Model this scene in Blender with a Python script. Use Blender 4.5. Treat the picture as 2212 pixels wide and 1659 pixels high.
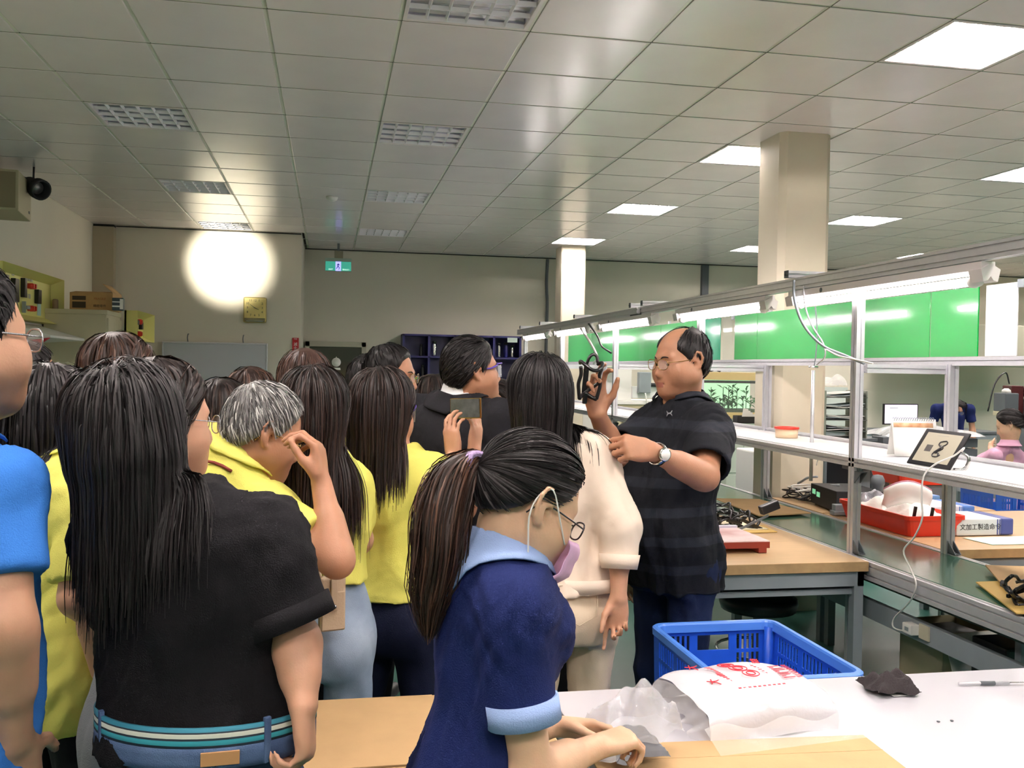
import bpy, bmesh, math, random
import numpy as np
from mathutils import Matrix, Vector

for _o in list(bpy.data.objects):
    bpy.data.objects.remove(_o, do_unlink=True)
SC = bpy.context.scene
COL = SC.collection
random.seed(7)
RNG = np.random.default_rng(7)
PI = math.pi

# ------------------------------------------------------------------ camera
CZ, CEIL = 1.58, 3.165                  # eye height, ceiling height
FPX, YAW, PITCH, ROLL = 2018.0, .1928, -.0170, .0167
def cam_axes():
    cy, sy = math.cos(YAW), math.sin(YAW); cp, sp = math.cos(PITCH), math.sin(PITCH)
    f = np.array([sy*cp, cy*cp, sp]); r = np.array([cy, -sy, 0.]); u = np.cross(r, f)
    c, s = math.cos(ROLL), math.sin(ROLL)
    return c*r+s*u, -s*r+c*u, f
CR, CU, CF = cam_axes()
cam = bpy.data.cameras.new('camera'); cam_ob = bpy.data.objects.new('camera', cam); COL.objects.link(cam_ob)
cam.sensor_width = 36.0; cam.lens = FPX/2212*36.0; cam.clip_start = .05; cam.clip_end = 100
cam_ob.matrix_world = Matrix(((CR[0], CU[0], -CF[0], 0), (CR[1], CU[1], -CF[1], 0), (CR[2], CU[2], -CF[2], CZ), (0, 0, 0, 1)))
SC.camera = cam_ob

# ------------------------------------------------------------------ light and exposure
world = bpy.data.worlds.new('world'); SC.world = world; world.use_nodes = True
world.node_tree.nodes['Background'].inputs[0].default_value = (.95, 1, .97, 1)
world.node_tree.nodes['Background'].inputs[1].default_value = .25
SC.view_settings.view_transform = 'Standard'; SC.view_settings.look = 'None'
SC.view_settings.gamma = 1; SC.view_settings.use_curve_mapping = False
SC.view_settings.exposure = 1.02
SC.cycles.max_bounces = 7; SC.cycles.diffuse_bounces = 4; SC.cycles.glossy_bounces = 4
SC.cycles.transmission_bounces = 6; SC.cycles.transparent_max_bounces = 16
SC.cycles.caustics_reflective = False; SC.cycles.caustics_refractive = False
SC.cycles.sample_clamp_indirect = 6.0
SC.cycles.use_denoising = True
PANEL_E, TUBE_E, SPOT_W = 120.0, 23.0, 480.0   # ceiling tubes, workbench tubes, wall spot

# ------------------------------------------------------------------ measuring helpers
def ray(px, py):
    return CF + CR*((px-1106)/FPX) - CU*((py-829.5)/FPX)
def at(px, py, Y=None, X=None, Z=None):
    d = ray(px, py)
    t = Y/d[1] if Y is not None else X/d[0] if X is not None else (Z-CZ)/d[2]
    return np.array([d[0]*t, d[1]*t, CZ+d[2]*t])
def V(*a): return np.array(a, float)
def unit(v): v = np.asarray(v, float); return v/(np.linalg.norm(v)+1e-12)

# ------------------------------------------------------------------ materials
def lin(h):
    if isinstance(h, str):
        h = h.lstrip('#'); c = [int(h[i:i+2], 16)/255 for i in (0, 2, 4)]
    else: c = h
    return tuple((x/12.92 if x <= .04045 else ((x+.055)/1.055)**2.4) for x in c)+(1,)
MATS = {}
def mat(name, col, rough=.5, metal=0., spec=.5, var=0., vscale=8., bump=0., bscale=60., stretch=None, emit=0., trans=0., alpha=1., coat=0., sheen=0., sss=0., attr=None, ior=None, col2=None):
    if name in MATS: return MATS[name]
    m = bpy.data.materials.new(name); m.use_nodes = True; nt = m.node_tree; N = nt.nodes; L = nt.links
    b = N['Principled BSDF']; c = lin(col)
    b.inputs['Base Color'].default_value = c; b.inputs['Roughness'].default_value = rough
    b.inputs['Metallic'].default_value = metal; b.inputs['Specular IOR Level'].default_value = spec
    if trans: b.inputs['Transmission Weight'].default_value = trans
    if alpha < 1: b.inputs['Alpha'].default_value = alpha
    if coat: b.inputs['Coat Weight'].default_value = coat; b.inputs['Coat Roughness'].default_value = .1
    if sheen: b.inputs['Sheen Weight'].default_value = sheen; b.inputs['Sheen Roughness'].default_value = .5
    if ior: b.inputs['IOR'].default_value = ior
    if sss:
        b.inputs['Subsurface Weight'].default_value = sss; b.inputs['Subsurface Radius'].default_value = (1., .35, .2); b.inputs['Subsurface Scale'].default_value = .006
    if emit:
        b.inputs['Emission Color'].default_value = c; b.inputs['Emission Strength'].default_value = emit
    tc = N.new('ShaderNodeTexCoord'); src = tc.outputs['Object']
    if stretch:
        mp = N.new('ShaderNodeMapping'); mp.inputs['Scale'].default_value = stretch; L.new(src, mp.inputs[0]); src = mp.outputs[0]
    if attr:
        a = N.new('ShaderNodeAttribute'); a.attribute_name = attr; L.new(a.outputs['Color'], b.inputs['Base Color'])
    elif var or col2:
        n = N.new('ShaderNodeTexNoise'); n.inputs['Scale'].default_value = vscale; n.inputs['Detail'].default_value = 5; L.new(src, n.inputs['Vector'])
        r = N.new('ShaderNodeValToRGB'); L.new(n.outputs['Fac'], r.inputs[0])
        r.color_ramp.elements[0].position = .3; r.color_ramp.elements[1].position = .7
        r.color_ramp.elements[0].color = tuple(x*(1-var) for x in c[:3])+(1,)
        r.color_ramp.elements[1].color = lin(col2) if col2 else tuple(min(1, x*(1+var)) for x in c[:3])+(1,)
        L.new(r.outputs[0], b.inputs['Base Color'])
    if bump:
        n2 = N.new('ShaderNodeTexNoise'); n2.inputs['Scale'].default_value = bscale; n2.inputs['Detail'].default_value = 4; L.new(src, n2.inputs['Vector'])
        bp = N.new('ShaderNodeBump'); bp.inputs['Strength'].default_value = bump; bp.inputs['Distance'].default_value = .01
        L.new(n2.outputs['Fac'], bp.inputs['Height']); L.new(bp.outputs[0], b.inputs['Normal'])
    MATS[name] = m
    return m
def nodes_of(m):
    nt = m.node_tree; return nt, nt.nodes, nt.links, nt.nodes['Principled BSDF']

# ------------------------------------------------------------------ objects
def tag(o, label=None, cat=None, group=None, kind=None):
    if label: o['label'] = label
    if cat: o['category'] = cat
    if group: o['group'] = group
    if kind: o['kind'] = kind
    return o
def empty(name, loc=(0, 0, 0), rz=0., label=None, cat=None, group=None, rot=None):
    o = bpy.data.objects.new(name, None); COL.objects.link(o); o.location = [float(x) for x in loc]
    o.rotation_euler = rot if rot else (0, 0, rz); o.empty_display_size = .1
    return tag(o, label, cat, group)
def link_mesh(name, me, m, parent=None, loc=None, rot=None):
    o = bpy.data.objects.new(name, me); COL.objects.link(o)
    if m is not None and not me.materials:
        for x in (m if isinstance(m, (list, tuple)) else [m]): me.materials.append(x)
    if parent is not None: o.parent = parent
    if loc is not None: o.location = [float(x) for x in loc]
    if rot is not None: o.rotation_euler = rot
    return o
def np_mesh(name, verts, faces, smooth=True):
    me = bpy.data.meshes.new(name); verts = np.asarray(verts, np.float32); faces = np.asarray(faces, np.int32)
    nf, k = faces.shape
    me.vertices.add(len(verts)); me.vertices.foreach_set('co', verts.ravel())
    me.loops.add(nf*k); me.loops.foreach_set('vertex_index', faces.ravel())
    me.polygons.add(nf); me.polygons.foreach_set('loop_start', np.arange(0, nf*k, k, dtype=np.int32)); me.polygons.foreach_set('loop_total', np.full(nf, k, np.int32))
    me.update(calc_edges=True); me.validate()
    if smooth: me.polygons.foreach_set('use_smooth', np.ones(len(me.polygons), bool))
    return me
class MB:
    """collects shapes into one mesh; build() links it as one object"""
    def __init__(s): s.v = []; s.f = []; s.mi = []; s.sm = []; s.mcur = 0
    def raw(s, vs, fs, smooth=False):
        o = len(s.v); s.v += [tuple(map(float, p)) for p in vs]
        for f in fs: s.f.append(tuple(i+o for i in f)); s.mi.append(s.mcur); s.sm.append(smooth)
        return s
    def box(s, lo, hi, bev=0., M=None):
        lo, hi = np.minimum(lo, hi).astype(float), np.maximum(lo, hi).astype(float)
        if bev <= 0:
            vs = [V(x, y, z) for x in (lo[0], hi[0]) for y in (lo[1], hi[1]) for z in (lo[2], hi[2])]
            fs = [(0, 1, 3, 2), (4, 6, 7, 5), (0, 4, 5, 1), (2, 3, 7, 6), (0, 2, 6, 4), (1, 5, 7, 3)]
        else:
            bev = min(bev, .49*float((hi-lo).min()))
            bm = bmesh.new(); bmesh.ops.create_cube(bm, size=1)
            for v in bm.verts: v.co = Vector(((lo+hi)/2+np.array(v.co)*(hi-lo)))
            bmesh.ops.bevel(bm, geom=bm.edges[:], offset=bev, segments=2, affect='EDGES', profile=.6)
            bm.verts.index_update(); vs = [np.array(v.co) for v in bm.verts]; fs = [tuple(v.index for v in f.verts) for f in bm.faces]; bm.free()
        if M is not None: vs = [np.array(M @ Vector(v)) for v in vs]
        return s.raw(vs, fs)
    def cbox(s, c, size, bev=0., M=None):
        c = np.asarray(c, float); h = np.asarray(size, float)/2; return s.box(c-h, c+h, bev, M)
    def tube(s, pts, r, n=8, caps=True, smooth=True, closed=False):
        pts = [np.asarray(p, float) for p in pts]; rs = r if isinstance(r, (list, tuple, np.ndarray)) else [r]*len(pts)
        vs = []; fs = []; m = len(pts); ref = None
        for i, p in enumerate(pts):
            if closed: t = unit(pts[(i+1) % m]-pts[i-1])
            else: t = unit(pts[min(i+1, m-1)]-pts[max(i-1, 0)])
            if ref is None: ref = V(0, 0, 1) if abs(t[2]) < .9 else V(1, 0, 0)
            a = unit(np.cross(t, ref)); b = np.cross(a, t); ref = b
            for k in range(n):
                th = 2*PI*k/n; vs.append(p+rs[i]*(math.cos(th)*a+math.sin(th)*b))
        rng = m if closed else m-1
        for i in range(rng):
            i2 = (i+1) % m
            for k in range(n):
                k2 = (k+1) % n; fs.append((i*n+k, i2*n+k, i2*n+k2, i*n+k2))
        if caps and not closed:
            fs.append(tuple(range(n))); fs.append(tuple((m-1)*n+k for k in reversed(range(n))))
        return s.raw(vs, fs, smooth)
    def cyl(s, a, b, r, n=16, r2=None):
        return s.tube([a, b], [r, r if r2 is None else r2], n)
    def lathe(s, prof, c=(0, 0, 0), n=20, smooth=True):
        vs = []; fs = []; c = np.asarray(c, float)
        for (r, z) in prof:
            for k in range(n):
                th = 2*PI*k/n; vs.append(c+V(r*math.cos(th), r*math.sin(th), z))
        for i in range(len(prof)-1):
            for k in range(n):
                k2 = (k+1) % n; fs.append((i*n+k, i*n+k2, (i+1)*n+k2, (i+1)*n+k))
        fs.append(tuple(reversed(range(n)))); fs.append(tuple((len(prof)-1)*n+k for k in range(n)))
        return s.raw(vs, fs, smooth)
    def prism(s, poly, o, ax, ay, h):
        """polygon (2d) in the plane o + x*ax + y*ay, thickened by vector h"""
        o, ax, ay, h = [np.asarray(q, float) for q in (o, ax, ay, h)]; n = len(poly)
        vs = [o+p[0]*ax+p[1]*ay for p in poly]+[o+p[0]*ax+p[1]*ay+h for p in poly]
        fs = [tuple(reversed(range(n))), tuple(range(n, 2*n))]+[(i, (i+1) % n, n+(i+1) % n, n+i) for i in range(n)]
        return s.raw(vs, fs)
    def grid(s, fn, nu, nv, smooth=True, thick=0.):
        P = np.array([[fn(i/nu, j/nv) for j in range(nv+1)] for i in range(nu+1)], float)
        du = np.gradient(P, axis=0); dv = np.gradient(P, axis=1); n = np.cross(du, dv); n /= np.linalg.norm(n, axis=2, keepdims=True)+1e-9
        W = nv+1; f = [(i*W+j, (i+1)*W+j, (i+1)*W+j+1, i*W+j+1) for i in range(nu) for j in range(nv)]
        if thick:
            Q = P-n*thick; o = W*(nu+1)
            f2 = [tuple(o+q for q in reversed(t)) for t in f]
            ring = [(i, 0) for i in range(nu+1)]+[(nu, j) for j in range(1, nv+1)]+[(i, nv) for i in range(nu-1, -1, -1)]+[(0, j) for j in range(nv-1, 0, -1)]
            rid = [i*W+j for i, j in ring]; k = len(rid)
            f3 = [(rid[q], rid[(q+1) % k], o+rid[(q+1) % k], o+rid[q]) for q in range(k)]
            f3 = [tuple(reversed(t)) for t in f3]
            return s.raw(np.concatenate([P.reshape(-1, 3), Q.reshape(-1, 3)]), f+f2+f3, smooth)
        return s.raw(P.reshape(-1, 3), f, smooth)
    def mesh(s, name):
        me = bpy.data.meshes.new(name); me.from_pydata(s.v, [], s.f)
        me.polygons.foreach_set('material_index', s.mi); me.polygons.foreach_set('use_smooth', s.sm); me.update()
        bm = bmesh.new(); bm.from_mesh(me); bmesh.ops.recalc_face_normals(bm, faces=bm.faces); bm.to_mesh(me); bm.free()
        return me
    def build(s, name, m, parent=None, loc=None, rot=None, label=None, cat=None, group=None, kind=None):
        o = link_mesh(name, s.mesh(name), m, parent, loc, rot); return tag(o, label, cat, group, kind)
def bezier(pts, n=24):
    """smooth curve through points (Catmull-Rom)"""
    P = [np.asarray(p, float) for p in pts]; P = [2*P[0]-P[1]]+P+[2*P[-1]-P[-2]]; out = []
    segs = len(P)-3
    for i in range(segs):
        a, b, c, d = P[i:i+4]; m = max(2, n//segs)
        for k in range(m):
            t = k/m; out.append(.5*((2*b)+(c-a)*t+(2*a-5*b+4*c-d)*t*t+(3*b-a-3*c+d)*t**3))
    out.append(P[-2]); return out
def text_mesh(name, s, size, m, parent=None, loc=(0, 0, 0), R=None, ext=.0006, align='CENTER', label=None):
    cu = bpy.data.curves.new(name, 'FONT'); cu.body = s; cu.size = size; cu.extrude = ext; cu.align_x = align; cu.align_y = 'CENTER'; cu.resolution_u = 2
    t = bpy.data.objects.new(name+'_tmp', cu); COL.objects.link(t); dg = bpy.context.evaluated_depsgraph_get()
    me = bpy.data.meshes.new_from_object(t.evaluated_get(dg)); bpy.data.objects.remove(t); bpy.data.curves.remove(cu)
    me.materials.clear(); o = link_mesh(name, me, m, parent)
    Mx = Matrix.Identity(4)
    if R is not None:
        for i in range(3):
            for j in range(3): Mx[i][j] = float(R[i][j])
    Mx.translation = Vector([float(x) for x in loc])
    o.matrix_local = Mx
    return tag(o, label)
def frame3(right, up):
    r = unit(right); u = np.asarray(up, float); u = unit(u-r*np.dot(u, r)); return np.stack([r, u, np.cross(r, u)], 1)
def copy_tree(o, parent=None, loc=None, rz=None, label=None, group=None):
    c = o.copy(); COL.objects.link(c)
    if parent is not None: c.parent = parent
    if loc is not None: c.location = [float(x) for x in loc]
    if rz is not None: c.rotation_euler = (0, 0, rz)
    if label: c['label'] = label
    if group: c['group'] = group
    for ch in list(o.children): copy_tree(ch, c)
    return c
# ================================================================== materials
M = {}
M['wall'] = mat('painted_wall', '#e4ddcd', .75, var=.03, vscale=1.2, bump=.08, bscale=90)
M['wallfar'] = mat('far_wall_paint', '#dad6c6', .75, var=.03, vscale=1.5, bump=.08, bscale=90)
M['ceil'] = mat('ceiling_tile_paint', '#f0e8ea', .2, spec=.62, var=.025, vscale=3., bump=.02, bscale=25)
M['tbar'] = mat('ceiling_bar', '#d9dace', .4)
M['gap'] = mat('dark_gap', '#2c2b27', .9)
M['floor'] = mat('green_epoxy', '#34655a', .3, var=.08, vscale=2.5, coat=.2)
M['alu'] = mat('brushed_aluminium', '#d4d4d9', .33, metal=.4, var=.04, vscale=30)
M['aludark'] = mat('aluminium_groove', '#55555a', .5, metal=.6)
M['white'] = mat('white_gloss', '#f2f1f2', .22, var=.01)
M['tabletop'] = mat('white_laminate', '#c9c8d0', .2, var=.015, vscale=2)
M['whitem'] = mat('white_matte', '#eceae6', .6)
M['housing'] = mat('lamp_housing', '#e2dcdc', .4)
M['black'] = mat('black_plastic', '#17171a', .35)
M['blackm'] = mat('black_matte', '#1d1d1f', .7)
M['grey'] = mat('grey_paint', '#8f989e', .45, var=.04, vscale=10)
M['greyd'] = mat('dark_grey_paint', '#5b6166', .5)
M['beige'] = mat('beige_enamel', '#cfc7a9', .5, var=.02)
M['yellow'] = mat('pale_yellow_enamel', '#e9e28a', .5)
M['card'] = mat('cardboard', '#c9a06a', .8, var=.06, vscale=14, bump=.05, bscale=120)
M['cardl'] = mat('cardboard_light', '#c4a275', .8, var=.05, vscale=9, bump=.05, bscale=120)
M['wood'] = mat('pale_wood_laminate', '#cbab82', .35, var=.06, vscale=3, stretch=(1.5, 14, 14))
M['woodedge'] = mat('wood_edge', '#bd9c70', .5, var=.12, vscale=18)
M['red'] = mat('red_plastic', '#d8331f', .35, var=.03)
M['reddk'] = mat('brick_red_paint', '#8e3529', .4)
M['blue'] = mat('blue_plastic', '#1f55c4', .38, var=.05, vscale=20)
M['navyc'] = mat('navy_cabinet', '#191a5e', .4)
M['green'] = mat('green_film', '#0aa444', .14, spec=.35)
M['glass'] = mat('clear_acrylic', '#f4fff8', .03, trans=.0, alpha=.06, spec=.9)
M['film'] = mat('clear_film', '#ffffff', .12, alpha=.22, spec=.9, bump=.6, bscale=35)
M['belt'] = mat('green_belt', '#4b7a68', .18, var=.06, vscale=4, coat=.3)
M['chrome'] = mat('chrome', '#d5d5d5', .12, metal=1.)
M['redprint'] = mat('red_print', '#d3283b', .6)
M['ink'] = mat('dark_ink', '#2b2b2e', .6)
M['paper'] = mat('white_paper', '#f4f3ef', .7)
M['tube_on'] = mat('lit_tube', '#fff2ea', .4, emit=PANEL_E)
M['bench_tube'] = mat('lit_bench_tube', '#fff4f4', .4, emit=TUBE_E)
M['tube_off'] = mat('unlit_tube', '#eeecf8', .3)
M['mirror'] = mat('louvre_aluminium', '#f8f7fd', .25, metal=.05)
M['reflector'] = mat('reflector_white', '#f0ecfb', .3)

def structure(mb, name, m, parent=None, label=None):
    return mb.build(name, m, parent, kind='structure', label=label)

# ================================================================== room shell
LX, RX, BY, FY = -2.70, 15.0, -7.0, 13.05
structure(MB().box((LX-.2, BY-.2, -.1), (RX+.2, FY+.2, 0)), 'floor', M['floor'])
structure(MB().box((LX-.2, BY-.2, 0), (LX, FY+.2, CEIL+.3)), 'wall_left', M['wall'])
wb = structure(MB().box((LX, 11.63, 0), (-.355, FY+.2, CEIL+.3)), 'wall_back_left', M['wall'])
structure(MB().box((-.355, FY, 0), (RX+.2, FY+.2, CEIL+.3)), 'wall_back', M['wallfar'])
structure(MB().box((RX, BY-.2, 0), (RX+.2, FY, CEIL+.3)), 'wall_right', M['wallfar'])
structure(MB().box((LX, BY-.2, 0), (RX, BY, CEIL+.3)), 'wall_front', M['wallfar'])
# pipe chase panel in the corner, short of the ceiling
structure(MB().box((LX+.002, 11.50, 0), (-2.47, 11.63, CEIL-.03)), 'trim_1', mat('chase_panel', '#b8ac94', .6))
structure(MB().box((LX+.002, 11.52, CEIL-.03), (-2.475, 11.63, CEIL-.002)), 'trim_2', M['gap'])
structure(MB().box((-2.47, 11.618, CEIL-.012), (-.36, 11.632, CEIL-.002)), 'trim_3', M['gap'])
structure(MB().box((-.35, 13.035, CEIL-.014), (RX, 13.052, CEIL-.002)), 'trim_4', M['gap'])

# ---- ceiling: slab above, T bars, one tile per cell
ceiling = structure(MB().box((LX-.2, BY-.2, CEIL+.12), (RX+.2, FY+.2, CEIL+.22)), 'ceiling', M['ceil'])
GX, GY, T = -1.505, 4.925, .6
LIGHTS = {}
for (i, j, on) in [(0, 2, 0), (0, 6, 0), (0, 10, 0), (3, -2, 0), (3, 2, 0), (3, 6, 0), (3, 10, 0), (7, -2, 1), (7, 2, 1), (7, 6, 1), (7, 10, 1), (11, 2, 1), (11, 6, 1), (11, 10, 1), (15, 6, 1), (15, 10, 1),
                   (3, -6, 1), (0, -2, 1), (0, -6, 1), (0, -10, 1), (3, -10, 1), (7, -6, 1), (7, -10, 1), (11, -2, 1), (11, -6, 1), (15, 2, 1), (15, -2, 1), (19, 2, 1), (19, 6, 1), (19, 10, 1), (23, 6, 1), (23, 10, 1), (3, -14, 1), (11, -12, 1)]:  # this row: fixtures out of view, added lit to fill the room
    LIGHTS[(i, j)] = on
def in_frame(p, m=40):
    v = np.asarray(p, float)-V(0, 0, CZ); z = v@CF
    if z < .2: return False
    x = 1106+FPX*(v@CR)/z; y = 829.5-FPX*(v@CU)/z
    return -m < x < 2212+m and -m < y < 1659+m
tile_me = MB().box((-.291, -.291, -.004), (.291, .291, .02), .004).mesh('ceiling_tile')
tile_me.materials.append(M['ceil'])
rest = MB(); nt = 0
for i in range(-2, 28):
    for j in range(-20, 14):
        x0, y0 = GX+i*T, GY+j*T
        if (i, j) in LIGHTS: continue
        if x0+.3 < -.355 and y0+T > 11.63+.3: continue
        xa, xb = max(x0+.009, LX), min(x0+T-.009, RX); yb = min(y0+T-.009, 13.05 if x0+.3 > -.355 else 11.63)
        if xb-xa < .05 or yb-y0 < .05: continue
        cx, cy = x0+T/2, y0+T/2
        if any(in_frame((qx, qy, CEIL)) for qx in (xa, xb) for qy in (y0, yb)) and nt < 296:
            if xb-xa > .57 and yb-y0 > .57:
                o = link_mesh('ceiling_tile', tile_me, None, ceiling, (cx, cy, CEIL), (random.uniform(-1, 1)*.0022, random.uniform(-1, 1)*.0022, 0))
            else:
                o = MB().box((xa, y0+.009, CEIL-.004), (xb, yb, CEIL+.02)).build('ceiling_tile', M['ceil'], ceiling)
            nt += 1
        else: rest.box((xa, y0+.009, CEIL-.004), (xb, yb, CEIL+.02))
rest.build('ceiling_tiles_beyond', M['ceil'], ceiling, kind='stuff')
bars = MB()
for i in range(-2, 29):
    w = .014 if i not in (2, 3) else .020
    bars.box((GX+i*T-w, BY, CEIL+.001), (GX+i*T+w, FY if i > 1 else 11.63, CEIL+.012))
for j in range(-20, 14): bars.box((LX, GY+j*T-.012, CEIL+.0005), (RX, GY+j*T+.012, CEIL+.010))
bars.build('ceiling_bars', M['tbar'], ceiling)
# thin dark joint beside each bar
jt = MB()
for i in range(-1, 20): jt.box((GX+i*T+.0085, 2.5, CEIL-.0012), (GX+i*T+.0125, 13.0 if i > 1 else 11.6, CEIL+.0006))
for j in range(-3, 14): jt.box((LX, GY+j*T+.0085, CEIL-.0012), (11.5, GY+j*T+.0125, CEIL+.0006))
jt.build('ceiling_joints', mat('joint_shadow_gap', '#6d6d62', .8), ceiling)

# ---- recessed louvre lights
def make_light(on, label, loc):
    t = empty('ceiling_light', loc, 0, label, 'ceiling light', 'recessed louvre ceiling lights')
    f = MB()
    for a, b in (((-.29, -.29), (.29, -.272)), ((-.29, .272), (.29, .29)), ((-.29, -.272), (-.272, .272)), ((.272, -.272), (.29, .272))):
        f.box((a[0], a[1], -.006), (b[0], b[1], .015), .002)
    f.build('frame', M['housing'], t)
    r = MB().box((-.285, -.285, .085), (.285, .285, .095))
    for s in (-1, 1):
        r.box((s*.278, -.28, .0), (s*.285, .28, .09)); r.box((-.28, s*.278, .0), (.28, s*.285, .09))
    r.build('reflector', M['reflector'] if not on else M['whitem'], t)
    for k in range(4):
        y = -.2025+k*.135
        MB().tube([(-.262, y, .032), (.262, y, .032)], .013, 10).build('tube', M['tube_on'] if on else M['tube_off'], t)
        MB().grid(lambda u, v: (-.27+.54*u, y-.064+.128*v, .028+.05*(1-(2*v-1)**2)), 1, 8, thick=.001).build('trough', M['mirror'], t)
    lo = MB()
    for k in range(5):
        y = -.27+k*.135
        lo.prism([(-.005, .016), (.005, .016), (.0015, -.004), (-.0015, -.004)], (-.272, y, 0), (0, 1, 0), (0, 0, 1), (.544, 0, 0))
    for k in range(1, 6):
        x = -.272+k*.0907
        lo.prism([(-.008, .015), (.008, .015), (.0015, -.003), (-.0015, -.003)], (x, -.272, 0), (1, 0, 0), (0, 0, 1), (0, .544, 0))
    lo.build('louvre', M['mirror'], t)
    return t
LLAB = {(0, 2): 'unlit louvre light nearest the black spotlight on the left', (0, 6): 'unlit louvre light above the spotlit wall, middle of its row of three', (0, 10): 'unlit louvre light touching the top of the spotlit wall',
        (3, -2): 'large unlit louvre light cut by the top edge of the picture', (3, 2): 'unlit louvre light in the middle row above the clock side, second from the top', (3, 6): 'unlit louvre light beside the white smoke detector', (3, 10): 'smallest unlit louvre light, right of the green exit sign',
        (7, -2): 'large glaring lit louvre light in the upper right corner', (7, 2): 'lit louvre light half hidden by the top of the big pillar', (7, 6): 'lit louvre light between the two beige pillars', (7, 10): 'lit louvre light meeting the top of the far white pillar',
        (11, 2): 'lit louvre light cut by the right edge below the glaring one', (11, 6): 'lit louvre light just right of the big pillar', (11, 10): 'lit louvre light just left of the big pillar near the far wall', (15, 6): 'lit louvre light at the right edge above the lamp beam', (15, 10): 'lit louvre light low over the lamp beam near the far wall'}
proto = {}
for (i, j), on in LIGHTS.items():
    loc = (GX+(i+.5)*T, GY+(j+.5)*T, CEIL); lab = LLAB.get((i, j), 'lit louvre light in the ceiling behind the camera' if on else 'unlit louvre light behind the camera')
    if on not in proto: proto[on] = make_light(on, lab, loc)
    else: copy_tree(proto[on], loc=loc, label=lab)

# ---- pillars
def pillar(x0, x1, y0, y1, ch, name, lab):
    p = [(x0+ch, y0), (x1-ch, y0), (x1, y0+ch), (x1, y1-ch), (x1-ch, y1), (x0+ch, y1), (x0, y1-ch), (x0, y0+ch)]
    return structure(MB().prism(p, (0, 0, 0), (1, 0, 0), (0, 1, 0), (0, 0, CEIL)), name, mat('pillar_paint', '#d6cdb8', .6, var=.03, vscale=4), label=lab)
pillar(2.885, 3.25, 5.69, 6.05, .04, 'pillar_1', 'big beige pillar with chamfered corners behind the benches')
pillar(2.90, 3.22, 11.66, 12.0, .015, 'pillar_2', 'narrow bright pillar near the far wall')

# ---- far wall fittings
structure(MB().box((5.36, 12.98, 2.3), (5.46, 13.05, CEIL-.02)), 'trim_5', M['greyd'])
structure(MB().box((6.3, 12.99, .0), (12.5, 13.05, 2.2)), 'lightened_wall_sheet', mat('lightened_wall', '#efe9da', .7))  # paler sheet over the far-right wall, its colour standing in for missing light
tag(MB().tube(bezier([(3.03, 13.02, 3.14), (3.02, 13.02, 2.8), (3.035, 13.02, 2.5), (3.03, 13.02, 2.0), (3.03, 13.02, 1.2)], 20), .022, 8).build('cable_pipe', M['greyd']), 'dark vertical cable pipe on the far wall beside the narrow pillar', 'pipe')
tag(MB().lathe([(.055, 0), (.055, -.012), (.045, -.03), (.02, -.042), (.001, -.044)], (0, 8.97, CEIL-.005), 20).build('smoke_detector', M['whitem']), 'round white smoke detector on the ceiling', 'smoke detector')

# door in the far wall
d = empty('door_1', (.085, 12.98, 0)); d['kind'] = 'structure'
fm = MB(); fm.box((-.42, -.03, 0), (-.36, .06, 1.90)); fm.box((.34, -.03, 0), (.40, .06, 1.90)); fm.box((-.42, -.03, 1.83), (.40, .06, 1.90), .004); fm.box((-.36, -.01, 0), (.34, .03, .35))
fm.build('door_frame', mat('door_metal', '#b5b3a2', .4, metal=.3), d, kind='structure')
MB().box((-.36, 0, .35), (.34, .012, 1.83)).build('door_glass', mat('dark_door_glass', '#3f433a', .08, spec=.8), d, kind='structure')
st = MB(); st.lathe([(.001, 0), (.062, 0), (.062, .004), (.001, .004)], (0, 0, 0), 24); st.prism([(-.06, -.105), (.06, -.105), (.055, -.075), (-.055, -.075)], (0, 0, .002), (1, 0, 0), (0, 1, 0), (0, 0, .002)); st.prism([(-.012, .058), (.012, .058), (0, .08)], (0, 0, 0), (1, 0, 0), (0, 1, 0), (0, 0, .003))
st.build('door_sticker', M['paper'], d, (.0, -.004, 1.62), (PI/2, 0, 0))
MB().box((.19, -.006, 1.42), (.30, -.001, 1.52)).build('yellow_notice', M['yellow'], d)
MB().box((-.435, -.04, 1.55), (-.42, -.01, 1.68)).build('hinge', M['greyd'], d)

# exit sign
ex = empty('exit_sign', (.09, 12.4, 2.80), 0, 'green running-man exit sign hanging below the ceiling', 'exit sign')
MB().box((-.17, -.03, 0), (.17, .03, .17), .006).build('case', mat('exit_case', '#a9b7aa', .5), ex)
MB().box((-.163, -.033, .006), (.163, -.0305, .125)).build('panel', mat('exit_green', '#3a9c86', .4, emit=.45), ex)
MB().box((-.035, -.036, .004), (.035, -.0335, .125)).build('pictogram_panel', mat('exit_lilac', '#9d9cff', .4, emit=.8), ex)
man = MB()
for a, b, r in (((.0, .112), (.0, .112), .008), ((.002, .098), (-.004, .066), .007), ((.0, .094), (.02, .078), .004), ((.0, .094), (-.018, .08), .004), ((-.004, .066), (.014, .045), .005), ((.014, .045), (.006, .02), .004), ((-.004, .066), (-.018, .04), .005), ((-.018, .04), (-.028, .03), .004)):
    man.tube([(a[0], -.038, a[1]), (b[0]+1e-4, -.038, b[1]+1e-4)], r, 6)
man.build('running_man', mat('exit_dark', '#2a3d8a', .5), ex)
Rx = frame3((1, 0, 0), (0, 0, 1))
text_mesh('exit_text', 'EXIT', .026, mat('exit_letter', '#e8fff4', .5, emit=.5), ex, (-.095, -.035, .022), Rx); text_mesh('exit_text', '緊急出口', .022, MATS['exit_letter'], ex, (.098, -.035, .022), Rx)
MB().box((-.05, -.02, .17), (.06, .02, .265)).build('bracket', mat('exit_bracket', '#8f8a70', .6), ex)
MB().box((-.015, -.015, .265), (.015, .015, .365)).build('stem', M['greyd'], ex)

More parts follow.
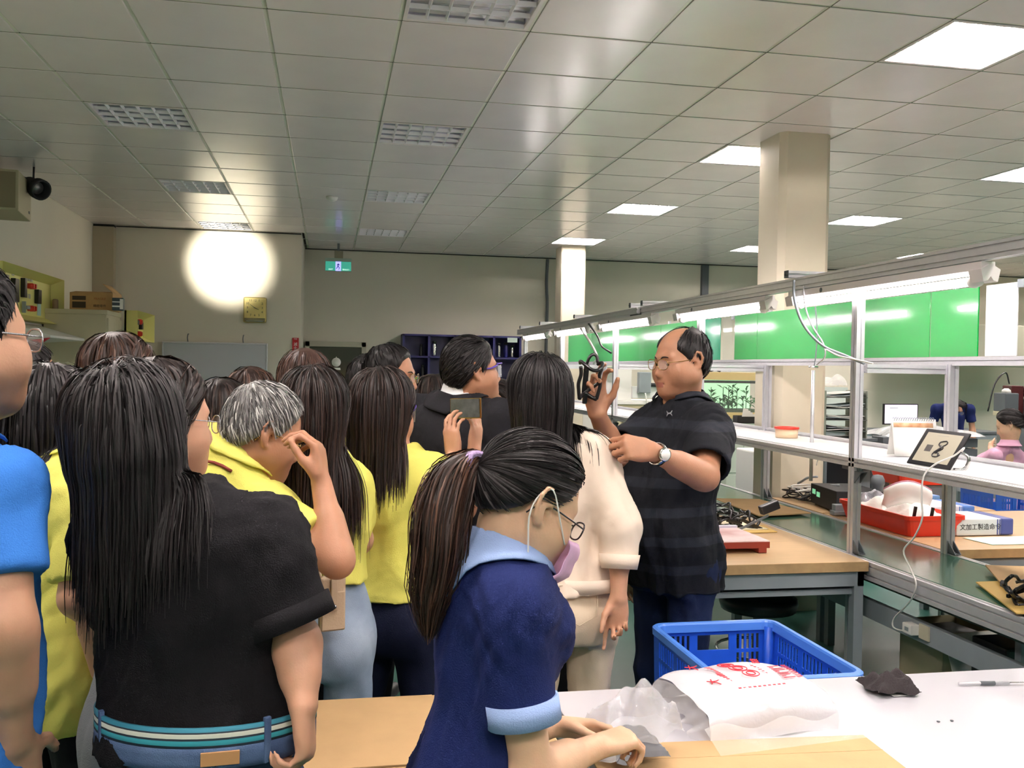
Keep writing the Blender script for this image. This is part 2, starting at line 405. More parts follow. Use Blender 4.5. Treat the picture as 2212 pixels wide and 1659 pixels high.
# clock
ck = empty('wall_clock', (-.89, 11.63, 2.225), 0, 'square gilt-edged wall clock with black numerals', 'clock')
MB().box((-.135, -.05, -.155), (.135, 0, .155), .025).build('case', mat('clock_gilt', '#a8985a', .3, metal=.6), ck)
MB().box((-.122, -.054, -.095), (.122, -.049, .142), .003).build('dial', mat('clock_dial', '#f0dc8c', .45), ck)
MB().box((-.118, -.055, -.142), (.118, -.05, -.10), .004).build('pendulum_window', mat('clock_window', '#8a8463', .2, metal=.5), ck)
MB().box((-.1, -.058, -.139), (.1, -.053, -.129), .002).build('bright_bar', M['chrome'], ck)
for k in range(1, 13):
    a = 2*PI*k/12; s = 1/max(abs(math.sin(a)), abs(math.cos(a))); s = min(s, 1.25)
    text_mesh('numeral', str(k), .038, M['ink'], ck, (.085*math.sin(a)*s, -.0555, .024+.088*math.cos(a)*s), Rx)
def hand(name, ang, L, w):
    dx, dz = math.sin(ang), math.cos(ang)
    MB().prism([(-w, -.012), (w, -.012), (w*.5, L), (-w*.5, L)], (0, -.058, .024), (dz, 0, -dx), (dx, 0, dz), (0, -.002, 0)).build(name, M['ink'], ck)
hand('hour_hand', math.radians(115), .05, .004); hand('minute_hand', math.radians(306), .075, .003)

# fire extinguisher sign
fs = empty('fire_sign', (-.412, 11.62, 1.785), 0, 'narrow red fire extinguisher sign at the wall corner', 'sign')
MB().box((-.038, -.006, -.118), (.038, .0, .118), .002).build('plate', mat('sign_red', '#c2232a', .4), fs)
mw = mat('sign_white', '#f6eeee', .5)
text_mesh('sign_word', 'FIRE', .022, mw, fs, (0, -.0075, .103), Rx)
for k, ch in enumerate('滅火器'): text_mesh('sign_character', ch, .046, mw, fs, (0, -.0075, .038-.046*k), Rx)
MB().prism([(-.007, .03), (.007, .03), (.007, .012), (.018, .012), (0, -.012), (-.018, .012), (-.007, .012)], (0, -.0065, -.098), (1, 0, 0), (0, 0, 1), (0, -.002, 0)).build('arrow', mw, fs)

# whiteboard on two hooks
wbd = empty('whiteboard', (-1.335, 11.55, .93), 0, 'whiteboard hung by hooks on the back wall', 'whiteboard')
MB().box((-.585, -.005, .01), (.585, .012, .885)).build('board', mat('board_grey', '#c4c8cf', .25), wbd)
f = MB(); f.box((-.6, -.012, 0), (-.58, .02, .895), .004); f.box((.58, -.012, 0), (.6, .02, .895), .004); f.box((-.6, -.012, .878), (.6, .02, .897), .004); f.box((-.6, -.012, 0), (.6, .02, .018), .004)
f.build('frame', M['alu'], wbd)
for x in (-.31, .32): MB().tube(bezier([(x, .04, .99), (x, -.012, .985), (x-.005, -.016, .94), (x, .0, .89)], 12), .006, 6).build('hook', M['greyd'], wbd)
MB().box((-.5, -.07, -.01), (.5, .01, .01), .003).build('pen_tray', M['alu'], wbd)

# loudspeaker and spotlight on the left wall
sp = empty('wall_speaker', (-2.55, 8.15, 2.90), math.radians(8), 'beige box loudspeaker high on the left wall', 'speaker')
MB().box((-.15, -.35, -.17), (.13, .26, .145), .012).build('cabinet', mat('speaker_beige', '#b3a98a', .5), sp)
MB().box((-.13, -.354, -.15), (.11, -.349, .125), .004).build('grille', mat('speaker_grille', '#8d8467', .7, bump=.4, bscale=400), sp)
MB().box((.128, .13, -.12), (.134, .17, -.1)).build('badge', M['greyd'], sp)
MB().box((-.15, -.05, -.02), (-.13, .05, .05)).build('wall_plate', M['greyd'], sp)
SPX = at(72, 402, X=-2.40)
tgt = V(-1.20, 11.63, 2.77); sd = unit(tgt-SPX)
spl = empty('spotlight', SPX, 0, 'black can spotlight hanging from the ceiling above the loudspeaker', 'spotlight')
sdv = unit(V(.62, -.55, -.32)); Rq = Vector(sdv).to_track_quat('Z', 'Y').to_matrix()
can = MB().lathe([(.03, -.22), (.035, -.2), (.04, -.12), (.062, -.06), (.066, .04), (.085, .06), (.085, .12), (.07, .12), (.066, .05), (.001, .04)], (0, 0, 0), 20)
can.build('can', M['blackm'], spl, rot=Rq.to_euler())
MB().lathe([(.001, .058), (.05, .058), (.05, .062), (.001, .064)], (0, 0, 0), 16).build('lens', mat('spot_lens', '#8d8d8d', .1, metal=.6), spl, rot=Rq.to_euler())
MB().tube([(0, 0, 0.02), (0, .01, CEIL-SPX[2]-.004)], .008, 8).build('stem', M['blackm'], spl)
MB().tube(bezier([(-.02, .02, .03), (-.12, .05, .05), (-.25, .08, .03)], 8), .012, 6).build('arm', M['blackm'], spl)
L_ = bpy.data.lights.new('wall_spot_lamp', 'SPOT'); L_.energy = SPOT_W; L_.color = (1, .93, .78); L_.spot_size = math.radians(28); L_.spot_blend = 1.0; L_.shadow_soft_size = .05
lo_ = bpy.data.objects.new('wall_spot_lamp', L_); COL.objects.link(lo_)
lp = V(-1.55, 9.3, 3.02); lo_.location = lp; lo_.rotation_euler = Vector(tgt-lp).to_track_quat('-Z', 'Y').to_euler()

# yellow display cases on the left wall and beside the cabinet
def display_case(name, loc, rz, w, h, lab, items):
    t = empty(name, loc, rz, lab, 'display case')          # local x along the wall, y into the wall
    b = MB(); dp = .13
    b.box((-w/2, -.02, -h/2), (w/2, 0, h/2))
    b.build('back_panel', M['yellow'], t)
    fr = MB(); k = .055
    for (a0, b0, a1, b1) in ((-w/2, -h/2, w/2, -h/2), (w/2, -h/2, w/2, h/2), (w/2, h/2, -w/2, h/2), (-w/2, h/2, -w/2, -h/2)):
        q = lambda a, b: (a*(1-2*k/w), b*(1-2*k/h))
        i0, i1 = q(a0, b0), q(a1, b1)
        fr.raw([(a0, -dp, b0), (a1, -dp, b1), (i1[0], -.022, i1[1]), (i0[0], -.022, i0[1]), (a0, 0, b0), (a1, 0, b1)], [(0, 1, 2, 3), (0, 4, 5, 1)])
    fr.build('sloping_frame', M['yellow'], t)
    for (kind, x, z, sx, sz) in items:
        if kind == 'black': MB().box((x-sx/2, -.06, z-sz/2), (x+sx/2, -.02, z+sz/2), .006).build('switch_block', M['black'], t)
        if kind == 'red':
            mb = MB(); mb.cyl((x, -.02, z), (x, -.065, z), sx/2, 12); mb.box((x-.01, -.075, z-.02), (x+.01, -.06, z+.02)); mb.build('rotary_switch', M['red'], t)
        if kind == 'plug':
            mb = MB(); mb.box((x-.03, -.07, z-.015), (x+.06, -.03, z+.015), .004); mb.box((x-.05, -.06, z-.05), (x-.03, -.03, z+.05)); mb.build('plug', M['grey'], t)
        if kind == 'tag': MB().box((x-sx/2, -.024, z-sz/2), (x+sx/2, -.0205, z+sz/2)).build('caption_card', mat('caption_grey', '#b9b9a8', .6), t)
        if kind == 'blue': MB().box((x-sx/2, -.026, z-sz/2), (x+sx/2, -.0205, z+sz/2)).build('blue_card', mat('pale_blue_card', '#bfe0dc', .6), t)
    return t
items = [('black', -.28, .03, .11, .2), ('black', -.05, .07, .06, .17), ('red', .12, .1, .05, 0), ('red', .19, .1, .05, 0), ('tag', .09, .16, .05, .03), ('tag', .16, .16, .05, .03), ('tag', .23, .16, .05, .03), ('tag', .09, .01, .05, .04), ('tag', .17, .01, .05, .04), ('red', .13, -.1, .05, 0), ('red', .2, -.1, .05, 0), ('plug', -.02, -.1, 0, 0),
         ('black', .36, .02, .09, .13), ('tag', -.28, .17, .06, .03), ('tag', .36, .12, .05, .03), ('blue', .45, -.09, .1, .12), ('black', -.55, .05, .12, .18), ('red', -.7, .08, .05, 0)]
display_case('display_case', (-2.69, 8.95, 2.145), PI/2, 1.75, .44, 'long pale yellow display case of switches on the left wall', items)
display_case('display_case', (-2.085, 10.70, 1.955), PI/2, .95, .31, 'small pale yellow display case beside the tall cabinet', [('black', -.05, .05, .1, .05), ('black', -.12, 0, .05, .12), ('red', .08, .06, .06, 0), ('red', .08, -.07, .06, 0), ('tag', .02, 0, .12, .08), ('black', .18, .02, .06, .08)])

# tall beige cabinet against the left wall
cb = empty('tall_cabinet', (-2.40, 9.9, 0), 0, 'tall beige steel cabinet with cartons on top', 'cabinet')
MB().box((-.285, -.30, 0), (.28, .3, 2.06), .006).build('body', M['beige'], cb)
MB().box((-.29, -.312, 2.03), (.29, .305, 2.075), .005).build('top', M['beige'], cb)
for y0_, y1_ in ((-.29, -.005), (.005, .29)): MB().box((.28, y0_, .1), (.297, y1_, 2.0), .004).build('door', M['beige'], cb)
bx = empty('carton', (-2.27, 9.84, 2.075), math.radians(-4), 'open brown carton with printed panels on top of the cabinet', 'box')
MB().box((-.2, -.15, 0), (.2, .15, .17), .003).build('body', M['card'], bx)
MB().grid(lambda u, v: (-.19+.36*u, -.15+.14*v, .17+.02*v), 2, 2, thick=.003).build('flap', M['card'], bx)
MB().grid(lambda u, v: (.2-.1*u, -.14+.28*v, .17+.085*u), 2, 2, thick=.003).build('flap', M['card'], bx)
MB().box((-.175, -.152, .02), (-.05, -.15, .08)).box((-.175, -.152, .095), (-.05, -.15, .135)).build('print', mat('carton_print', '#4c4030', .7), bx)
text_mesh('print_text', 'FRAGILE', .03, mat('carton_orange', '#b06a35', .7), bx, (.08, -.1515, .11), Rx); text_mesh('print_text', '精密零件', .03, MATS['carton_print'], bx, (.08, -.1515, .04), Rx)
b2 = empty('carton', (-2.03+.0, 9.68, 2.076), math.radians(6), 'small dark-labelled packet beside the open carton', 'box')
MB().box((-.05, -.07, 0), (.05, .07, .12), .002).build('body', mat('packet_dark', '#34454d', .5), b2)
MB().box((.02, -.072, 0.01), (.049, -.07, .11)).box((-.048, -.0715, .03), (.02, -.0705, .045)).box((-.048, -.0715, .075), (.02, -.0705, .085)).build('pale_stripe', M['paper'], b2)
MB().box((-.05, -.05, 0), (.05, .05, .11), .002).build('carton', mat('carton_pink', '#b98a63', .7), None, (-2.17, 10.1, 2.076), label='small pinkish carton behind the dark-labelled packet', cat='box')
MB().lathe([(.025, 0), (.028, .01), (.028, .09), (.018, .1), (.001, .1)], (-2.62, 9.75, 2.075), 12).build('jar', mat('jar_brown', '#9a7f62', .5), label='short brown jar at the left end of the cabinet top', cat='jar')
# wedge shaped ceiling-wall hood (white and red) near the cabinet
wd = empty('wall_hood', (-2.7, 8.9, 1.74), 0, 'white wedge-shaped wall hood with a red end near the cabinet', 'hood')
MB().prism([(0, 0), (.42, .03), (.42, .05), (0, .17)], (0, -.55, 0), (1, 0, 0), (0, 0, 1), (0, 1.1, 0)).build('body', M['whitem'], wd)
MB().prism([(.2, .0), (.42, .028), (.3, -.06)], (0, -.56, 0), (1, 0, 0), (0, 0, 1), (0, .02, 0)).build('red_end', mat('hood_red', '#b1202c', .5), wd)
MB().prism([(0, -.02), (.2, -.02), (.3, -.06), (.0, -.08)], (0, -.56, 0), (1, 0, 0), (0, 0, 1), (0, .03, 0)).build('grey_end', M['grey'], wd)
# ================================================================== assembly line of aluminium profile
def prof_poly(w, h, sl=.008, dp=.006):
    """closed outline of a slotted profile, w x h, with one slot per 40 mm on every side"""
    def side(L):
        n = max(1, round(L/.04)); out = []
        for k in range(n):
            c = -L/2+L*(k+.5)/n
            out += [(c-sl/2, 0), (c-sl/2, -dp), (c+sl/2, -dp), (c+sl/2, 0)]
        return out
    P = [(-w/2, -h/2)]+[(x, -h/2-d) for x, d in side(w)]+[(w/2, -h/2)]+[(w/2+d, x) for x, d in side(h)]
    P += [(w/2, h/2)]+[(-x, h/2+d) for x, d in side(w)]+[(-w/2, h/2)]+[(-w/2-d, -x) for x, d in side(h)]
    return P
def profile(mb, a, b, w=.04, h=.04):
    a, b = V(*a), V(*b); t = unit(b-a)
    ax = V(1, 0, 0) if abs(t[0]) < .9 else V(0, 1, 0); ay = unit(np.cross(t, ax)); ax = np.cross(ay, t)
    return mb.prism(prof_poly(w, h), a, ax, ay, b-a)
YS = [2.05, 3.9, 5.75, 7.6, 9.45, 11.3]
XF, XB = 2.372, 2.815
bench = empty('assembly_line_bench', (2.6, 6.5, 0), 0, 'long aluminium profile assembly line with white shelf and green belt', 'workbench')
def bpart(mb, name, m, par=None, label=None):
    o = mb.build(name, m, par if par is not None else bench, label=label)
    if par is None: o.location = (-2.6, -6.5, 0)
    return o
for y in YS:
    bpart(profile(MB(), (XF, y, .0), (XF, y, 2.0), .04, .045), 'post', M['alu'])
    bpart(profile(MB(), (XB, y-.06, .0), (XB, y-.06, 1.63), .045, .04), 'post', M['alu'])
    bpart(profile(MB(), (XF+.02, y-.03, 1.605), (XB-.02, y-.03, 1.605)), 'cross_arm', M['alu'])
    bpart(profile(MB(), (XF+.02, y, 1.165), (XB-.02, y, 1.165)), 'cross_arm', M['alu'])
    for x, s in ((XF, 1), (XB, 1)):
        for z, u in ((.765, 1), (.66, -1), (1.135, -1)):
            if (x == XB) and u < 0 and z < 1: continue
            g = MB(); yy = y-(.06 if x == XB else 0)
            for dx in (-.016, .012): g.prism([(0, 0), (-.055*1, 0), (0, .055*u)], (x+dx, yy-.022, z), (0, 1, 0), (0, 0, 1), (.004, 0, 0))
            g.box((x-.016, yy-.075, z-.002), (x+.016, yy-.022, z+.002)); g.cyl((x, yy-.05, z), (x, yy-.05, z+.006*u), .006, 8)
            bpart(g, 'corner_bracket', M['greyd'])
for a, b in ((1.0, 11.6),):
    bpart(profile(MB(), (XF, a, 1.175), (XF, b, 1.175), .04, .04), 'shelf_rail', M['alu'])
    bpart(profile(MB(), (XB, a, 1.205), (XB, b, 1.205), .03, .03), 'shelf_rail', M['alu'])
    bpart(profile(MB(), (XF-.02, a, .715), (XF-.02, b, .715), .04, .08), 'belt_rail', M['alu'])
    bpart(profile(MB(), (XB, a, .73), (XB, b, .73), .03, .06), 'belt_rail', M['alu'])
    bpart(profile(MB(), (XB, a, 1.645), (XB, b, 1.645), .03, .04), 'panel_rail', M['alu'])
    bpart(MB().box((XF+.035, 2.0, .475), (XF+.065, 8.0, .56), .004), 'cable_beam', M['grey'])
    bpart(MB().box((XF+.005, a, .65), (XF+.02, b, .675)).box((XB-.02, a, .60), (XB-.005, b, .70)), 'belt_skirt', mat('skirt_green', '#33443d', .5))
for a, b in zip([1.0]+YS, YS+[11.6]):
    bpart(MB().box((XF+.022, a+.024, 1.185), (XB-.016, b-.024, 1.20), .003), 'shelf', M['white'])
bpart(MB().box((XF+.0, 1.0, .742), (XB-.015, 11.6, .757)), 'belt', M['belt'])
bpart(MB().box((XF+.0, 6.48, .757), (XB-.015, 6.5, .7585)), 'belt_seam', M['black'])
# upright acrylic panels on the back rail: green film, clear gaps, white blanks
segs = [(1.2, 3.37, 'green'), (3.42, 3.62, 'white'), (3.66, 6.2, 'green'), (6.24, 6.4, 'clear'), (6.44, 6.75, 'teal'), (6.8, 8.9, 'green'), (8.98, 10.9, 'green'), (10.94, 11.5, 'clear')]
tealm = mat('teal_film', '#3aa77f', .12, coat=.5)
for a, b, k in segs:
    mm = {'green': M['green'], 'white': M['white'], 'clear': M['glass'], 'teal': tealm}[k]
    cuts = [a] + [c for c in (4.0, 5.84, 7.7, 9.9) if a+.2 < c < b-.2] + [b]
    for c0, c1 in zip(cuts, cuts[1:]):
        bpart(MB().box((XB-.006, c0+.004, 1.666), (XB, c1-.004, 1.975), .002), 'panel', mm)
        if k == 'green': bpart(MB().box((XB-.012, c0+.002, 1.666), (XB-.0085, c1-.002, 1.985), .001), 'acrylic_sheet', M['glass'])
for y in YS[:-1]: bpart(profile(MB(), (XB+.012, y-.06, 1.667), (XB+.012, y-.06, 2.0), .02, .02), 'panel_post', M['alu'])
for y in (3.4, 6.22, 8.94): bpart(MB().box((XB-.014, y-.02, 1.95), (XB+.004, y+.02, 1.985), .003), 'panel_clip', M['grey'])

# ---- beam that carries the lamps, on the front posts
beam = empty('lamp_beam', (XF-.02, 6.5, 2.03), 0, 'long aluminium beam above the bench carrying the bright tube lamps', 'beam')
def beampart(mb, name, m):
    o = mb.build(name, m, beam, (-(XF-.02), -6.5, -2.03)); return o
beampart(profile(MB(), (XF-.02, 1.0, 2.035), (XF-.02, 6.95, 2.035), .04, .062), 'beam_section', M['alu'])
beampart(profile(MB(), (XF-.055, 6.85, 2.03), (XF-.055, 11.5, 2.03), .035, .06), 'beam_section', M['alu'])
beampart(MB().box((XF-.075, 6.83, 2.0), (XF+.005, 7.0, 2.012)), 'splice_plate', M['greyd'])
for y in (4.45, 6.72, 7.0, 8.7, 10.2, 11.3):
    beampart(profile(MB(), (XF-.075, y, 2.085), (XF+.33, y, 2.085), .04, .036), 'top_arm', M['alu'])
    beampart(MB().box((XF-.079, y-.022, 2.066), (XF-.0755, y+.022, 2.104)).cyl((XF-.083, y-.01, 2.085), (XF-.076, y-.01, 2.085), .006, 8).cyl((XF-.083, y+.01, 2.085), (XF-.076, y+.01, 2.085), .006, 8), 'end_cap', M['greyd'])

# ---- bench lamps
def bench_lamp(y0, y1, lab, x=XF-.02):
    t = empty('bench_lamp', (x, (y0+y1)/2, 1.998), 0, lab, 'tube lamp', 'lit tube lamps under the bench beam')
    L = (y1-y0)/2
    MB().prism([(-.028, 0), (.028, 0), (.03, -.03), (.018, -.042), (-.018, -.042), (-.03, -.03)], (0, -L, 0), (1, 0, 0), (0, 0, 1), (0, 2*L, 0)).build('housing', M['housing'], t)
    MB().cyl((0, -L+.05, -.066), (0, L-.05, -.066), .0165, 12).build('tube', M['bench_tube'], t)
    for s in (-1, 1):
        y = s*(L-.02)
        MB().prism([(-.04, -.01), (0, .012), (.04, -.01), (.03, -.055), (.012, -.05), (0, -.035), (-.012, -.05), (-.03, -.055)], (0, y-.035, -.02), (1, 0, 0), (0, 0, 1), (0, .07, 0)).build('end_bracket', M['housing'], t)
        MB().lathe([(.02, -.02), (.023, 0), (.016, .03)], (0, 0, 0), 10).build('lamp_holder', M['whitem'], t, (0, y-s*.05, -.07), (-s*PI/2, 0, 0))
    MB().cyl((-.0295, L*.55, -.016), (-.031, L*.55, -.016), .012, 12).build('knockout', M['greyd'], t)
    return t
for (a, b), lab, x in zip([(1.35, 2.78), (3.02, 4.48), (4.74, 6.1), (6.48, 7.85), (8.2, 9.5), (9.85, 11.1)],
    ['tube lamp at the right edge under the beam', 'brightest near tube lamp with the dark knockout hole', 'tube lamp above the balding man, before the splice', 'tube lamp just past the beam splice', 'second farthest tube lamp on the beam', 'farthest tube lamp at the beam end'], [XF-.02]*3+[XF-.055]*3):
    bench_lamp(a, b, lab, x)

# hoses and torque arm hanging from the beam
hp = lambda px, py, X: at(px, py, X=X)
hs = empty('air_hose', (XF, 4.4, 2.0), 0, 'grey coiled air hose looping from the beam to the post', 'hose')
ho = V(XF, 4.4, 2.0)
def hpart(pts, r, name, m, n=30): return MB().tube(bezier([np.asarray(p)-ho for p in pts], n), r, 6).build(name, m, hs)
hpart([hp(1715, 605, 2.30), hp(1716, 645, 2.30), hp(1735, 700, 2.3), hp(1775, 745, 2.3), hp(1830, 770, 2.3), hp(1866, 785, 2.3)], .007, 'hose', M['grey'])
hpart([hp(1735, 618, 2.31), hp(1740, 665, 2.31), hp(1755, 705, 2.31), hp(1778, 742, 2.31), hp(1782, 770, 2.31), hp(1765, 788, 2.31)], .004, 'wire', M['alu'])
hpart([hp(1785, 755, 2.29), hp(1810, 768, 2.29), hp(1840, 775, 2.29), hp(1885, 785, 2.29)], .004, 'wire', M['whitem'])
ta = empty('hanging_rod', at(1757, 795, X=2.60), 0, 'thin hanging rod with a ring end in front of the pillar', 'rod')
p0 = at(1757, 795, X=2.60)
MB().tube([(0, 0, -.012), (0, 0, at(1757, 1040, X=2.6)[2]-p0[2])], .010, 10).build('rod', M['alu'], ta)
MB().tube([(.022*math.cos(a), .012*math.sin(a), .006) for a in np.linspace(0, 2*PI, 16)[:-1]], .007, 6, closed=True).build('ring', M['chrome'], ta)
MB().tube(bezier([(0, 0, .0), (.0, -.02, .05), (.0, -.03, .2), (.0, .0, 1.98-p0[2])], 16), .004, 6).build('cord', M['grey'], ta)
ho2 = empty('air_hose', at(1275, 740, X=2.3), 0, 'dark hose and clear pipe hanging under the far lamps', 'hose'); oo = at(1275, 740, X=2.3)
MB().tube(bezier([at(1255, 710, X=2.3)-oo, at(1272, 735, X=2.3)-oo, at(1290, 770, X=2.3)-oo, at(1283, 785, X=2.3)-oo], 14), .012, 6).build('pipe', M['whitem'], ho2)
MB().tube(bezier([at(1272, 700, X=2.3)-oo, at(1290, 725, X=2.3)-oo, at(1300, 748, X=2.3)-oo, at(1320, 762, X=2.3)-oo], 14), .009, 6).build('hose', M['black'], ho2)

# ================================================================== tables
def steel_table(name, x0, x1, y0, y1, zt, lab, top, th=.045, shelf=None, apron=.065, legs=((0, 0), (1, 0), (0, 1), (1, 1)), lm=None):
    t = empty(name, ((x0+x1)/2, (y0+y1)/2, 0), 0, lab, 'table'); w, dd = (x1-x0)/2, (y1-y0)/2; lm = lm or M['grey']
    mb = MB(); mb.box((-w, -dd, zt-th), (w, dd, zt), .003); mb.build('table_top', top, t)
    if top is M['wood']:
        MB().box((-w-.001, -dd-.002, zt-th+.002), (w+.001, -dd+.004, zt-.0015)).build('edge_band', M['woodedge'], t)
    ap = MB()
    for yy in (-dd+.012, dd-.042): ap.box((-w+.012, yy, zt-th-apron), (w-.012, yy+.03, zt-th))
    for xx in (-w+.012, w-.042): ap.box((xx, -dd+.012, zt-th-apron), (xx+.03, dd-.012, zt-th))
    ap.build('apron', lm, t)
    for (i, j) in legs:
        cx = -w+.035 if i == 0 else w-.035; cy = -dd+.035 if j == 0 else dd-.035
        MB().box((cx-.022, cy-.022, 0), (cx+.022, cy+.022, zt-th-apron+.001)).build('leg', lm, t)
    if shelf: MB().box((-w+.02, -dd+.03, shelf-.025), (w-.02, dd-.03, shelf), .003).build('lower_shelf', lm, t)
    return t
steel_table('packing_table', .555, 2.26, 1.45, 2.292, .76, 'white glossy table holding the bag bundle, cloth and cardboard', M['tabletop'], .03, lm=M['whitem'])
steel_table('side_table', -.13, .505, 1.90, 2.315, .76, 'cardboard-topped table between the black-shirt woman and the ponytail worker', M['cardl'], .012, lm=M['greyd'])
cs = MB(); cs.box((-.02, -.2, 0), (.32, .199, .004), .001)
cs.build('cardboard_sheet', M['cardl'], None, (-.06, 2.105, .761), label='loose brown cardboard sheet on the side table behind the worker', cat='cardboard')
steel_table('work_table', 1.38, 2.325, 3.70, 4.98, .76, 'wood-topped grey steel table behind the balding man', M['wood'], .045, shelf=.635)
steel_table('work_table', 2.845, 4.35, 3.90, 5.0, .76, 'wood-topped table behind the belt with binders and red tray', M['wood'], .045, shelf=.5)
steel_table('work_table', 2.845, 4.0, 5.02, 5.67, .762, 'wood-topped table with black control box and cables', M['wood'], .045)

# under the bench and tables
stl = empty('work_stool', (2.08, 4.25, 0), 0, 'black round work stool under the wooden table', 'stool')
MB().lathe([(.001, .49), (.15, .49), (.185, .478), (.19, .45), (.18, .42), (.001, .415)], n=28).build('seat', M['black'], stl)
MB().cyl((0, 0, .1), (0, 0, .42), .025, 12).build('column', M['greyd'], stl)
for k in range(5):
    a = 2*PI*k/5; MB().tube([(0, 0, .11), (.22*math.cos(a), .22*math.sin(a), .06)], [.02, .014], 6).lathe([(.02, 0), (.025, .02), (.02, .045)], (.22*math.cos(a), .22*math.sin(a), 0), 8).build('leg', M['black'], stl)
MB().tube([(.2*math.cos(a), .2*math.sin(a), .22) for a in np.linspace(0, 2*PI, 24)[:-1]], .008, 6, closed=True).build('foot_ring', M['chrome'], stl)

def carton(name, loc, size, rz, lab, m=None, extra=None, open_top=False, cat='box'):
    t = empty(name, loc, rz, lab, cat); w, d_, h = [s/2 for s in size[:2]]+[size[2]]; m = m or M['card']
    b = MB()
    if open_top:
        k = .006
        b.box((-w, -d_, 0), (w, d_, k)); b.box((-w, -d_, 0), (-w+k, d_, h)); b.box((w-k, -d_, 0), (w, d_, h)); b.box((-w, -d_, 0), (w, -d_+k, h)); b.box((-w, d_-k, 0), (w, d_, h))
    else: b.box((-w, -d_, 0), (w, d_, h), .003)
    b.build('body', m, t)
    if not open_top: MB().box((-w-.0005, -.025, h-.08), (-w+.001, .025, h)).box((-w, -.025, h-.0005), (w, .025, h+.0008)).build('tape', mat('packing_tape', '#b89a63', .25), t)
    if extra: extra(t, w, d_, h)
    return t
c1 = carton('carton', (2.66, 3.60, 0), (.30, .26, .50), .1, 'open pale carton with a white flap under the belt', mat('carton_pale', '#b5ab8c', .8), None, True)
MB().grid(lambda u, v: (-.15+.3*v, -.13-.09*math.sin(u*1.0), .5-.2*u), 3, 3, thick=.004).build('flap', mat('carton_flap', '#d2d2cc', .7), c1)
MB().box((-.1, -.1, .08), (.1, .1, .48), .01).build('dark_contents', M['black'], c1)
def frag(t, w, d_, h):
    MB().box((-w*.1, -d_-.0015, h*.5), (w*.55, -d_-.0004, h*.95)).build('fragile_label', mat('label_yellow', '#f2e21e', .5), t)
    g = MB(); cx = w*.22; z = h*.72
    g.prism([(-.032, .045), (.032, .045), (.036, .012), (.02, -.012), (.005, -.02), (.004, -.05), (.024, -.058), (-.024, -.058), (-.004, -.05), (-.005, -.02), (-.02, -.012), (-.036, .012)], (cx, -d_-.003, z), (1, 0, 0), (0, 0, 1), (0, .001, 0))
    g.build('glass_symbol', M['red'], t)
    MB().prism([(0, .045), (.008, .03), (-.004, .022), (.006, .008), (.0, .008), (-.01, .024), (.002, .032), (-.006, .045)], (cx, -d_-.0036, z), (1, 0, 0), (0, 0, 1), (0, .0005, 0)).build('crack_mark', MATS['label_yellow'], t)
    MB().box((-w*.75, -d_-.0012, h*.55), (-w*.35, -d_-.0004, h*.75)).build('white_label', M['paper'], t)
carton('carton', (3.32, 3.60, .327), (.5, .4, .34), 0, 'carton with a yellow broken-glass fragile label under the right table', mat('carton_tan', '#b98f5b', .8), frag)
def arrows(t, w, d_, h):
    a = MB()
    for k in range(9): a.box((-w*.6+.045*k, -d_-.0012, h*.15), (-w*.6+.045*k+.012, -d_-.0004, h*.75))
    a.build('dark_print', mat('print_brown', '#6d4523', .7), t); MB().box((-w*.85, -d_-.0012, h*.3), (-w*.68, -d_-.0004, h*.5)).build('red_square', M['red'], t)
carton('carton', (3.32, 3.60, 0), (.5, .4, .325), 0, 'printed carton below the fragile one', mat('carton_orange_brown', '#c08d5a', .8), arrows)
rack = empty('angle_iron_rack', (2.62, 2.98, 0), 0, 'grey angle-steel frame standing under the belt', 'frame')
for x in (-.12, .12): MB().box((x-.016, -.016, 0), (x+.016, .016, .62)).build('upright', M['grey'], rack)
MB().box((-.12, -.016, .59), (.12, .016, .62)).build('cross_bar', M['grey'], rack)
MB().box((-.30, .2, .18), (.3, .23, .21)).build('cross_bar', M['grey'], rack)
MB().box((-.1, .1, .30), (.1, .3, .55), .01).build('dark_box', M['black'], rack)
# charger and white cable
CHZ = .52
chx = XF+.035
cp = at(1985, 1360, X=chx)
ch = empty('charger', cp, 0, 'white square charger plugged in on the grey beam below the belt', 'charger')
MB().box((-.045, -.012, -.022), (-.001, .05, .022), .006).build('body', M['whitem'], ch)
MB().box((-.01, -.075, -.03), (-.0005, -.012, .03), .002).build('socket_plate', mat('socket_cream', '#c9c3ad', .5), ch)
MB().box((-.0465, .005, -.008), (-.0445, .03, .008)).build('label_patch', M['grey'], ch)
cbl = empty('charging_cable', (2.45, 3.4, 1.2), 0, 'white charging cable hanging from the tablet to the charger', 'cable'); co = V(2.45, 3.4, 1.2)
pts = [at(2078, 975, X=2.47), at(2082, 968, X=2.43), at(2060, 985, X=2.41), at(2020, 1003, X=2.37), at(1995, 1030, X=2.335), at(1991, 1080, X=2.33), at(1992, 1120, X=2.33), at(1975, 1160, X=2.33), at(1952, 1190, X=2.33), at(1968, 1230, X=2.325), at(1979, 1265, X=2.31), at(1965, 1300, X=2.33), at(1932, 1335, X=2.36), at(1930, 1355, X=2.36), at(1950, 1362, X=2.37), cp+V(-.03, .05, 0)]
MB().tube(bezier([p-co for p in pts], 80), .0035, 6).build('cord', M['whitem'], cbl)

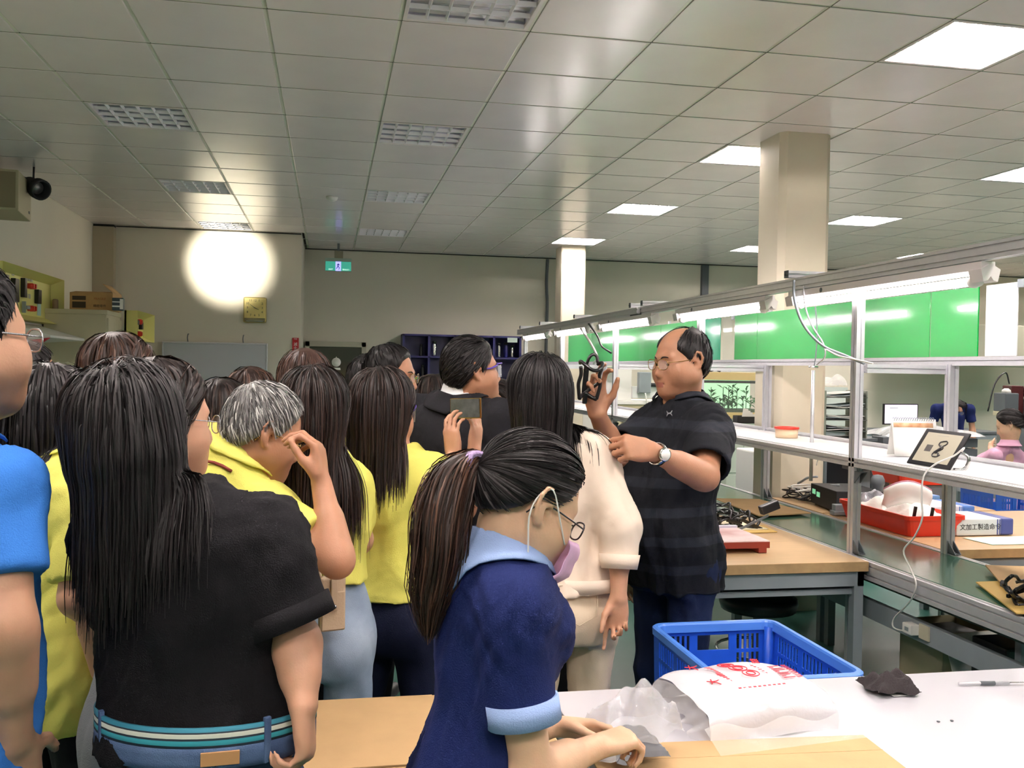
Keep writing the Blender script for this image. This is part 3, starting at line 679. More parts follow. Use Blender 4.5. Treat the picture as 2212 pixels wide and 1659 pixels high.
# ================================================================== bottle cage (held one, and the piles)
def cage_meshes():
    r = .037; out = {}
    def band(pts, w=.007, t=.0035):
        mb = MB(); mb.tube(bezier(pts, max(14, 5*len(pts))), .0048, 6); return mb
    ring = MB(); a0 = np.linspace(math.radians(-215), math.radians(35), 20)
    ring.tube([(r*math.cos(a), r*math.sin(a), .0+.012*math.cos(2*a)) for a in a0], .006, 6); out['ring'] = ring
    hk = MB().tube(bezier([(r*.82, r*.57, .01), (r*.75, r*.72, .028), (r*.45, r*.9, .035), (r*.1, r*.98, .02), (-.006, r, -.02)], 16), .0052, 6); out['hook'] = hk
    for s in (-1, 1):
        out['strut%d' % s] = MB().tube(bezier([(s*r, -.004, -.004), (s*r*.86, .0, -.03), (s*r*1.02, .0, -.06), (s*r*.92, .0, -.085), (s*r*.8, 0, -.108)], 20), [.0062]*21 if False else .0062, 6)
    out['brace'] = MB().tube(bezier([(r*.95, .006, -.055), (r*.45, .02, -.075), (-r*.1, .027, -.094)], 10), .0062, 6)
    out['base'] = MB().tube(bezier([(-r*.8, 0, -.108), (-r*.4, .018, -.1), (0, .027, -.096), (r*.5, .016, -.104), (r*.8, 0, -.108)], 14), .0072, 6)
    out['foot'] = MB().box((-.008, .018, -.128), (.006, .03, -.09), .003)
    out['mount_plate'] = MB().box((-.009, r-.002, -.1), (.009, r+.004, -.0), .002)
    return out
CAGE = {}
for k, mb in cage_meshes().items():
    me = mb.mesh('cage_'+k.strip('-1')); me.materials.append(mat('cage_black', '#131316', .3, coat=.2)); CAGE[k] = me
def cage(loc, R, lab, group=None):
    t = empty('bottle_cage', loc, 0, lab, 'bottle cage', group)
    Mx = Matrix.Identity(4)
    for i in range(3):
        for j in range(3): Mx[i][j] = float(R[i][j])
    Mx.translation = Vector([float(x) for x in loc]); t.matrix_world = Mx
    for k, me in CAGE.items(): link_mesh({'strut-1': 'side_strut', 'strut1': 'side_strut'}.get(k, k), me, None, t)
    return t
def rotm(ax, ay, az):
    return np.array(Matrix.Rotation(az, 3, 'Z') @ Matrix.Rotation(ay, 3, 'Y') @ Matrix.Rotation(ax, 3, 'X'))
rr = random.Random(3)
for row in range(2):
    for k in range(9 if row == 0 else 7):
        x = 1.71+.056*k+row*.03; y = 4.52+row*.10+rr.uniform(-.015, .015); z = .768+.046+rr.uniform(0, .008)+(.0 if row == 0 else .03)
        cage((x, y, z), rotm(rr.uniform(-.25, .25), PI/2+rr.uniform(-.5, -.1), rr.uniform(-.5, .5)+(PI if k % 2 else 0)), 'black bottle cage in the nested heap on the wooden table', 'black bottle cages heaped on the wooden table')
for k in range(5):
    cage((2.42+.05*k+.03, 2.93-.03*k, .768+.042+.006*(k % 2)), rotm(rr.uniform(-.3, .3), PI/2+rr.uniform(-.4, .4), rr.uniform(-.4, .4)+.8), 'black bottle cage on the envelopes at the right edge', 'black bottle cages at the right edge of the belt')
# black flat duct tool lying over the heap
dt = empty('clip_tool', (2.10, 4.38, .80), 0, 'grey-black flat bar tool leaning on the heap of cages', 'tool')
MB().prism([(0, -.016), (.22, -.02), (.22, .02), (0, .016)], (-.12, -.03, -.03), unit((.92, .12, .36)), (0, .5, -.12), (0, 0, .012)).build('bar', M['greyd'], dt)
MB().cbox((.12, 0, .06), (.1, .04, .045), .006, Matrix.Rotation(-.35, 4, 'Y')).build('head', M['black'], dt)

# red stand plate
rp = empty('plate_stand', (1.73, 4.10, .762), 0, 'low brick-red stand plate with dusty top on the wooden table', 'stand')
MB().box((-.24, -.18, .03), (.24, .18, .055), .003).build('plate', mat('dusty_red', '#b06a68', .45, col2='#e6d4d4', vscale=5), rp)
MB().box((-.238, -.182, .022), (.238, -.172, .05)).build('front_edge', M['reddk'], rp)
for x in (-.215, .205): MB().box((x-.02, -.18, 0), (x+.02, .18, .032), .002).build('runner', M['reddk'], rp)
MB().box((-.24, .165, .05), (.24, .185, .066), .002).build('back_strip', mat('lilac_strip', '#c9c5d8', .4), rp)

# cardboard sheets and envelopes
def sheet(name, pts, m, th, lab, cat='cardboard', curl=0.):
    mb = MB(); P = [V(*p) for p in pts]; c = sum(P)/4
    mb.grid(lambda u, v: (P[0]-c)*(1-u)*(1-v)+(P[1]-c)*u*(1-v)+(P[2]-c)*u*v+(P[3]-c)*(1-u)*v+V(0, 0, th+curl*(u-.5)**2*4), 8, 8, False, th)
    return mb.build(name, m, None, c, label=lab, cat=cat)
sheet('cardboard_sheet', [at(1543, 1080, Z=.763), at(1640, 1082, Z=.763), at(1752, 1112, Z=.763), at(1640, 1118, Z=.763)], M['cardl'], .006, 'flat cardboard sheet lying on the green belt behind the heap')
sheet('envelope', [(1.75, 4.38, .762), (2.26, 4.42, .762), (2.28, 4.62, .762), (1.75, 4.62, .762)], mat('envelope_yellow', '#d9b566', .7), .004, 'yellow envelope sheet under the heap of cages', 'envelope')
sheet('paper_sheet', [(1.6, 4.42, .767), (2.24, 4.48, .767), (2.22, 4.8, .767), (1.6, 4.8, .767)], mat('cream_paper', '#e6d9b8', .7), .003, 'cream paper sheet under the heap of cages', 'paper')
sheet('envelope', [at(2108, 1262, Z=.760), at(2300, 1255, Z=.760), at(2330, 1330, Z=.760), at(2195, 1330, Z=.760)], mat('envelope_yellow', '#d9b566', .7), .005, 'yellow padded envelope on the belt at the right edge', 'envelope')
sheet('envelope', [at(2128, 1228, Z=.768), at(2320, 1230, Z=.768), at(2340, 1325, Z=.768), at(2190, 1300, Z=.768)], M['cardl'], .006, 'brown kraft envelope on top of the yellow one at the right edge', 'envelope', .004)

# ---- tablet, calendar, cup, card tray on the white shelf
A0, B0 = at(1957, 1001, Z=1.206), at(2056, 1013, Z=1.206)
rt = unit(B0-A0); W_ = float(np.linalg.norm(B0-A0))
nb = unit(np.cross(rt, V(0, 0, 1)))            # horizontal, away from or towards the viewer
if nb @ CF < 0: nb = -nb
TL = at(1996, 911, Y=float((A0+nb*.12)[1]))
up_t = unit(nb*.62+V(0, 0, 1)*.8+rt*.12); up_t = unit(up_t-rt*(up_t@rt)*.0)
Rt = np.stack([rt, up_t, unit(np.cross(rt, up_t))], 1)
tb = bpy.data.objects.new('tablet', None); COL.objects.link(tb); tag(tb, 'black tablet showing a bottle cage, propped on the white shelf', 'tablet')
Mx = Matrix.Identity(4)
for i in range(3):
    for j in range(3): Mx[i][j] = float(Rt[i][j])
Mx.translation = Vector(list(map(float, A0+V(0, 0, .004)))); tb.matrix_world = Mx
H_ = W_*.80
MB().box((0, 0, -.009), (W_, H_, 0), .006).build('body', M['black'], tb)
k = .1*W_
MB().box((k, k*.8, .0), (W_-k, H_-k*.8, .0012)).build('screen', mat('tablet_screen', '#948d7c', .3, emit=.35), tb)
MB().box((W_*.24, H_*.38, .0012), (W_*.38, H_*.56, .002)).build('picture_tile', mat('screen_dark', '#4d4a48', .4), tb)
sc = MB(); cc = lambda x, y: (W_*x, H_*y, .0025)
for pl in ([(.5, .66), (.62, .7), (.66, .64), (.6, .56), (.5, .58), (.5, .66)], [(.6, .56), (.5, .4), (.47, .3), (.52, .26), (.6, .27), (.64, .33)], [(.52, .57), (.58, .5), (.48, .38)], [(.6, .56), (.62, .48), (.5, .36), (.58, .37), (.6, .3)]):
    sc.tube(bezier([cc(*p) for p in pl], 14), .003, 5)
sc.build('cage_picture', mat('screen_black', '#19171c', .4), tb)
MB().box((W_*.34, H_*.83, .0012), (W_*.6, H_*.845, .0018)).box((W_*.5, H_*.72, .0012), (W_*.62, H_*.73, .0018)).build('screen_text', mat('screen_grey', '#a8a296', .4), tb)
MB().tube(bezier([(W_*.9, H_*.55, -.012), (W_*1.05, H_*.5, -.045), (W_*1.02, H_*.25, -.06), (W_*.92, H_*.12, -.035)], 14), .007, 6).build('stand_ring', M['chrome'], tb)
cl_ = empty('desk_calendar', at(1975, 985, Z=1.203), -.25, 'white spiral desk calendar standing behind the tablet', 'calendar')
for s in (1, -1): MB().grid(lambda u, v: (-.1+.2*u, s*.05*(1-v)+.02, .17*v), 2, 4, thick=.002*s).build('leaf', M['paper'], cl_)
MB().grid(lambda u, v: (-.095+.18*u, -.0535+.02+.05*(.78+.12*v), .17*(.78+.12*v)), 2, 2, thick=.001).build('photo_strip', mat('calendar_strip', '#c9885f', .6, col2='#e8c9a0', vscale=30), cl_)
sp_ = MB()
for k in range(18): sp_.tube([(-.09+.0105*k, .02+.012*math.cos(a), .17+.008*math.sin(a)) for a in np.linspace(0, 2*PI, 8)[:-1]], .0016, 4, closed=True)
sp_.build('spiral', M['grey'], cl_)
cu_ = empty('tape_tub', at(1699, 945, Z=1.202), 0, 'cream tub with red rim on the white shelf', 'tub')
MB().lathe([(.001, 0), (.062, 0), (.066, .055), (.06, .055), (.056, .006), (.001, .006)], n=24).build('tub', mat('tub_cream', '#f3dcb9', .45), cu_)
MB().lathe([(.058, .05), (.071, .05), (.071, .062), (.058, .062), (.058, .05)], n=24).build('red_rim', M['red'], cu_)
tr_ = empty('card_tray', at(1612, 914, Z=1.202), -.1, 'small black tray of white cards on the white shelf', 'tray')
MB().box((-.085, -.05, 0), (.085, .05, .008)).box((-.085, -.05, 0), (-.078, .05, .05)).box((.078, -.05, 0), (.085, .05, .05)).box((-.085, -.05, 0), (.085, -.043, .05)).box((-.085, .043, 0), (.085, .05, .055)).build('tray', M['black'], tr_)
for k in range(4): MB().box((-.05+.022*k, -.03+.01*k, .01), (-.012+.022*k, -.026+.01*k, .105-.01*k)).build('card', M['paper'], tr_, rot=(0, .15, 0))

# ---- red trays, papers, binders, control box, cables
def tray(name, lo, hi, m, lab, dx=.03):
    x0, y0, z0 = lo; x1, y1, z1 = hi; t = empty(name, ((x0+x1)/2, (y0+y1)/2, z0), 0, lab, 'tray'); w, d_, h = (x1-x0)/2, (y1-y0)/2, z1-z0
    mb = MB(); n = 8
    def ring(w, d_, z, r=.03):
        out = []
        for (sx, sy, a0) in ((1, -1, -PI/2), (1, 1, 0), (-1, 1, PI/2), (-1, -1, PI)):
            for k in range(4):
                a = a0+PI/2*k/3; out.append((sx*(w-r)+r*math.cos(a), sy*(d_-r)+r*math.sin(a), z))
        return out
    R_ = [ring(w-dx, d_-dx, 0), ring(w-.008, d_-.008, h-.02), ring(w, d_, h-.02), ring(w, d_, h), ring(w-.012, d_-.012, h), ring(w-dx-.004, d_-dx-.004, .005)]
    vs = [p for r in R_ for p in r]; m_ = 16; fs = []
    for i in range(5):
        for k in range(m_): fs.append((i*m_+k, i*m_+(k+1) % m_, (i+1)*m_+(k+1) % m_, (i+1)*m_+k))
    fs.append(tuple(reversed(range(m_)))); fs.append(tuple(5*m_+k for k in range(m_)))
    mb.raw(vs, fs, False); mb.build('tray_body', m, t); return t
rtray = tray('red_tray', (2.85, 4.2, .762), (3.19, 4.86, .868), M['red'], 'red plastic tray of bagged papers on the right table')
tray('red_tray', (3.5, 5.25, .885), (3.95, 5.62, .99), M['red'], 'red tray behind the bagged papers, under the white shelf')
carton('tray_riser', (3.75, 5.44, .764), (.36, .3, .118), 0, 'grey block under the rear red tray', M['greyd'])
def crumple(name, c, sx, sy, sz, m, lab, seed, cat='bag', rot=0., parent=None, fl=1.):
    r_ = np.random.default_rng(seed); ph = r_.uniform(0, 6.28, (6, 3)); fr = r_.normal(0, 4.5, (6, 2))
    def f(u, v):
        a, b = u*2-1, v*2-1
        z = sum(math.sin(fr[q, 0]*a+fr[q, 1]*b+ph[q, 0]) for q in range(6))/6
        e = max(0, 1-max(abs(a), abs(b))**4)
        return (a*sx*(1+.08*math.sin(5*b+ph[0, 1])), b*sy*(1+.08*math.sin(5*a+ph[1, 1])), sz*(.55*e+.5*fl*z*(.4+.6*e))+sz*.35)
    return MB().grid(f, 22, 22, False, .0012).build(name, m, parent, None if parent else c, (0, 0, rot), lab, None if parent else cat)
for q, (dx, dy, s, sd, mm, lab) in enumerate([(.02, -.1, .11, 11, 'paper', 'crumpled bag of white papers at the front of the red tray'), (-.02, .12, .12, 12, 'paper', 'bag of white papers in the middle of the red tray'), (.0, .24, .09, 13, 'bagclear', 'clear bag with dark parts at the back of the red tray')]):
    m_ = M['paper'] if mm == 'paper' else mat('bag_clear_dark', '#b9b9c2', .15, spec=.8, col2='#3c3c44', vscale=18)
    crumple('paper_bag', (3.02+dx, 4.53+dy, .81+.012*q), s, s*.95, .085, m_, lab, sd, 'bag', .3*q)
bb = empty('pouch', (3.02, 4.42, .87), 0, 'clear pouch with a pink seal leaning up in the red tray', 'bag')
MB().grid(lambda u, v: (-.09+.2*u, .12-.13*u+.01*math.sin(6*v), -.03+.12*v+.05*math.sin(3*u)), 8, 8, True, .001).build('film', M['paper'], bb)
MB().grid(lambda u, v: (-.09+.2*u, .118-.13*u, .08+.018*v+.05*math.sin(3*u)), 8, 2, True, .002).build('seal', mat('pink_seal', '#b0788a', .3), bb)
for q, (x, y) in enumerate([(2.93, 4.27), (3.0, 4.23), (3.12, 4.25)]):
    MB().box((-.006, -.006, 0), (.006, .006, .075)).build('marker_stick', M['black'], None, (x, y, .835), (.1, .1, 0), ['short black stick upright in the papers, left of three', 'middle short black stick at the front of the red tray', 'short black stick at the right of the red tray'][q], 'stick')
binder_cols = ['#46508f', '#4f7cc6', '#5d86b8']
for q, (x0, x1, y, z, th, txt, lab) in enumerate([(3.14, 3.47, 4.215, .764, .085, '文加工製造命令', 'front grey-blue binder with six dark characters, nearest the camera'), (3.17, 3.50, 4.55, .764, .10, '模具紀錄', 'middle binder with a bright blue end'), (3.22, 3.53, 4.89, .764, .11, '製造命令', 'rear cream binder with pale blue end')]):
    bd = empty('binder', ((x0+x1)/2, y+.14, z), 0, lab, 'binder', 'binders lying on the right table'); w = (x1-x0)/2
    bm_ = [mat('binder_grey', '#dcdfe2', .45), mat('binder_lilac', '#e2dfea', .45), mat('binder_cream', '#eae4cc', .45)][q]
    MB().box((-w, -.14, 0), (w*.55, .12, th), .006).build('cover', bm_, bd)
    MB().box((w*.55, -.14, 0), (w, .12, th), .01).build('blue_end', mat('binder_blue%d' % q, binder_cols[q], .45), bd)
    st = MB()
    for e in (.40, .48): st.box((w*e, -.1408, .003), (w*e+.007, -.1396, th-.003))
    st.build('stripe', mat('binder_blue%d' % q, binder_cols[q], .45), bd)
    text_mesh('title', txt, .030 if q else .034, M['ink'], bd, (-w*.18, -.1415, th*.5), Rx, .0004)
sheet('paper_sheet', [(3.16, 3.98, .762), (3.5, 3.98, .762), (3.5, 4.18, .762), (3.14, 4.17, .762)], mat('mint_paper', '#cfe8da', .7), .002, 'pale mint paper in front of the binders', 'paper')
kb = empty('control_box', (3.08, 5.14, .764), math.radians(-8), 'black control box with green displays on the cable table', 'control box')
MB().box((-.15, -.2, .01), (.13, .2, .13), .004).build('case', M['blackm'], kb)
MB().box((-.1515, .12, .07), (-.1492, .17, .1)).box((-.1515, .05, .06), (-.1492, .1, .09)).build('display', mat('lcd_green', '#8fe3b0', .3, emit=.3), kb)
for x in (-.12, .12):
    for y in (-.17, .17): MB().cyl((x, y, 0), (x, y, .012), .012, 8).build('foot', M['black'], kb)
MB().box((-.19, -.27, .0), (-.03, -.205, .025), .003).box((-.18, -.265, .025), (-.05, -.21, .06), .003).build('connector_block', M['grey'], kb)
tg = empty('cable_tangle', (2.99, 5.5, .764), 0, 'tangle of black cables beside the control box', 'cables')
rc = random.Random(5)
for k in range(9):
    c = [(rc.uniform(-.1, .12), rc.uniform(-.12, .12), rc.uniform(.004, .10)) for _ in range(6)]
    MB().tube(bezier(c, 30), .0045, 5).build('cable', M['black'] if k % 4 else M['whitem'], tg)
for q, pl in enumerate([[(1690, 1040), (1720, 1045), (1745, 1032), (1765, 1030)], [(1735, 1085), (1745, 1060), (1770, 1050), (1812, 1048)], [(1764, 1005), (1768, 990), (1778, 980)], [(1676, 1020), (1690, 1008), (1700, 1030)]]):
    P = [at(a, b, X=3.05) for a, b in pl]; MB().tube(bezier([p-P[0] for p in P], 20), .008 if q < 2 else .004, 6).build('loose_cable', M['grey'] if q < 2 else M['whitem'], None, P[0], label=['grey cable arching over the control box', 'grey cable rising from the front of the control box', 'thin white wire beside the steel column', 'thin white wire left of the cable tangle'][q], cat='cable')
pr_ = empty('press_stand', (3.33, 5.32, .764), 0, 'grey column press stand behind the near post', 'press')
MB().box((-.12, -.15, 0), (.12, .15, .03), .004).build('base', M['greyd'], pr_)
MB().box((-.04, .04, .03), (.04, .12, .36), .006).build('column', M['grey'], pr_); MB().box((-.16, -.1, .22), (.16, .04, .245), .003).build('arm', M['black'], pr_)
MB().cyl((.02, -.06, .245), (.02, -.06, .33), .03, 14).build('head', M['greyd'], pr_)
dm = empty('dispenser', at(1895, 1085, X=3.2), 0, 'dark cylindrical tool with a domed cap behind the papers', 'tool')
MB().lathe([(.03, 0), (.034, .02), (.034, .1), (.04, .11), (.04, .135), (.028, .16), (.001, .165)], n=18).build('body', M['greyd'], dm)
MB().cyl((0, 0, -.06), (0, 0, .0), .012, 10).build('stem', M['grey'], dm)
# ================================================================== far background
# navy shelf unit with bottles at the far wall
X0, X1, YB, ZT = .96, 2.60, 13.03, 2.02
ns = empty('shelf_unit', ((X0+X1)/2, 12.85, 0), 0, 'dark navy open shelf unit against the far wall', 'shelf'); w = (X1-X0)/2
MB().box((-w, .15, .2), (w, .18, ZT)).build('back_panel', M['navyc'], ns)
for x in (-w, -.475, -.12, .42, w-.03): MB().box((x, -.17, .2), (x+.03, .15, ZT)).build('divider', M['navyc'], ns)
for z in (.2, .75, 1.38, 1.70, ZT-.025): MB().box((-w, -.17, z), (w, .15, z+.025)).build('shelf', M['navyc'], ns)
for x in (.03, .62): MB().box((x, -.176, ZT-.085), (x+.14, -.171, ZT-.02)).build('label_card', mat('pale_green_label', '#cfe3da', .6), ns)
def bottle(x, z, r, h, m, lab):
    t = empty('steel_bottle', (x, 12.78, z), 0, lab, 'bottle', 'bottles on the navy shelf unit')
    MB().lathe([(r*.9, 0), (r, .01), (r, h*.72), (r*.7, h*.8), (r*.7, h*.84)], n=14).build('body', m, t)
    MB().lathe([(r*.8, h*.84), (r*.8, h*.97), (r*.6, h), (.001, h)], n=14).build('cap', M['black'], t)
bottle(1.40, 1.725, .035, .21, M['chrome'], 'shiny steel bottle on the upper middle shelf')
bottle(1.22, 1.725, .022, .16, M['black'], 'thin black bottle on the upper shelf left of the steel one')
bottle(1.245, 1.405, .028, .20, M['black'], 'black bottle with a pale cap on the lower navy shelf')
for k, (x, h, m) in enumerate([(2.30, .20, 'chrome'), (2.40, .21, 'navyc'), (2.49, .17, 'chrome')]):
    bottle(x, 1.725, .03, h, M[m], ['steel bottle in the right compartment, leftmost of three', 'dark blue bottle between two steel ones', 'short steel bottle at the right end of the navy shelf'][k])
MB().box((1.14, 12.74, 1.405), (1.2, 12.8, 1.43)).build('green_clip', mat('bright_green', '#5ccc3a', .5), label='small bright green clip on the lower navy shelf', cat='clip')

def crate_wall(mb, o, ax, az, nrm, W, H, th=.004, hole=True, rows=4, cols=18, solid=((.0, .08), (.30, .70), (.92, 1.))):
    """slotted crate side: rows of upright slots between solid fields"""
    o, ax, az, nrm = [np.asarray(q, float) for q in (o, ax, az, nrm)]
    def bx(u0, u1, v0, v1, t=th):
        P = [o+ax*u*W+az*v*H for u, v in ((u0, v0), (u1, v0), (u1, v1), (u0, v1))]; Q = [p+nrm*t for p in P]
        mb.raw(P+Q, [(0, 1, 2, 3), (7, 6, 5, 4), (0, 4, 5, 1), (1, 5, 6, 2), (2, 6, 7, 3), (3, 7, 4, 0)])
    top, bot = .90, .07; rh = (top-bot)/rows
    for r in range(rows+1): bx(0, 1, bot+r*rh-.02 if r else 0, bot+r*rh+.02 if r < rows else 1.0)
    hl = (.36, .64, bot+(rows-1)*rh+.02, top-.02) if hole else None
    for r in range(rows):
        v0, v1 = bot+r*rh+.02, bot+(r+1)*rh-.02
        fields = []
        for a, b in solid:
            if hole and r == rows-1 and a < .5 < b: bx(a, hl[0], v0, v1); bx(hl[1], b, v0, v1)
            else: bx(a, b, v0, v1)
        edges = [(solid[k][1], solid[k+1][0]) for k in range(len(solid)-1)]
        for a, b in edges:
            n = max(2, int(round((b-a)*cols))); s = (b-a)/n
            for k in range(n+1):
                c = a+s*k; bx(max(a, c-s*.22), min(b, c+s*.22), v0, v1)
def crate(name, loc, wx, dy, h, m, lab, lip=True, group=None):
    t = empty(name, loc, 0, lab, 'crate', group); w, d_ = wx/2, dy/2; i = .022
    MB().box((-w+i, -d_+i, 0), (w-i, d_-i, .006)).build('bottom', m, t)
    for s, nm in ((1, 'side'), (-1, 'side')):
        mb = MB(); crate_wall(mb, (-w+i, s*(d_-i), .004), (1, 0, 0), (0, s*.03, 1), (0, s, 0), wx-2*i, h-.012, cols=24); mb.build('end_wall', m, t)
        mb = MB(); crate_wall(mb, (s*(w-i), -d_+i, .004), (0, 1, 0), (s*.03, 0, 1), (s, 0, 0), dy-2*i, h-.012, cols=26, hole=False, solid=((0, .08), (.34, .38), (.62, .66), (.92, 1.))); mb.build('long_wall', m, t)
    if lip:
        def ring(w, d_, r, z):
            out = []
            for (sx, sy, a0) in ((1, -1, -PI/2), (1, 1, 0), (-1, 1, PI/2), (-1, -1, PI)):
                for k in range(6):
                    a = a0+PI/2*k/5; out.append((sx*(w-r)+r*math.cos(a), sy*(d_-r)+r*math.sin(a), z))
            return out
        R_ = [ring(w-.018, d_-.018, .035, h-.03), ring(w, d_, .045, h-.026), ring(w+.001, d_+.001, .046, h-.004), ring(w-.004, d_-.004, .042, h), ring(w-.016, d_-.016, .034, h), ring(w-.02, d_-.02, .03, h-.006), ring(w-.022, d_-.022, .03, h-.03)]
        m_ = 24; vs = [p for r in R_ for p in r]; fs = [(a*m_+k, a*m_+(k+1) % m_, (a+1)*m_+(k+1) % m_, (a+1)*m_+k) for a in range(6) for k in range(m_)]
        mb = MB(); mb.raw(vs, fs, False); mb.build('rim', mat('blue_rim', '#4f86e0', .35), t)
        c = MB()
        for sx in (-1, 1):
            for sy in (-1, 1): c.tube([(sx*(w-.035), sy*(d_-.035), 0), (sx*(w-.028), sy*(d_-.028), h-.02)], .016, 8)
        c.build('corner_post', m, t)
    return t
crate('blue_crate', (1.245, 2.592, .455), .435, .57, .305, M['blue'], 'large empty blue plastic crate beyond the white table')
tro = empty('crate_trolley', (1.245, 2.60, 0), 0, 'dark low trolley under the large blue crate', 'trolley')
MB().box((-.2, -.27, .42), (.2, .27, .455), .004).build('deck', M['greyd'], tro)
for x in (-.17, .17):
    for y in (-.24, .24): MB().box((x-.015, y-.015, .05), (x+.015, y+.015, .42)).cyl((x-.012, y, .028), (x+.012, y, .028), .028, 12).build('leg', M['greyd'], tro)
for k in range(3): crate('parts_crate', (2.38, 12.35, .55+.29*k), .36, .4, .29, mat('crate_dark_blue', '#1d4f9e', .45), ['dark blue crate at the bottom of the stack by the navy shelf', 'dark blue crate in the middle of the stack by the navy shelf', 'dark blue crate on top of the stack by the navy shelf'][k], False)
MB().box((2.18, 12.15, 0), (2.58, 12.55, .55)).build('crate_plinth', M['greyd'], label='dark plinth under the stacked blue crates by the navy shelf', cat='plinth')
crate('parts_crate', (-1.42, 10.9, .92), .3, .35, .36, mat('crate_blue2', '#2559b5', .45), 'blue crate in front of the whiteboard', False)
MB().box((-1.62, 10.7, 0), (-1.22, 11.1, .92)).build('crate_plinth', M['grey'], label='grey stand under the blue crate by the whiteboard', cat='stand')

# aquarium on its stand behind the benches
aq = empty('aquarium', (3.80, 8.6, 0), 0, 'lit planted aquarium with pale wooden trim between the post and pillar', 'aquarium')
MB().box((-.36, -.2, .0), (.36, .2, 1.13), .004).build('stand', mat('stand_green', '#b8c6b8', .5), aq)
for r in range(4):
    for cx in (-.24, 0, .24): MB().box((cx-.115, -.208, .15+.23*r), (cx+.115, -.2, .36+.23*r), .004).build('drawer', mat('drawer_green', '#c3d0c2', .45), aq)
MB().box((-.37, -.21, 1.13), (.37, .21, 1.19), .004).box((-.37, -.21, 1.50), (.37, .21, 1.575), .004).build('wood_trim', mat('aq_wood', '#d6bf86', .5), aq)
MB().box((-.36, .185, 1.19), (.36, .2, 1.5)).build('back_glass', mat('aq_back', '#bff0c0', .5, emit=.55), aq)
MB().box((-.355, -.2, 1.19), (.355, -.196, 1.5)).build('front_glass', M['glass'], aq)
MB().box((-.3, -.19, 1.47), (.36, -.15, 1.495)).build('light_bar', M['black'], aq)
MB().box((-.35, -.19, 1.19), (.35, .18, 1.215)).build('gravel', mat('gravel', '#3c4a34', .9, bump=.5, bscale=120), aq)
lm = mat('water_plant', '#2f7a35', .5, var=.35, vscale=20)
rp_ = random.Random(9)
for k in range(26):
    x = rp_.uniform(-.33, .33); y = rp_.uniform(-.15, .15); pl = MB()
    tall = rp_.random() < .18
    for q in range(9 if tall else 6):
        a = rp_.uniform(0, 2*PI); h = rp_.uniform(.05, .25) if tall else rp_.uniform(.04, .13); l = rp_.uniform(.02, .05)
        c, s = math.cos(a), math.sin(a); wv = .012
        pl.raw([(0, 0, h-.03), (c*l-s*wv, s*l+c*wv, h), (c*l*2, s*l*2, h+.01), (c*l+s*wv, s*l-c*wv, h)], [(0, 1, 2, 3)])
    pl.tube([(0, 0, 0), (0, 0, .22 if tall else .09)], .004, 5)
    pl.build('water_plant', lm, aq, (x, y, 1.21))
cbk = empty('cable_coil', (3.66, 8.5, 1.577), 0, 'dark cable coil on top of the aquarium', 'cables')
for k in range(3): MB().tube([(.05*math.cos(a)+.02*k, .04*math.sin(a), .015+.02*k+.012*math.sin(2*a)) for a in np.linspace(0, 2*PI, 14)[:-1]], .007, 5, closed=True).build('loop', M['black'], cbk)

# white gantry machine with louvred base, seen through the bench
gm = empty('gantry_machine', (3.55, 10.2, 0), 0, 'white gantry machine with beige louvred base behind the bench', 'machine')
MB().box((-.42, -.3, .0), (.42, .3, 1.2), .006).build('base', mat('louvre_beige', '#c9c0a2', .5), gm)
for k in range(24): MB().box((-.38, -.318, .36+.034*k), (.36, -.298, .378+.034*k)).build('louvre_slat', mat('louvre_dark', '#8f876c', .5), gm)
MB().box((-.45, -.32, 1.2), (.45, .32, 1.24), .004).box((-.45, -.25, 1.24), (-.25, .1, 1.62), .008).box((.3, -.25, 1.24), (.44, .1, 1.5), .008).build('frame', M['whitem'], gm)
MB().box((-.25, -.28, 1.27), (.36, -.16, 1.40), .006).build('gantry_beam', M['white'], gm)
MB().box((-.2, -.36, 1.33), (-.06, -.28, 1.56), .01).build('tool_head', M['grey'], gm)
MB().tube(bezier([(-.06, -.3, 1.42), (.1, -.3, 1.42), (.2, -.3, 1.46), (.2, -.3, 1.54), (.1, -.3, 1.57)], 20), .022, 8).build('cable_chain', M['black'], gm)
MB().tube(bezier([(-.13, -.37, 1.33), (-.1, -.38, 1.1), (-.16, -.38, .98), (-.3, -.36, .97)], 18), .008, 6).build('white_wire', M['whitem'], gm)
for s in (0, 1): MB().tube(bezier([(.26-.06*s, -.34, 1.2), (.20, -.35, .9), (.28-.08*s, -.34, .6)], 12), .008, 6).build('black_wire', M['black'], gm)
MB().box((.46, -.2, .2), (.58, .0, 1.25), .01).build('side_post', M['greyd'], gm)
MB().box((3.25, 12.3, 0), (4.05, 12.9, 1.1), .01).build('white_cabinet', M['whitem'], label='white cabinet far behind the gantry machine', cat='cabinet')
MB().box((3.32, 6.9, .0), (3.62, 7.25, .95), .012).build('white_bin', M['whitem'], label='white tall bin beside the pale green drawers', cat='bin')
MB().box((3.2, 7.6, .0), (3.4, 7.9, 1.15), .012).build('green_locker', mat('locker_green', '#a9b5a6', .5), label='grey-green narrow locker behind the white bin', cat='locker')

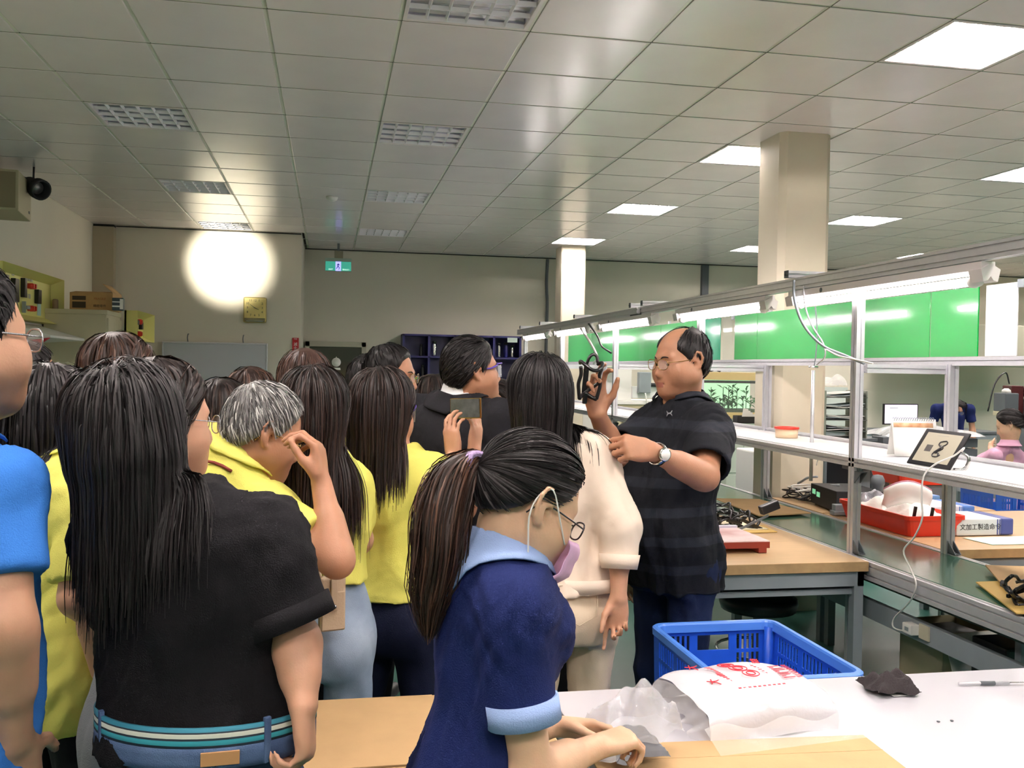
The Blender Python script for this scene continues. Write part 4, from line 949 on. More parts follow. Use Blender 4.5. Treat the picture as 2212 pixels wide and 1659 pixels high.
# document rack behind the pillar
dr = empty('document_rack', (4.72, 8.1, 0), 0, 'rack of document trays beside the pillar', 'rack')
MB().box((-.22, -.2, 0), (-.2, .2, .95)).box((.34, -.2, 0), (.36, .2, .95)).box((-.26, -.22, .95), (.42, .22, .98), .003).build('stand', M['greyd'], dr)
MB().box((-.2, .0, .2), (.34, .2, .9)).build('dark_box', M['black'], dr)
for x in (-.22, .20): MB().box((x, -.18, .98), (x+.012, .18, 1.42)).build('rack_side', mat('rack_smoke', '#8b9186', .3), dr)
for k in range(4):
    z = 1.04+.105*k; MB().box((-.21, -.2, z), (.2, .18, z+.008)).build('tray_shelf', mat('rack_dark', '#4e544f', .4), dr)
    for q in range(3):
        MB().grid(lambda u, v: (-.19+.34*u+.015*q, -.19+.3*v, z+.015+.016*q+.012*math.sin(3*u+q+k)), 5, 2, True, .004).build('papers', [M['paper'], mat('paper_bluegrey', '#aab7bd', .7), mat('paper_grey', '#c9c9c2', .7)][(q+k) % 3], dr)
crumple('plastic_bag', (4.62, 8.05, 1.43), .12, .12, .12, M['film'], 'crumpled clear bag on top of the document rack', 21, 'bag')
for k, (x, z, h) in enumerate([(5.5, 1.38, .32), (6.4, 1.1, .26)]):
    MB().box((x, 13.03-.002, z), (x+.36, 13.045, z+h)).build('wall_notice', mat('notice_grey', '#c3c3c0', .6, col2='#d8d8d4', vscale=60), label=['large grey notice sheet on the far wall behind the document rack', 'white notice on the far wall near the monitor'][k], cat='notice')

# desk row with monitor, bagged trays
steel_table('office_desk', 6.4, 8.6, 10.6, 11.4, .86, 'far desk with the monitor near the wall', M['greyd'], .03)
mo = empty('monitor', (7.30, 10.95, .86), .12, 'monitor with pale lilac screen on the far desk', 'monitor')
MB().box((-.27, 0, .07), (.27, .03, .34), .004).build('bezel', M['black'], mo)
MB().box((-.255, -.003, .085), (.255, 0, .327)).build('screen', mat('monitor_screen', '#dccfe0', .4, emit=.75), mo)
MB().box((-.18, -.0045, .28), (-.05, -.003, .288)).build('screen_text', M['grey'], mo)
MB().box((-.03, .01, 0), (.03, .03, .08)).box((-.1, -.06, 0), (.1, .06, .012)).build('stand', M['black'], mo)
steel_table('parts_bench', 5.1, 6.35, 7.7, 8.5, .70, 'grey parts bench behind the calendar', M['grey'], .03)
for k in range(3):
    MB().box((5.22+.0*k, 7.85, .70+.1*k), (5.30+.75, 8.3, .785+.1*k), .006).build('parts_tray', M['greyd'], label=['grey parts tray at the bottom under the clear sheet', 'grey parts tray in the middle under the clear sheet', 'grey parts tray on top under the clear sheet'][k], cat='tray')
crumple('plastic_sheet', (5.62, 8.05, .96), .48, .28, .12, mat('bag_grey_clear', '#d5d8da', .2, alpha=.6, spec=.8, bump=.6, bscale=25), 'crumpled clear plastic sheet over the grey parts trays', 23, 'sheet')
for k in range(4): MB().box((5.02+.07*k, 7.8, .70), (5.08+.07*k, 7.98, 1.0), .004).build('box_file', [M['greyd'], M['grey'], M['black'], M['greyd']][k], label=['dark box file, leftmost of the four by the near post', 'grey box file second from the left by the near post', 'black box file third from the left by the near post', 'dark box file beside the clear plastic sheet'][k], cat='file', group='box files on the parts bench')
pk = empty('parts_rack', (6.98, 7.6, 0), 0, 'grey rack of bagged parts in front of the pink-shirt worker', 'rack')
for x in (-.55, .55): MB().box((x-.02, -.2, 0), (x+.02, .2, 1.13)).build('rack_side', M['greyd'], pk)
for k in range(6):
    MB().box((-.53, -.22, .28+.16*k), (.53, .2, .30+.16*k), .003).build('rack_shelf', M['grey'], pk)
    if k < 5: crumple('bagged_parts', (0, -.02, .31+.16*k), .5, .2, .09, mat('bagged_dark', '#4c4c52', .25, col2='#8a8a90', vscale=9, spec=.8), None, 40+k, parent=pk).location = (0, -.02, .31+.16*k)
# drilling machine, cabinet and plotter at the right
dmn = empty('drill_press', (7.35, 9.0, 0), 0, 'grey and maroon drill press behind the seated worker', 'machine')
MB().box((.05, -.15, 0), (.95, .3, 1.05), .01).build('grey_base', mat('machine_grey', '#868a88', .45), dmn)
MB().box((-.05, -.05, 1.0), (.1, .1, 1.48), .008).build('maroon_column', mat('maroon', '#4e1d1f', .4), dmn)
MB().box((-.22, -.16, 1.2), (-.05, .02, 1.4), .01).build('motor_box', M['greyd'], dmn); MB().box((-.225, -.165, 1.15), (-.04, .02, 1.2), .006).build('collar', M['beige'], dmn)
MB().lathe([(.05, 0), (.045, .03), (.02, .05), (.001, .05)], (-.135, -.07, 1.4), 14).build('white_cap', M['whitem'], dmn)
MB().lathe([(.012, -.14), (.022, -.1), (.034, -.03), (.034, 0)], (-.135, -.07, 1.15), 12).build('chuck', M['alu'], dmn)
MB().tube(bezier([(-.38, -.1, 1.2), (-.3, -.1, 1.5), (-.16, -.08, 1.62), (-.06, -.02, 1.5)], 18), .008, 6).build('cable', M['black'], dmn)
MB().tube(bezier([(-.2, -.1, 1.15), (-.18, -.12, .95), (-.12, -.1, .82)], 10), .008, 6).build('red_hose', mat('maroon', '#4e1d1f', .4), dmn)
MB().box((.12, -.2, 1.12), (.85, .05, 1.33), .01).build('drawer_unit', mat('plotter_grey', '#9aa0a0', .4), dmn); MB().box((.2, -.205, 1.29), (.8, -.2, 1.31)).build('slot', M['black'], dmn)
MB().box((.1, -.22, 1.36), (1.0, .05, 1.40), .01).box((.12, -.1, 1.4), (.3, .0, 1.47), .02).build('black_top', M['black'], dmn)
MB().box((.4, -.206, 1.16), (.52, -.2, 1.24)).build('label_card', M['paper'], dmn)
MB().box((.6, -.3, .6), (1.6, -.16, 1.12), .01).build('side_cabinet', mat('machine_grey', '#868a88', .45), dmn)
MB().box((6.98, 12.4, 0), (7.4, 12.6, 1.38)).build('pale_box', mat('pale_green_box', '#d7e2dc', .5), label='pale green-white box behind the drill press', cat='box')
MB().box((8.0, 11.6, 1.72), (11., 12.4, 2.3), .01).build('wall_duct', mat('duct_cream', '#d2cdb9', .5), label='cream duct box hanging on the far wall at the right', cat='duct')
steel_table('steel_bench', 4.45, 5.9, 5.55, 6.2, .84, 'grey angle-steel bench behind the binders', mat('bench_mauve', '#8d8288', .4), .03, shelf=.5)
crate('parts_crate', (4.3, 5.30, .45), .45, .35, .42, mat('crate_blue2', '#2559b5', .45), 'blue crate standing behind the red tray under the steel bench', False)
MB().box((4.06, 5.12, 0), (4.54, 5.49, .45)).build('crate_plinth', M['greyd'], label='dark stand under the blue crate behind the red tray', cat='stand')
crumple('dark_parts', (4.84, 5.25, .80), .16, .1, .08, M['blackm'], 'heap of dark parts on the box behind the red tray', 31, 'parts')
MB().box((4.62, 5.1, .0), (5.1, 5.4, .80), .01).build('grey_box', M['grey'], label='grey box carrying the dark parts behind the red tray', cat='box')

# ================================================================== things on the packing table
ZP = .761
bg = empty('bag_bundle', (.98, 2.08, ZP), .12, 'clear-wrapped bundle of white poly bags with red print', 'bag bundle')
def bund(u, v):
    a = u*2-1; th = PI*(v); c = math.cos(th)
    return (.165*a*(1+.015*math.sin(9*th)), -.145*c*(1+.02*math.sin(7*a)), .098*max(0, math.sin(th))**.45*(1-.25*abs(a)**6)+.004*math.sin(5*a+3*th))
MB().grid(bund, 26, 30, True).build('bag_stack', mat('poly_white', '#d6d6de', .28, bump=.25, bscale=30), bg)
for s in (-1, 1):
    MB().grid(lambda u, v: (s*(.165+.03*u*(1+.4*math.sin(11*v*PI))), -.145*math.cos(PI*v)*(1-.25*u), .098*max(0, math.sin(PI*v))**.45*(.75)*(1-.5*u)), 6, 30, True).build('film_end', M['film'], bg)
MB().grid(lambda u, v: (.185*(u*2-1), -.15-.07*v, .03*(1-v)+.006+.01*math.sin(14*u)*(1-v)), 24, 5, True).build('film_flap', M['film'], bg)
def stampR(x, y, deg): return np.stack([V(math.cos(deg), math.sin(deg), 0), V(-math.sin(deg), math.cos(deg), 0), V(0, 0, 1)], 1)
def bz(y): c = -y/.145; th = math.acos(max(-1, min(1, c))); return .098*max(0, math.sin(th))**.45+.0035
rot = math.radians(-8)
pm = M['redprint']
for (s, x, y, sz) in (('大', -.10, -.045, .035), ('大', -.095, .07, .035), ('專業製造', -.055, .01, .0), ):
    if sz: text_mesh('red_character', s, sz, pm, bg, (x, y, bz(y)), stampR(0, 0, 1.2))
pr = MB()
def dot_on(x0, x1, y0, y1):
    n = 3
    pr.grid(lambda u, v: (x0+(x1-x0)*u, y0+(y1-y0)*v, bz(y0+(y1-y0)*v)), 1, n, False)
for k in range(12): dot_on(-.068+.004*math.sin(k), -.056, -.06+.01*k, -.053+.01*k)
for (cx, cy, r) in ((-.008, .062, .02), (.004, .026, .022), (.014, -.016, .02)):
    a = np.linspace(0, 2*PI, 22)[:-1]
    pr.tube([(cx+r*math.cos(t), cy+r*math.sin(t), bz(cy+r*math.sin(t))) for t in a], .0014, 4, closed=True)
    pr.tube([(cx+.55*r*math.cos(t), cy+.55*r*math.sin(t), bz(cy+.55*r*math.sin(t))) for t in a[::2]], .0016, 4, closed=True)
for k in range(9): dot_on(.045+.003*(k % 3), .055, .07-.012*k, .076-.012*k)
for k in range(9): dot_on(.078+.0, .078+.012+.02*(k % 3 != 1), -.06+.009*k, -.055+.009*k); dot_on(.115, .115+.014, -.06+.009*k, -.055+.009*k)
for k in range(10): dot_on(-.06+.013*k, -.052+.013*k, -.085, -.080)
pr.build('red_print', pm, bg, kind='stuff')
text_mesh('red_character', '專用袋', .022, pm, bg, (.075, .055, bz(.055)), stampR(0, 0, 1.2))

cs = MB(); cs.box((-.32, -.25, 0), (.32, .20, .005), .001); cs.box((-.32, .115, .0051), (.32, .1165, .0056))
cs.build('cardboard_sheet', M['cardl'], None, (.86, 1.72, ZP+.001), (0, 0, -.06), 'large brown cardboard sheet under the worker\'s hands on the white table', 'cardboard')
bk = crumple('cleaning_cloth', (1.43, 2.17, ZP-.008), .062, .05, .055, mat('black_cloth', '#2b2527', .9, bump=.4, bscale=200), 'crumpled black cloth at the far edge of the white table', 51, 'cloth')
MB().grid(lambda u, v: (.07*(u-.5), .05*(v-.5)-.02, .003), 2, 2, False, .001).build('paper_scrap', M['paper'], None, (1.45, 2.17, ZP), label='white paper scrap under the black cloth', cat='paper')
kn = empty('craft_knife', (1.73, 2.17, ZP+.006), -.10, 'thin grey metal knife lying near the far edge of the white table', 'knife')
MB().cyl((-.09, 0, 0), (.05, 0, 0), .0042, 8).build('shaft', M['alu'], kn); MB().cyl((-.03, 0, 0), (.01, 0, 0), .0055, 10).build('grip', M['greyd'], kn); MB().prism([(.05, -.003), (.1, -.001), (.1, .002), (.05, .004)], (0, 0, 0), (1, 0, 0), (0, 1, 0), (0, 0, .0012)).build('blade', M['chrome'], kn)
MB().box((-.04, -.045, 0), (.04, .045, .008), .002).build('grey_pad', mat('pad_grey', '#8f8d88', .6), None, (1.93, 2.13, ZP), (0, 0, .25), 'small square grey pad at the right of the white table', 'pad')
MB().lathe([(.001, 0), (.03, 0), (.03, .01), (.001, .014)], n=14).build('tape_piece', mat('tan_tape', '#c8a56a', .6), None, (1.955, 2.045, ZP), label='tan tape piece cut by the right edge beside the grey pad', cat='tape')
for k, (px, py) in enumerate([(1665, 1599), (2027, 1559), (2056, 1557)]):
    p = at(px, py, Z=ZP); MB().lathe([(.001, 0), (.004, 0), (.004, .0015), (.001, .002)], n=8).build('chip', M['greyd'], None, p, label=['dark chip on the white table beside the cardboard sheet', 'left of two tiny dark chips on the white table', 'right of two tiny dark chips on the white table'][k], cat='chip')
# ================================================================== smooth solids: implicit shapes -> one continuous mesh
class Pr:
    __slots__ = ('f', 'lo', 'hi', 'k', 'op')
    def __init__(s, f, lo, hi, k=.02, op='u'): s.f, s.lo, s.hi, s.k, s.op = f, np.asarray(lo, float), np.asarray(hi, float), k, op
def cap(a, b, ra, rb=None, k=.02, op='u'):
    a, b = np.asarray(a, float), np.asarray(b, float); rb = ra if rb is None else rb; ba = b-a; l2 = ba@ba+1e-12; m = max(ra, rb)
    def f(X, Y, Z):
        px, py, pz = X-a[0], Y-a[1], Z-a[2]
        t = np.clip((px*ba[0]+py*ba[1]+pz*ba[2])/l2, 0, 1)
        return np.sqrt((px-t*ba[0])**2+(py-t*ba[1])**2+(pz-t*ba[2])**2)-(ra+(rb-ra)*t)
    return Pr(f, np.minimum(a, b)-m, np.maximum(a, b)+m, k, op)
def chain(P, R_, k=.02): return [cap(P[i], P[i+1], R_[i], R_[i+1], k) for i in range(len(P)-1)]
def ell(c, r, R=None, k=.02, op='u'):
    c, r = np.asarray(c, float), np.asarray(r, float); R = np.eye(3) if R is None else R
    e = np.abs(R)@r
    def f(X, Y, Z):
        x, y, z = X-c[0], Y-c[1], Z-c[2]
        q = [(R[0, i]*x+R[1, i]*y+R[2, i]*z)/r[i] for i in range(3)]
        k0 = np.sqrt(q[0]**2+q[1]**2+q[2]**2); k1 = np.sqrt((q[0]/r[0])**2+(q[1]/r[1])**2+(q[2]/r[2])**2)+1e-9
        return k0*(k0-1)/k1
    return Pr(f, c-e, c+e, k, op)
def cr_interp(x, xs, ys):
    """smooth interpolation through knots (cubic Hermite)"""
    xs, ys = np.asarray(xs, float), np.asarray(ys, float); m = np.gradient(ys, xs)
    i = np.clip(np.searchsorted(xs, x)-1, 0, len(xs)-2); h = xs[i+1]-xs[i]; t = np.clip((x-xs[i])/h, 0, 1)
    return (2*t**3-3*t**2+1)*ys[i]+(t**3-2*t*t+t)*h*m[i]+(-2*t**3+3*t*t)*ys[i+1]+(t**3-t*t)*h*m[i+1]
def loft(o, R, zs, ws, ds, ys=None, k=.03, op='u', grow=0., xs=None):
    """elliptic sections along local z (columns of R = right, forward, up)"""
    o = np.asarray(o, float); n = 80; Zs = np.linspace(zs[0], zs[-1], n)
    W, D = cr_interp(Zs, zs, ws)+grow, cr_interp(Zs, zs, ds)+grow; Yo = cr_interp(Zs, zs, ys) if ys is not None else np.zeros(n); Xo = cr_interp(Zs, zs, xs) if xs is not None else np.zeros(n)
    c = [(o+R@np.array([sx*W.max()+mx, sy*D.max()+my, z])) for sx in (-1, 1) for sy in (-1, 1) for z in (zs[0], zs[-1]) for mx in (Xo.min(), Xo.max()) for my in (Yo.min(), Yo.max())]
    z0, dz = zs[0], (zs[-1]-zs[0])/(n-1)
    def f(X, Y, Z):
        x, y, z = X-o[0], Y-o[1], Z-o[2]
        lx, ly, lz = [R[0, i]*x+R[1, i]*y+R[2, i]*z for i in range(3)]
        u = np.clip((lz-z0)/dz, 0, n-1.001); i = u.astype(np.int32); t = u-i
        g = lambda A: A[i]*(1-t)+A[i+1]*t
        w, d, ly, lx = g(W), g(D), ly-g(Yo), lx-g(Xo)
        k0 = np.sqrt((lx/w)**2+(ly/d)**2); k1 = np.sqrt((lx/w**2)**2+(ly/d**2)**2)+1e-6
        return np.maximum(k0*(k0-1)/k1, np.maximum(z0-lz, lz-zs[-1]))
    return Pr(f, np.min(c, 0), np.max(c, 0), k, op)
def clip(p, *planes):
    """keep the side the normals point away from"""
    pl = [(np.asarray(a, float), unit(n)) for a, n in planes]; f0 = p.f
    def f(X, Y, Z):
        d = f0(X, Y, Z)
        for a, n in pl: d = np.maximum(d, (X-a[0])*n[0]+(Y-a[1])*n[1]+(Z-a[2])*n[2])
        return d
    return Pr(f, p.lo, p.hi, p.k, p.op)
def minus(p, q):
    f0, f1 = p.f, q.f
    return Pr(lambda X, Y, Z: np.maximum(f0(X, Y, Z), -f1(X, Y, Z)), p.lo, p.hi, p.k, p.op)
def xf(p, o, R, s=1.):
    """a shape given in a local frame, carried to the world"""
    f0 = p.f; o = np.asarray(o, float)
    c = np.array([o+s*(R@np.array([a, b, c_])) for a in (p.lo[0], p.hi[0]) for b in (p.lo[1], p.hi[1]) for c_ in (p.lo[2], p.hi[2])])
    def f(X, Y, Z):
        x, y, z = (X-o[0])/s, (Y-o[1])/s, (Z-o[2])/s
        return s*f0(R[0, 0]*x+R[1, 0]*y+R[2, 0]*z, R[0, 1]*x+R[1, 1]*y+R[2, 1]*z, R[0, 2]*x+R[1, 2]*y+R[2, 2]*z)
    return Pr(f, c.min(0), c.max(0), p.k*s, p.op)
def smin(a, b, k):
    h = np.maximum(k-np.abs(a-b), 0)/k
    return np.minimum(a, b)-h*h*k*.25
def eval_pts(prims, P):
    X, Y, Z = P[:, 0], P[:, 1], P[:, 2]; F = np.full(len(P), .3)
    for p in prims:
        d = p.f(X, Y, Z)
        F = smin(F, d, p.k) if p.op == 'u' else -smin(-F, d, p.k)
    return F
def solidify(prims, h):
    lo = np.min([p.lo for p in prims if p.op == 'u'], 0)-4*h; hi = np.max([p.hi for p in prims if p.op == 'u'], 0)+4*h
    n = np.ceil((hi-lo)/h).astype(int)+1
    ax = [(lo[i]+h*np.arange(n[i])).astype(np.float32) for i in range(3)]
    F = np.full(n, .2, np.float32)
    for p in prims:
        m = p.k+2*h
        i0 = np.clip(np.floor((p.lo-m-lo)/h).astype(int), 0, n-1); i1 = np.clip(np.ceil((p.hi+m-lo)/h).astype(int)+1, 1, n)
        if (i1 <= i0).any(): continue
        sl = tuple(slice(a, b) for a, b in zip(i0, i1))
        d = p.f(ax[0][sl[0]][:, None, None], ax[1][sl[1]][None, :, None], ax[2][sl[2]][None, None, :]).astype(np.float32)
        F[sl] = smin(F[sl], d, p.k) if p.op == 'u' else -smin(-F[sl], d, p.k)
    return nets(F, lo, h)
def nets(F, lo, h):
    S = F < 0
    c = np.zeros(tuple(s-1 for s in F.shape), np.uint8)
    for a in (0, 1):
        for b in (0, 1):
            for d in (0, 1): c += S[a:F.shape[0]-1+a, b:F.shape[1]-1+b, d:F.shape[2]-1+d]
    idx = np.argwhere((c > 0) & (c < 8)); I = np.full(c.shape, -1, np.int32); I[tuple(idx.T)] = np.arange(len(idx))
    corners = [(a, b, d) for a in (0, 1) for b in (0, 1) for d in (0, 1)]
    val = {q: F[idx[:, 0]+q[0], idx[:, 1]+q[1], idx[:, 2]+q[2]] for q in corners}
    acc = np.zeros((len(idx), 3)); cnt = np.zeros(len(idx))
    for q in corners:
        for axx in range(3):
            if q[axx]: continue
            q2 = list(q); q2[axx] = 1; q2 = tuple(q2); a, b = val[q], val[q2]; m = (a < 0) != (b < 0)
            t = np.where(m, a/np.where(m, a-b, 1), 0); p = np.tile(np.array(q, float), (len(idx), 1)); p[:, axx] = t
            acc[m] += p[m]; cnt[m] += 1
    V_ = (idx+acc/cnt[:, None])*h+lo
    quads = []
    for axx in range(3):
        A = [slice(None)]*3; B = [slice(None)]*3; A[axx] = slice(0, -1); B[axx] = slice(1, None)
        e = np.argwhere(S[tuple(A)] != S[tuple(B)]); b_, c_ = [(1, 2), (2, 0), (0, 1)][axx]
        e = e[(e[:, b_] > 0) & (e[:, c_] > 0) & (e[:, b_] < F.shape[b_]-1) & (e[:, c_] < F.shape[c_]-1)]
        if not len(e): continue
        def cell(db, dc):
            q = e.copy(); q[:, b_] -= db; q[:, c_] -= dc; return I[q[:, 0], q[:, 1], q[:, 2]]
        Q = np.stack([cell(1, 1), cell(0, 1), cell(0, 0), cell(1, 0)], 1); ins = S[tuple(e.T)]
        Q[~ins] = Q[~ins][:, ::-1]; quads.append(Q)
    return V_, np.concatenate(quads)
def relax(Vv, Q, it=2, lam=.5):
    E = np.concatenate([Q[:, [0, 1]], Q[:, [1, 2]], Q[:, [2, 3]], Q[:, [3, 0]]])
    for _ in range(it):
        s = np.zeros_like(Vv); n = np.bincount(E[:, 0], minlength=len(Vv))+np.bincount(E[:, 1], minlength=len(Vv))
        for i in range(3): s[:, i] = np.bincount(E[:, 0], Vv[E[:, 1], i], len(Vv))+np.bincount(E[:, 1], Vv[E[:, 0], i], len(Vv))
        Vv = Vv+lam*(s/np.maximum(n, 1)[:, None]-Vv)
    return Vv
def vnormals(Vv, Q):
    n = np.cross(Vv[Q[:, 2]]-Vv[Q[:, 0]], Vv[Q[:, 3]]-Vv[Q[:, 1]]); out = np.zeros_like(Vv)
    for i in range(3):
        for c in range(4): out[:, i] += np.bincount(Q[:, c], n[:, i], len(Vv))
    return out/(np.linalg.norm(out, axis=1, keepdims=True)+1e-9)
def folds(P, seed, freq=14., n=7, aniso=(1, 1, .5)):
    r = np.random.default_rng(seed); o = np.zeros(len(P)); P = P*np.array(aniso)
    w = np.stack([np.sin(P@r.normal(0, 7, 3)+r.uniform(0, 6)) for _ in range(3)], 1)*.05
    for _ in range(n):
        d = unit(r.normal(size=3)); a = np.sin((P+w)@d*freq*r.uniform(.6, 1.7)+r.uniform(0, 6.28)); o += np.sign(a)*np.abs(a)**1.5
    r2 = np.random.default_rng(seed+99)
    for _ in range(5): o += .5*(1-2*np.abs(np.sin((P+w*1.5)@unit(r2.normal(size=3))*freq*1.6+r2.uniform(0, 6.28))))**3
    return o/n**.5
def solid_obj(name, prims, h, m, parent, loc, fold=0., seed=1, freq=14., it=2, flat_z=None, label=None, matfn=None, still=None):
    Vv, Q = solidify(prims, h); Vv = relax(Vv, Q, it)
    if fold:
        am = folds(Vv-np.asarray(loc), seed, freq)*fold
        if still: am = am*np.clip((eval_pts(still, Vv)-.013)/.03, 0, 1)
        Vv = Vv+vnormals(Vv, Q)*am[:, None]
    if flat_z is not None: Vv[:, 2] = np.maximum(Vv[:, 2], flat_z)
    me = np_mesh(name, Vv-np.asarray(loc, float), Q)
    o = link_mesh(name, me, m, parent, label and None); tag(o, label)
    if matfn is not None:
        me.polygons.foreach_set('material_index', matfn(Vv[Q].mean(1)).astype(np.int32)); me.update()
    return o

# ---------------------------------------------------------------- materials of people
def skin_mat(name, col):
    m = mat(name, col, .48, spec=.4, var=.05, vscale=30, bump=.06, bscale=260, sss=.12); return m
SK = {k: skin_mat('skin_'+k, c) for k, c in dict(fair='#dbb293', mid='#c4957a', tan='#b38266', ruddy='#b58468').items()}
LIP = mat('lips', '#93594b', .45); NAIL = mat('nails', '#e0b6a2', .3)
EYEW = mat('eye_white', '#e6e0da', .2); IRIS = mat('iris_dark', '#1d1410', .15)
def hair_mat(name, rough=.42):
    m = mat(name, '#222222', rough, spec=.3, attr='hcol'); b = m.node_tree.nodes['Principled BSDF']
    b.inputs['Specular IOR Level'].default_value = .3
    return m
HM = hair_mat('hair_strands', .5)
def cloth(name, col, bump=.25, bscale=420, var=.04, rough=.85, **kw): return mat(name, col, rough, spec=.15, var=var, vscale=6, bump=bump, bscale=bscale, **kw)
CL = dict(yellow=cloth('yellow_polo', '#e3de72'), blue=cloth('blue_polo', '#3f7fd6'), teal=cloth('teal_shirt', '#4fc7bd'), black=cloth('black_tee', '#131215', .3), navy=cloth('navy_uniform', '#141f4c'), lightblue=cloth('light_blue_trim', '#9db6e6'),
          beige=cloth('beige_blouse', '#e6d5c4', .1, rough=.6), beigep=cloth('beige_trousers', '#d8c6ae', .15, rough=.65), suit=cloth('charcoal_suit', '#1f1f23'), shirtw=cloth('white_shirt', '#eef0f4'), lilac=cloth('lilac_shirt', '#c8a9dc'), pink=cloth('pink_shirt', '#d9a9c4'),
          darkp=cloth('dark_trousers', '#121318'), navyp=cloth('navy_jeans', '#10152a', .3), grey=cloth('grey_shirt', '#777b80'))
def jeans(name, a, b_):
    m = mat(name, a, .85, spec=.2, col2=b_, vscale=7, bump=.3, bscale=500); return m
CL['jeans'] = jeans('blue_jeans', '#33466b', '#5a7093'); CL['ljeans'] = jeans('light_jeans', '#7d90ab', '#a9b8cc'); CL['indigo'] = jeans('indigo_trousers', '#121b38', '#1b294a')
def striped(name):
    m = cloth(name, '#1d1f26'); nt, N, L, b = nodes_of(m)
    tc = N.new('ShaderNodeTexCoord'); sp = N.new('ShaderNodeSeparateXYZ'); L.new(tc.outputs['Object'], sp.inputs[0])
    mu = N.new('ShaderNodeMath'); mu.operation = 'MULTIPLY'; mu.inputs[1].default_value = 2*PI/.098; L.new(sp.outputs['Z'], mu.inputs[0])
    si = N.new('ShaderNodeMath'); si.operation = 'SINE'; L.new(mu.outputs[0], si.inputs[0])
    rp = N.new('ShaderNodeValToRGB'); L.new(si.outputs[0], rp.inputs[0]); rp.color_ramp.elements[0].position = .46; rp.color_ramp.elements[1].position = .54
    rp.color_ramp.elements[0].color = lin('#15171c'); rp.color_ramp.elements[1].color = lin('#23262d'); L.new(rp.outputs[0], b.inputs['Base Color']); return m
CL['striped'] = striped('striped_polo')
LENS = mat('eyeglass_lens', '#f2fbff', .02, alpha=.16, spec=.9); SHIELD = mat('safety_shield', '#e8f2ff', .05, alpha=.28, spec=.9)

# ---------------------------------------------------------------- head
def head_frame(yaw, pitch=0., roll=0.):
    """columns right, forward, up; yaw clockwise from +Y, pitch down positive, roll to the right positive (degrees)"""
    a, p, r = [math.radians(q) for q in (yaw, pitch, roll)]
    f = V(math.sin(a)*math.cos(p), math.cos(a)*math.cos(p), -math.sin(p)); ri = V(math.cos(a), -math.sin(a), 0); u = np.cross(ri, f)
    ri2 = math.cos(r)*ri-math.sin(r)*u; u2 = math.sin(r)*ri+math.cos(r)*u
    return np.stack([ri2, f, u2], 1)
def head_prims(fat=0., nose=1., female=False):
    j = .0 if not female else -.005; P = []
    P += [ell((0, -.014, .036), (.0755, .093, .083), k=.02), ell((0, .028, -.012), (.063+fat*.6, .058, .082), k=.03)]
    for s in (-1, 1):
        P += [cap((s*(.047+j+fat), .0, -.055), (s*.012, .064, -.098), .021+fat, .017, k=.06),           # jaw
              ell((s*(.038+fat*.5), .055, -.038), (.026+fat, .024, .03), k=.045),                        # cheek
              cap((s*.014, .083, .021), (s*.043, .066, .021), .0085, .008, k=.018)]                     # brow
    P += [ell((0, .067, -.1), (.02, .018, .016), k=.025), ell((0, .073, -.07), (.027, .018, .026), k=.025)]
    if fat: P += [ell((0, .022, -.1), (.052, .045, .026), k=.03)]
    P += [cap((0, .083, .008), (0, .102, -.036), .0072, .0108, k=.014), ell((0, .093, -.041), (.0165, .012, .009), k=.008)]
    for s in (-1, 1):
        P += [ell((s*.033, .091, -.001), (.019, .016, .0125), k=.014, op='s')]
        P += [ell((s*.0325, .069, -.002), (.0165, .0150, .0125), k=.006)]                               # lids over the eyeball
        P += [cap((s*.0215, .0815, -.0045), (s*.0425, .0795, -.0035), .0032, .0028, k=.002, op='s')]      # lid line
        eR = np.array(Matrix.Rotation(math.radians(-18*s), 3, 'Z') @ Matrix.Rotation(math.radians(-12), 3, 'X'))
        er = [(.0755, .006, -.012), (.0785, .007, .006), (.0825, .001, .024), (.0865, -.010, .033), (.091, -.022, .029), (.0925, -.0285, .012), (.0905, -.026, -.006), (.0865, -.017, -.021), (.0815, -.007, -.031), (.0765, .002, -.033)]
        er = [V(s*x, y, z) for x, y, z in er]
        P += [ell((s*.0805, -.012, -.002), (.0062, .019, .030), eR, k=.006)]+chain(er, [.0042, .0042, .0042, .0046, .0046, .0046, .0046, .0056, .0072, .005], k=.004)
        P += [chain([V(s*.0845, -.004, -.018), V(s*.086, -.016, -.002), V(s*.085, -.010, .018)], [.0036, .0036, .003], k=.004)[0], ell((s*.0845, .0005, -.008), (.0075, .006, .009), k=.003, op='s')]
    P += [cap((-.017, .0855, -.0695), (.017, .0855, -.0695), .0050, k=.008), cap((-.014, .0855, -.0795), (.014, .0855, -.0795), .0060, k=.008),
          cap((-.022, .0915, -.0742), (.022, .0915, -.0742), .0020, k=.004, op='s')]
    return P

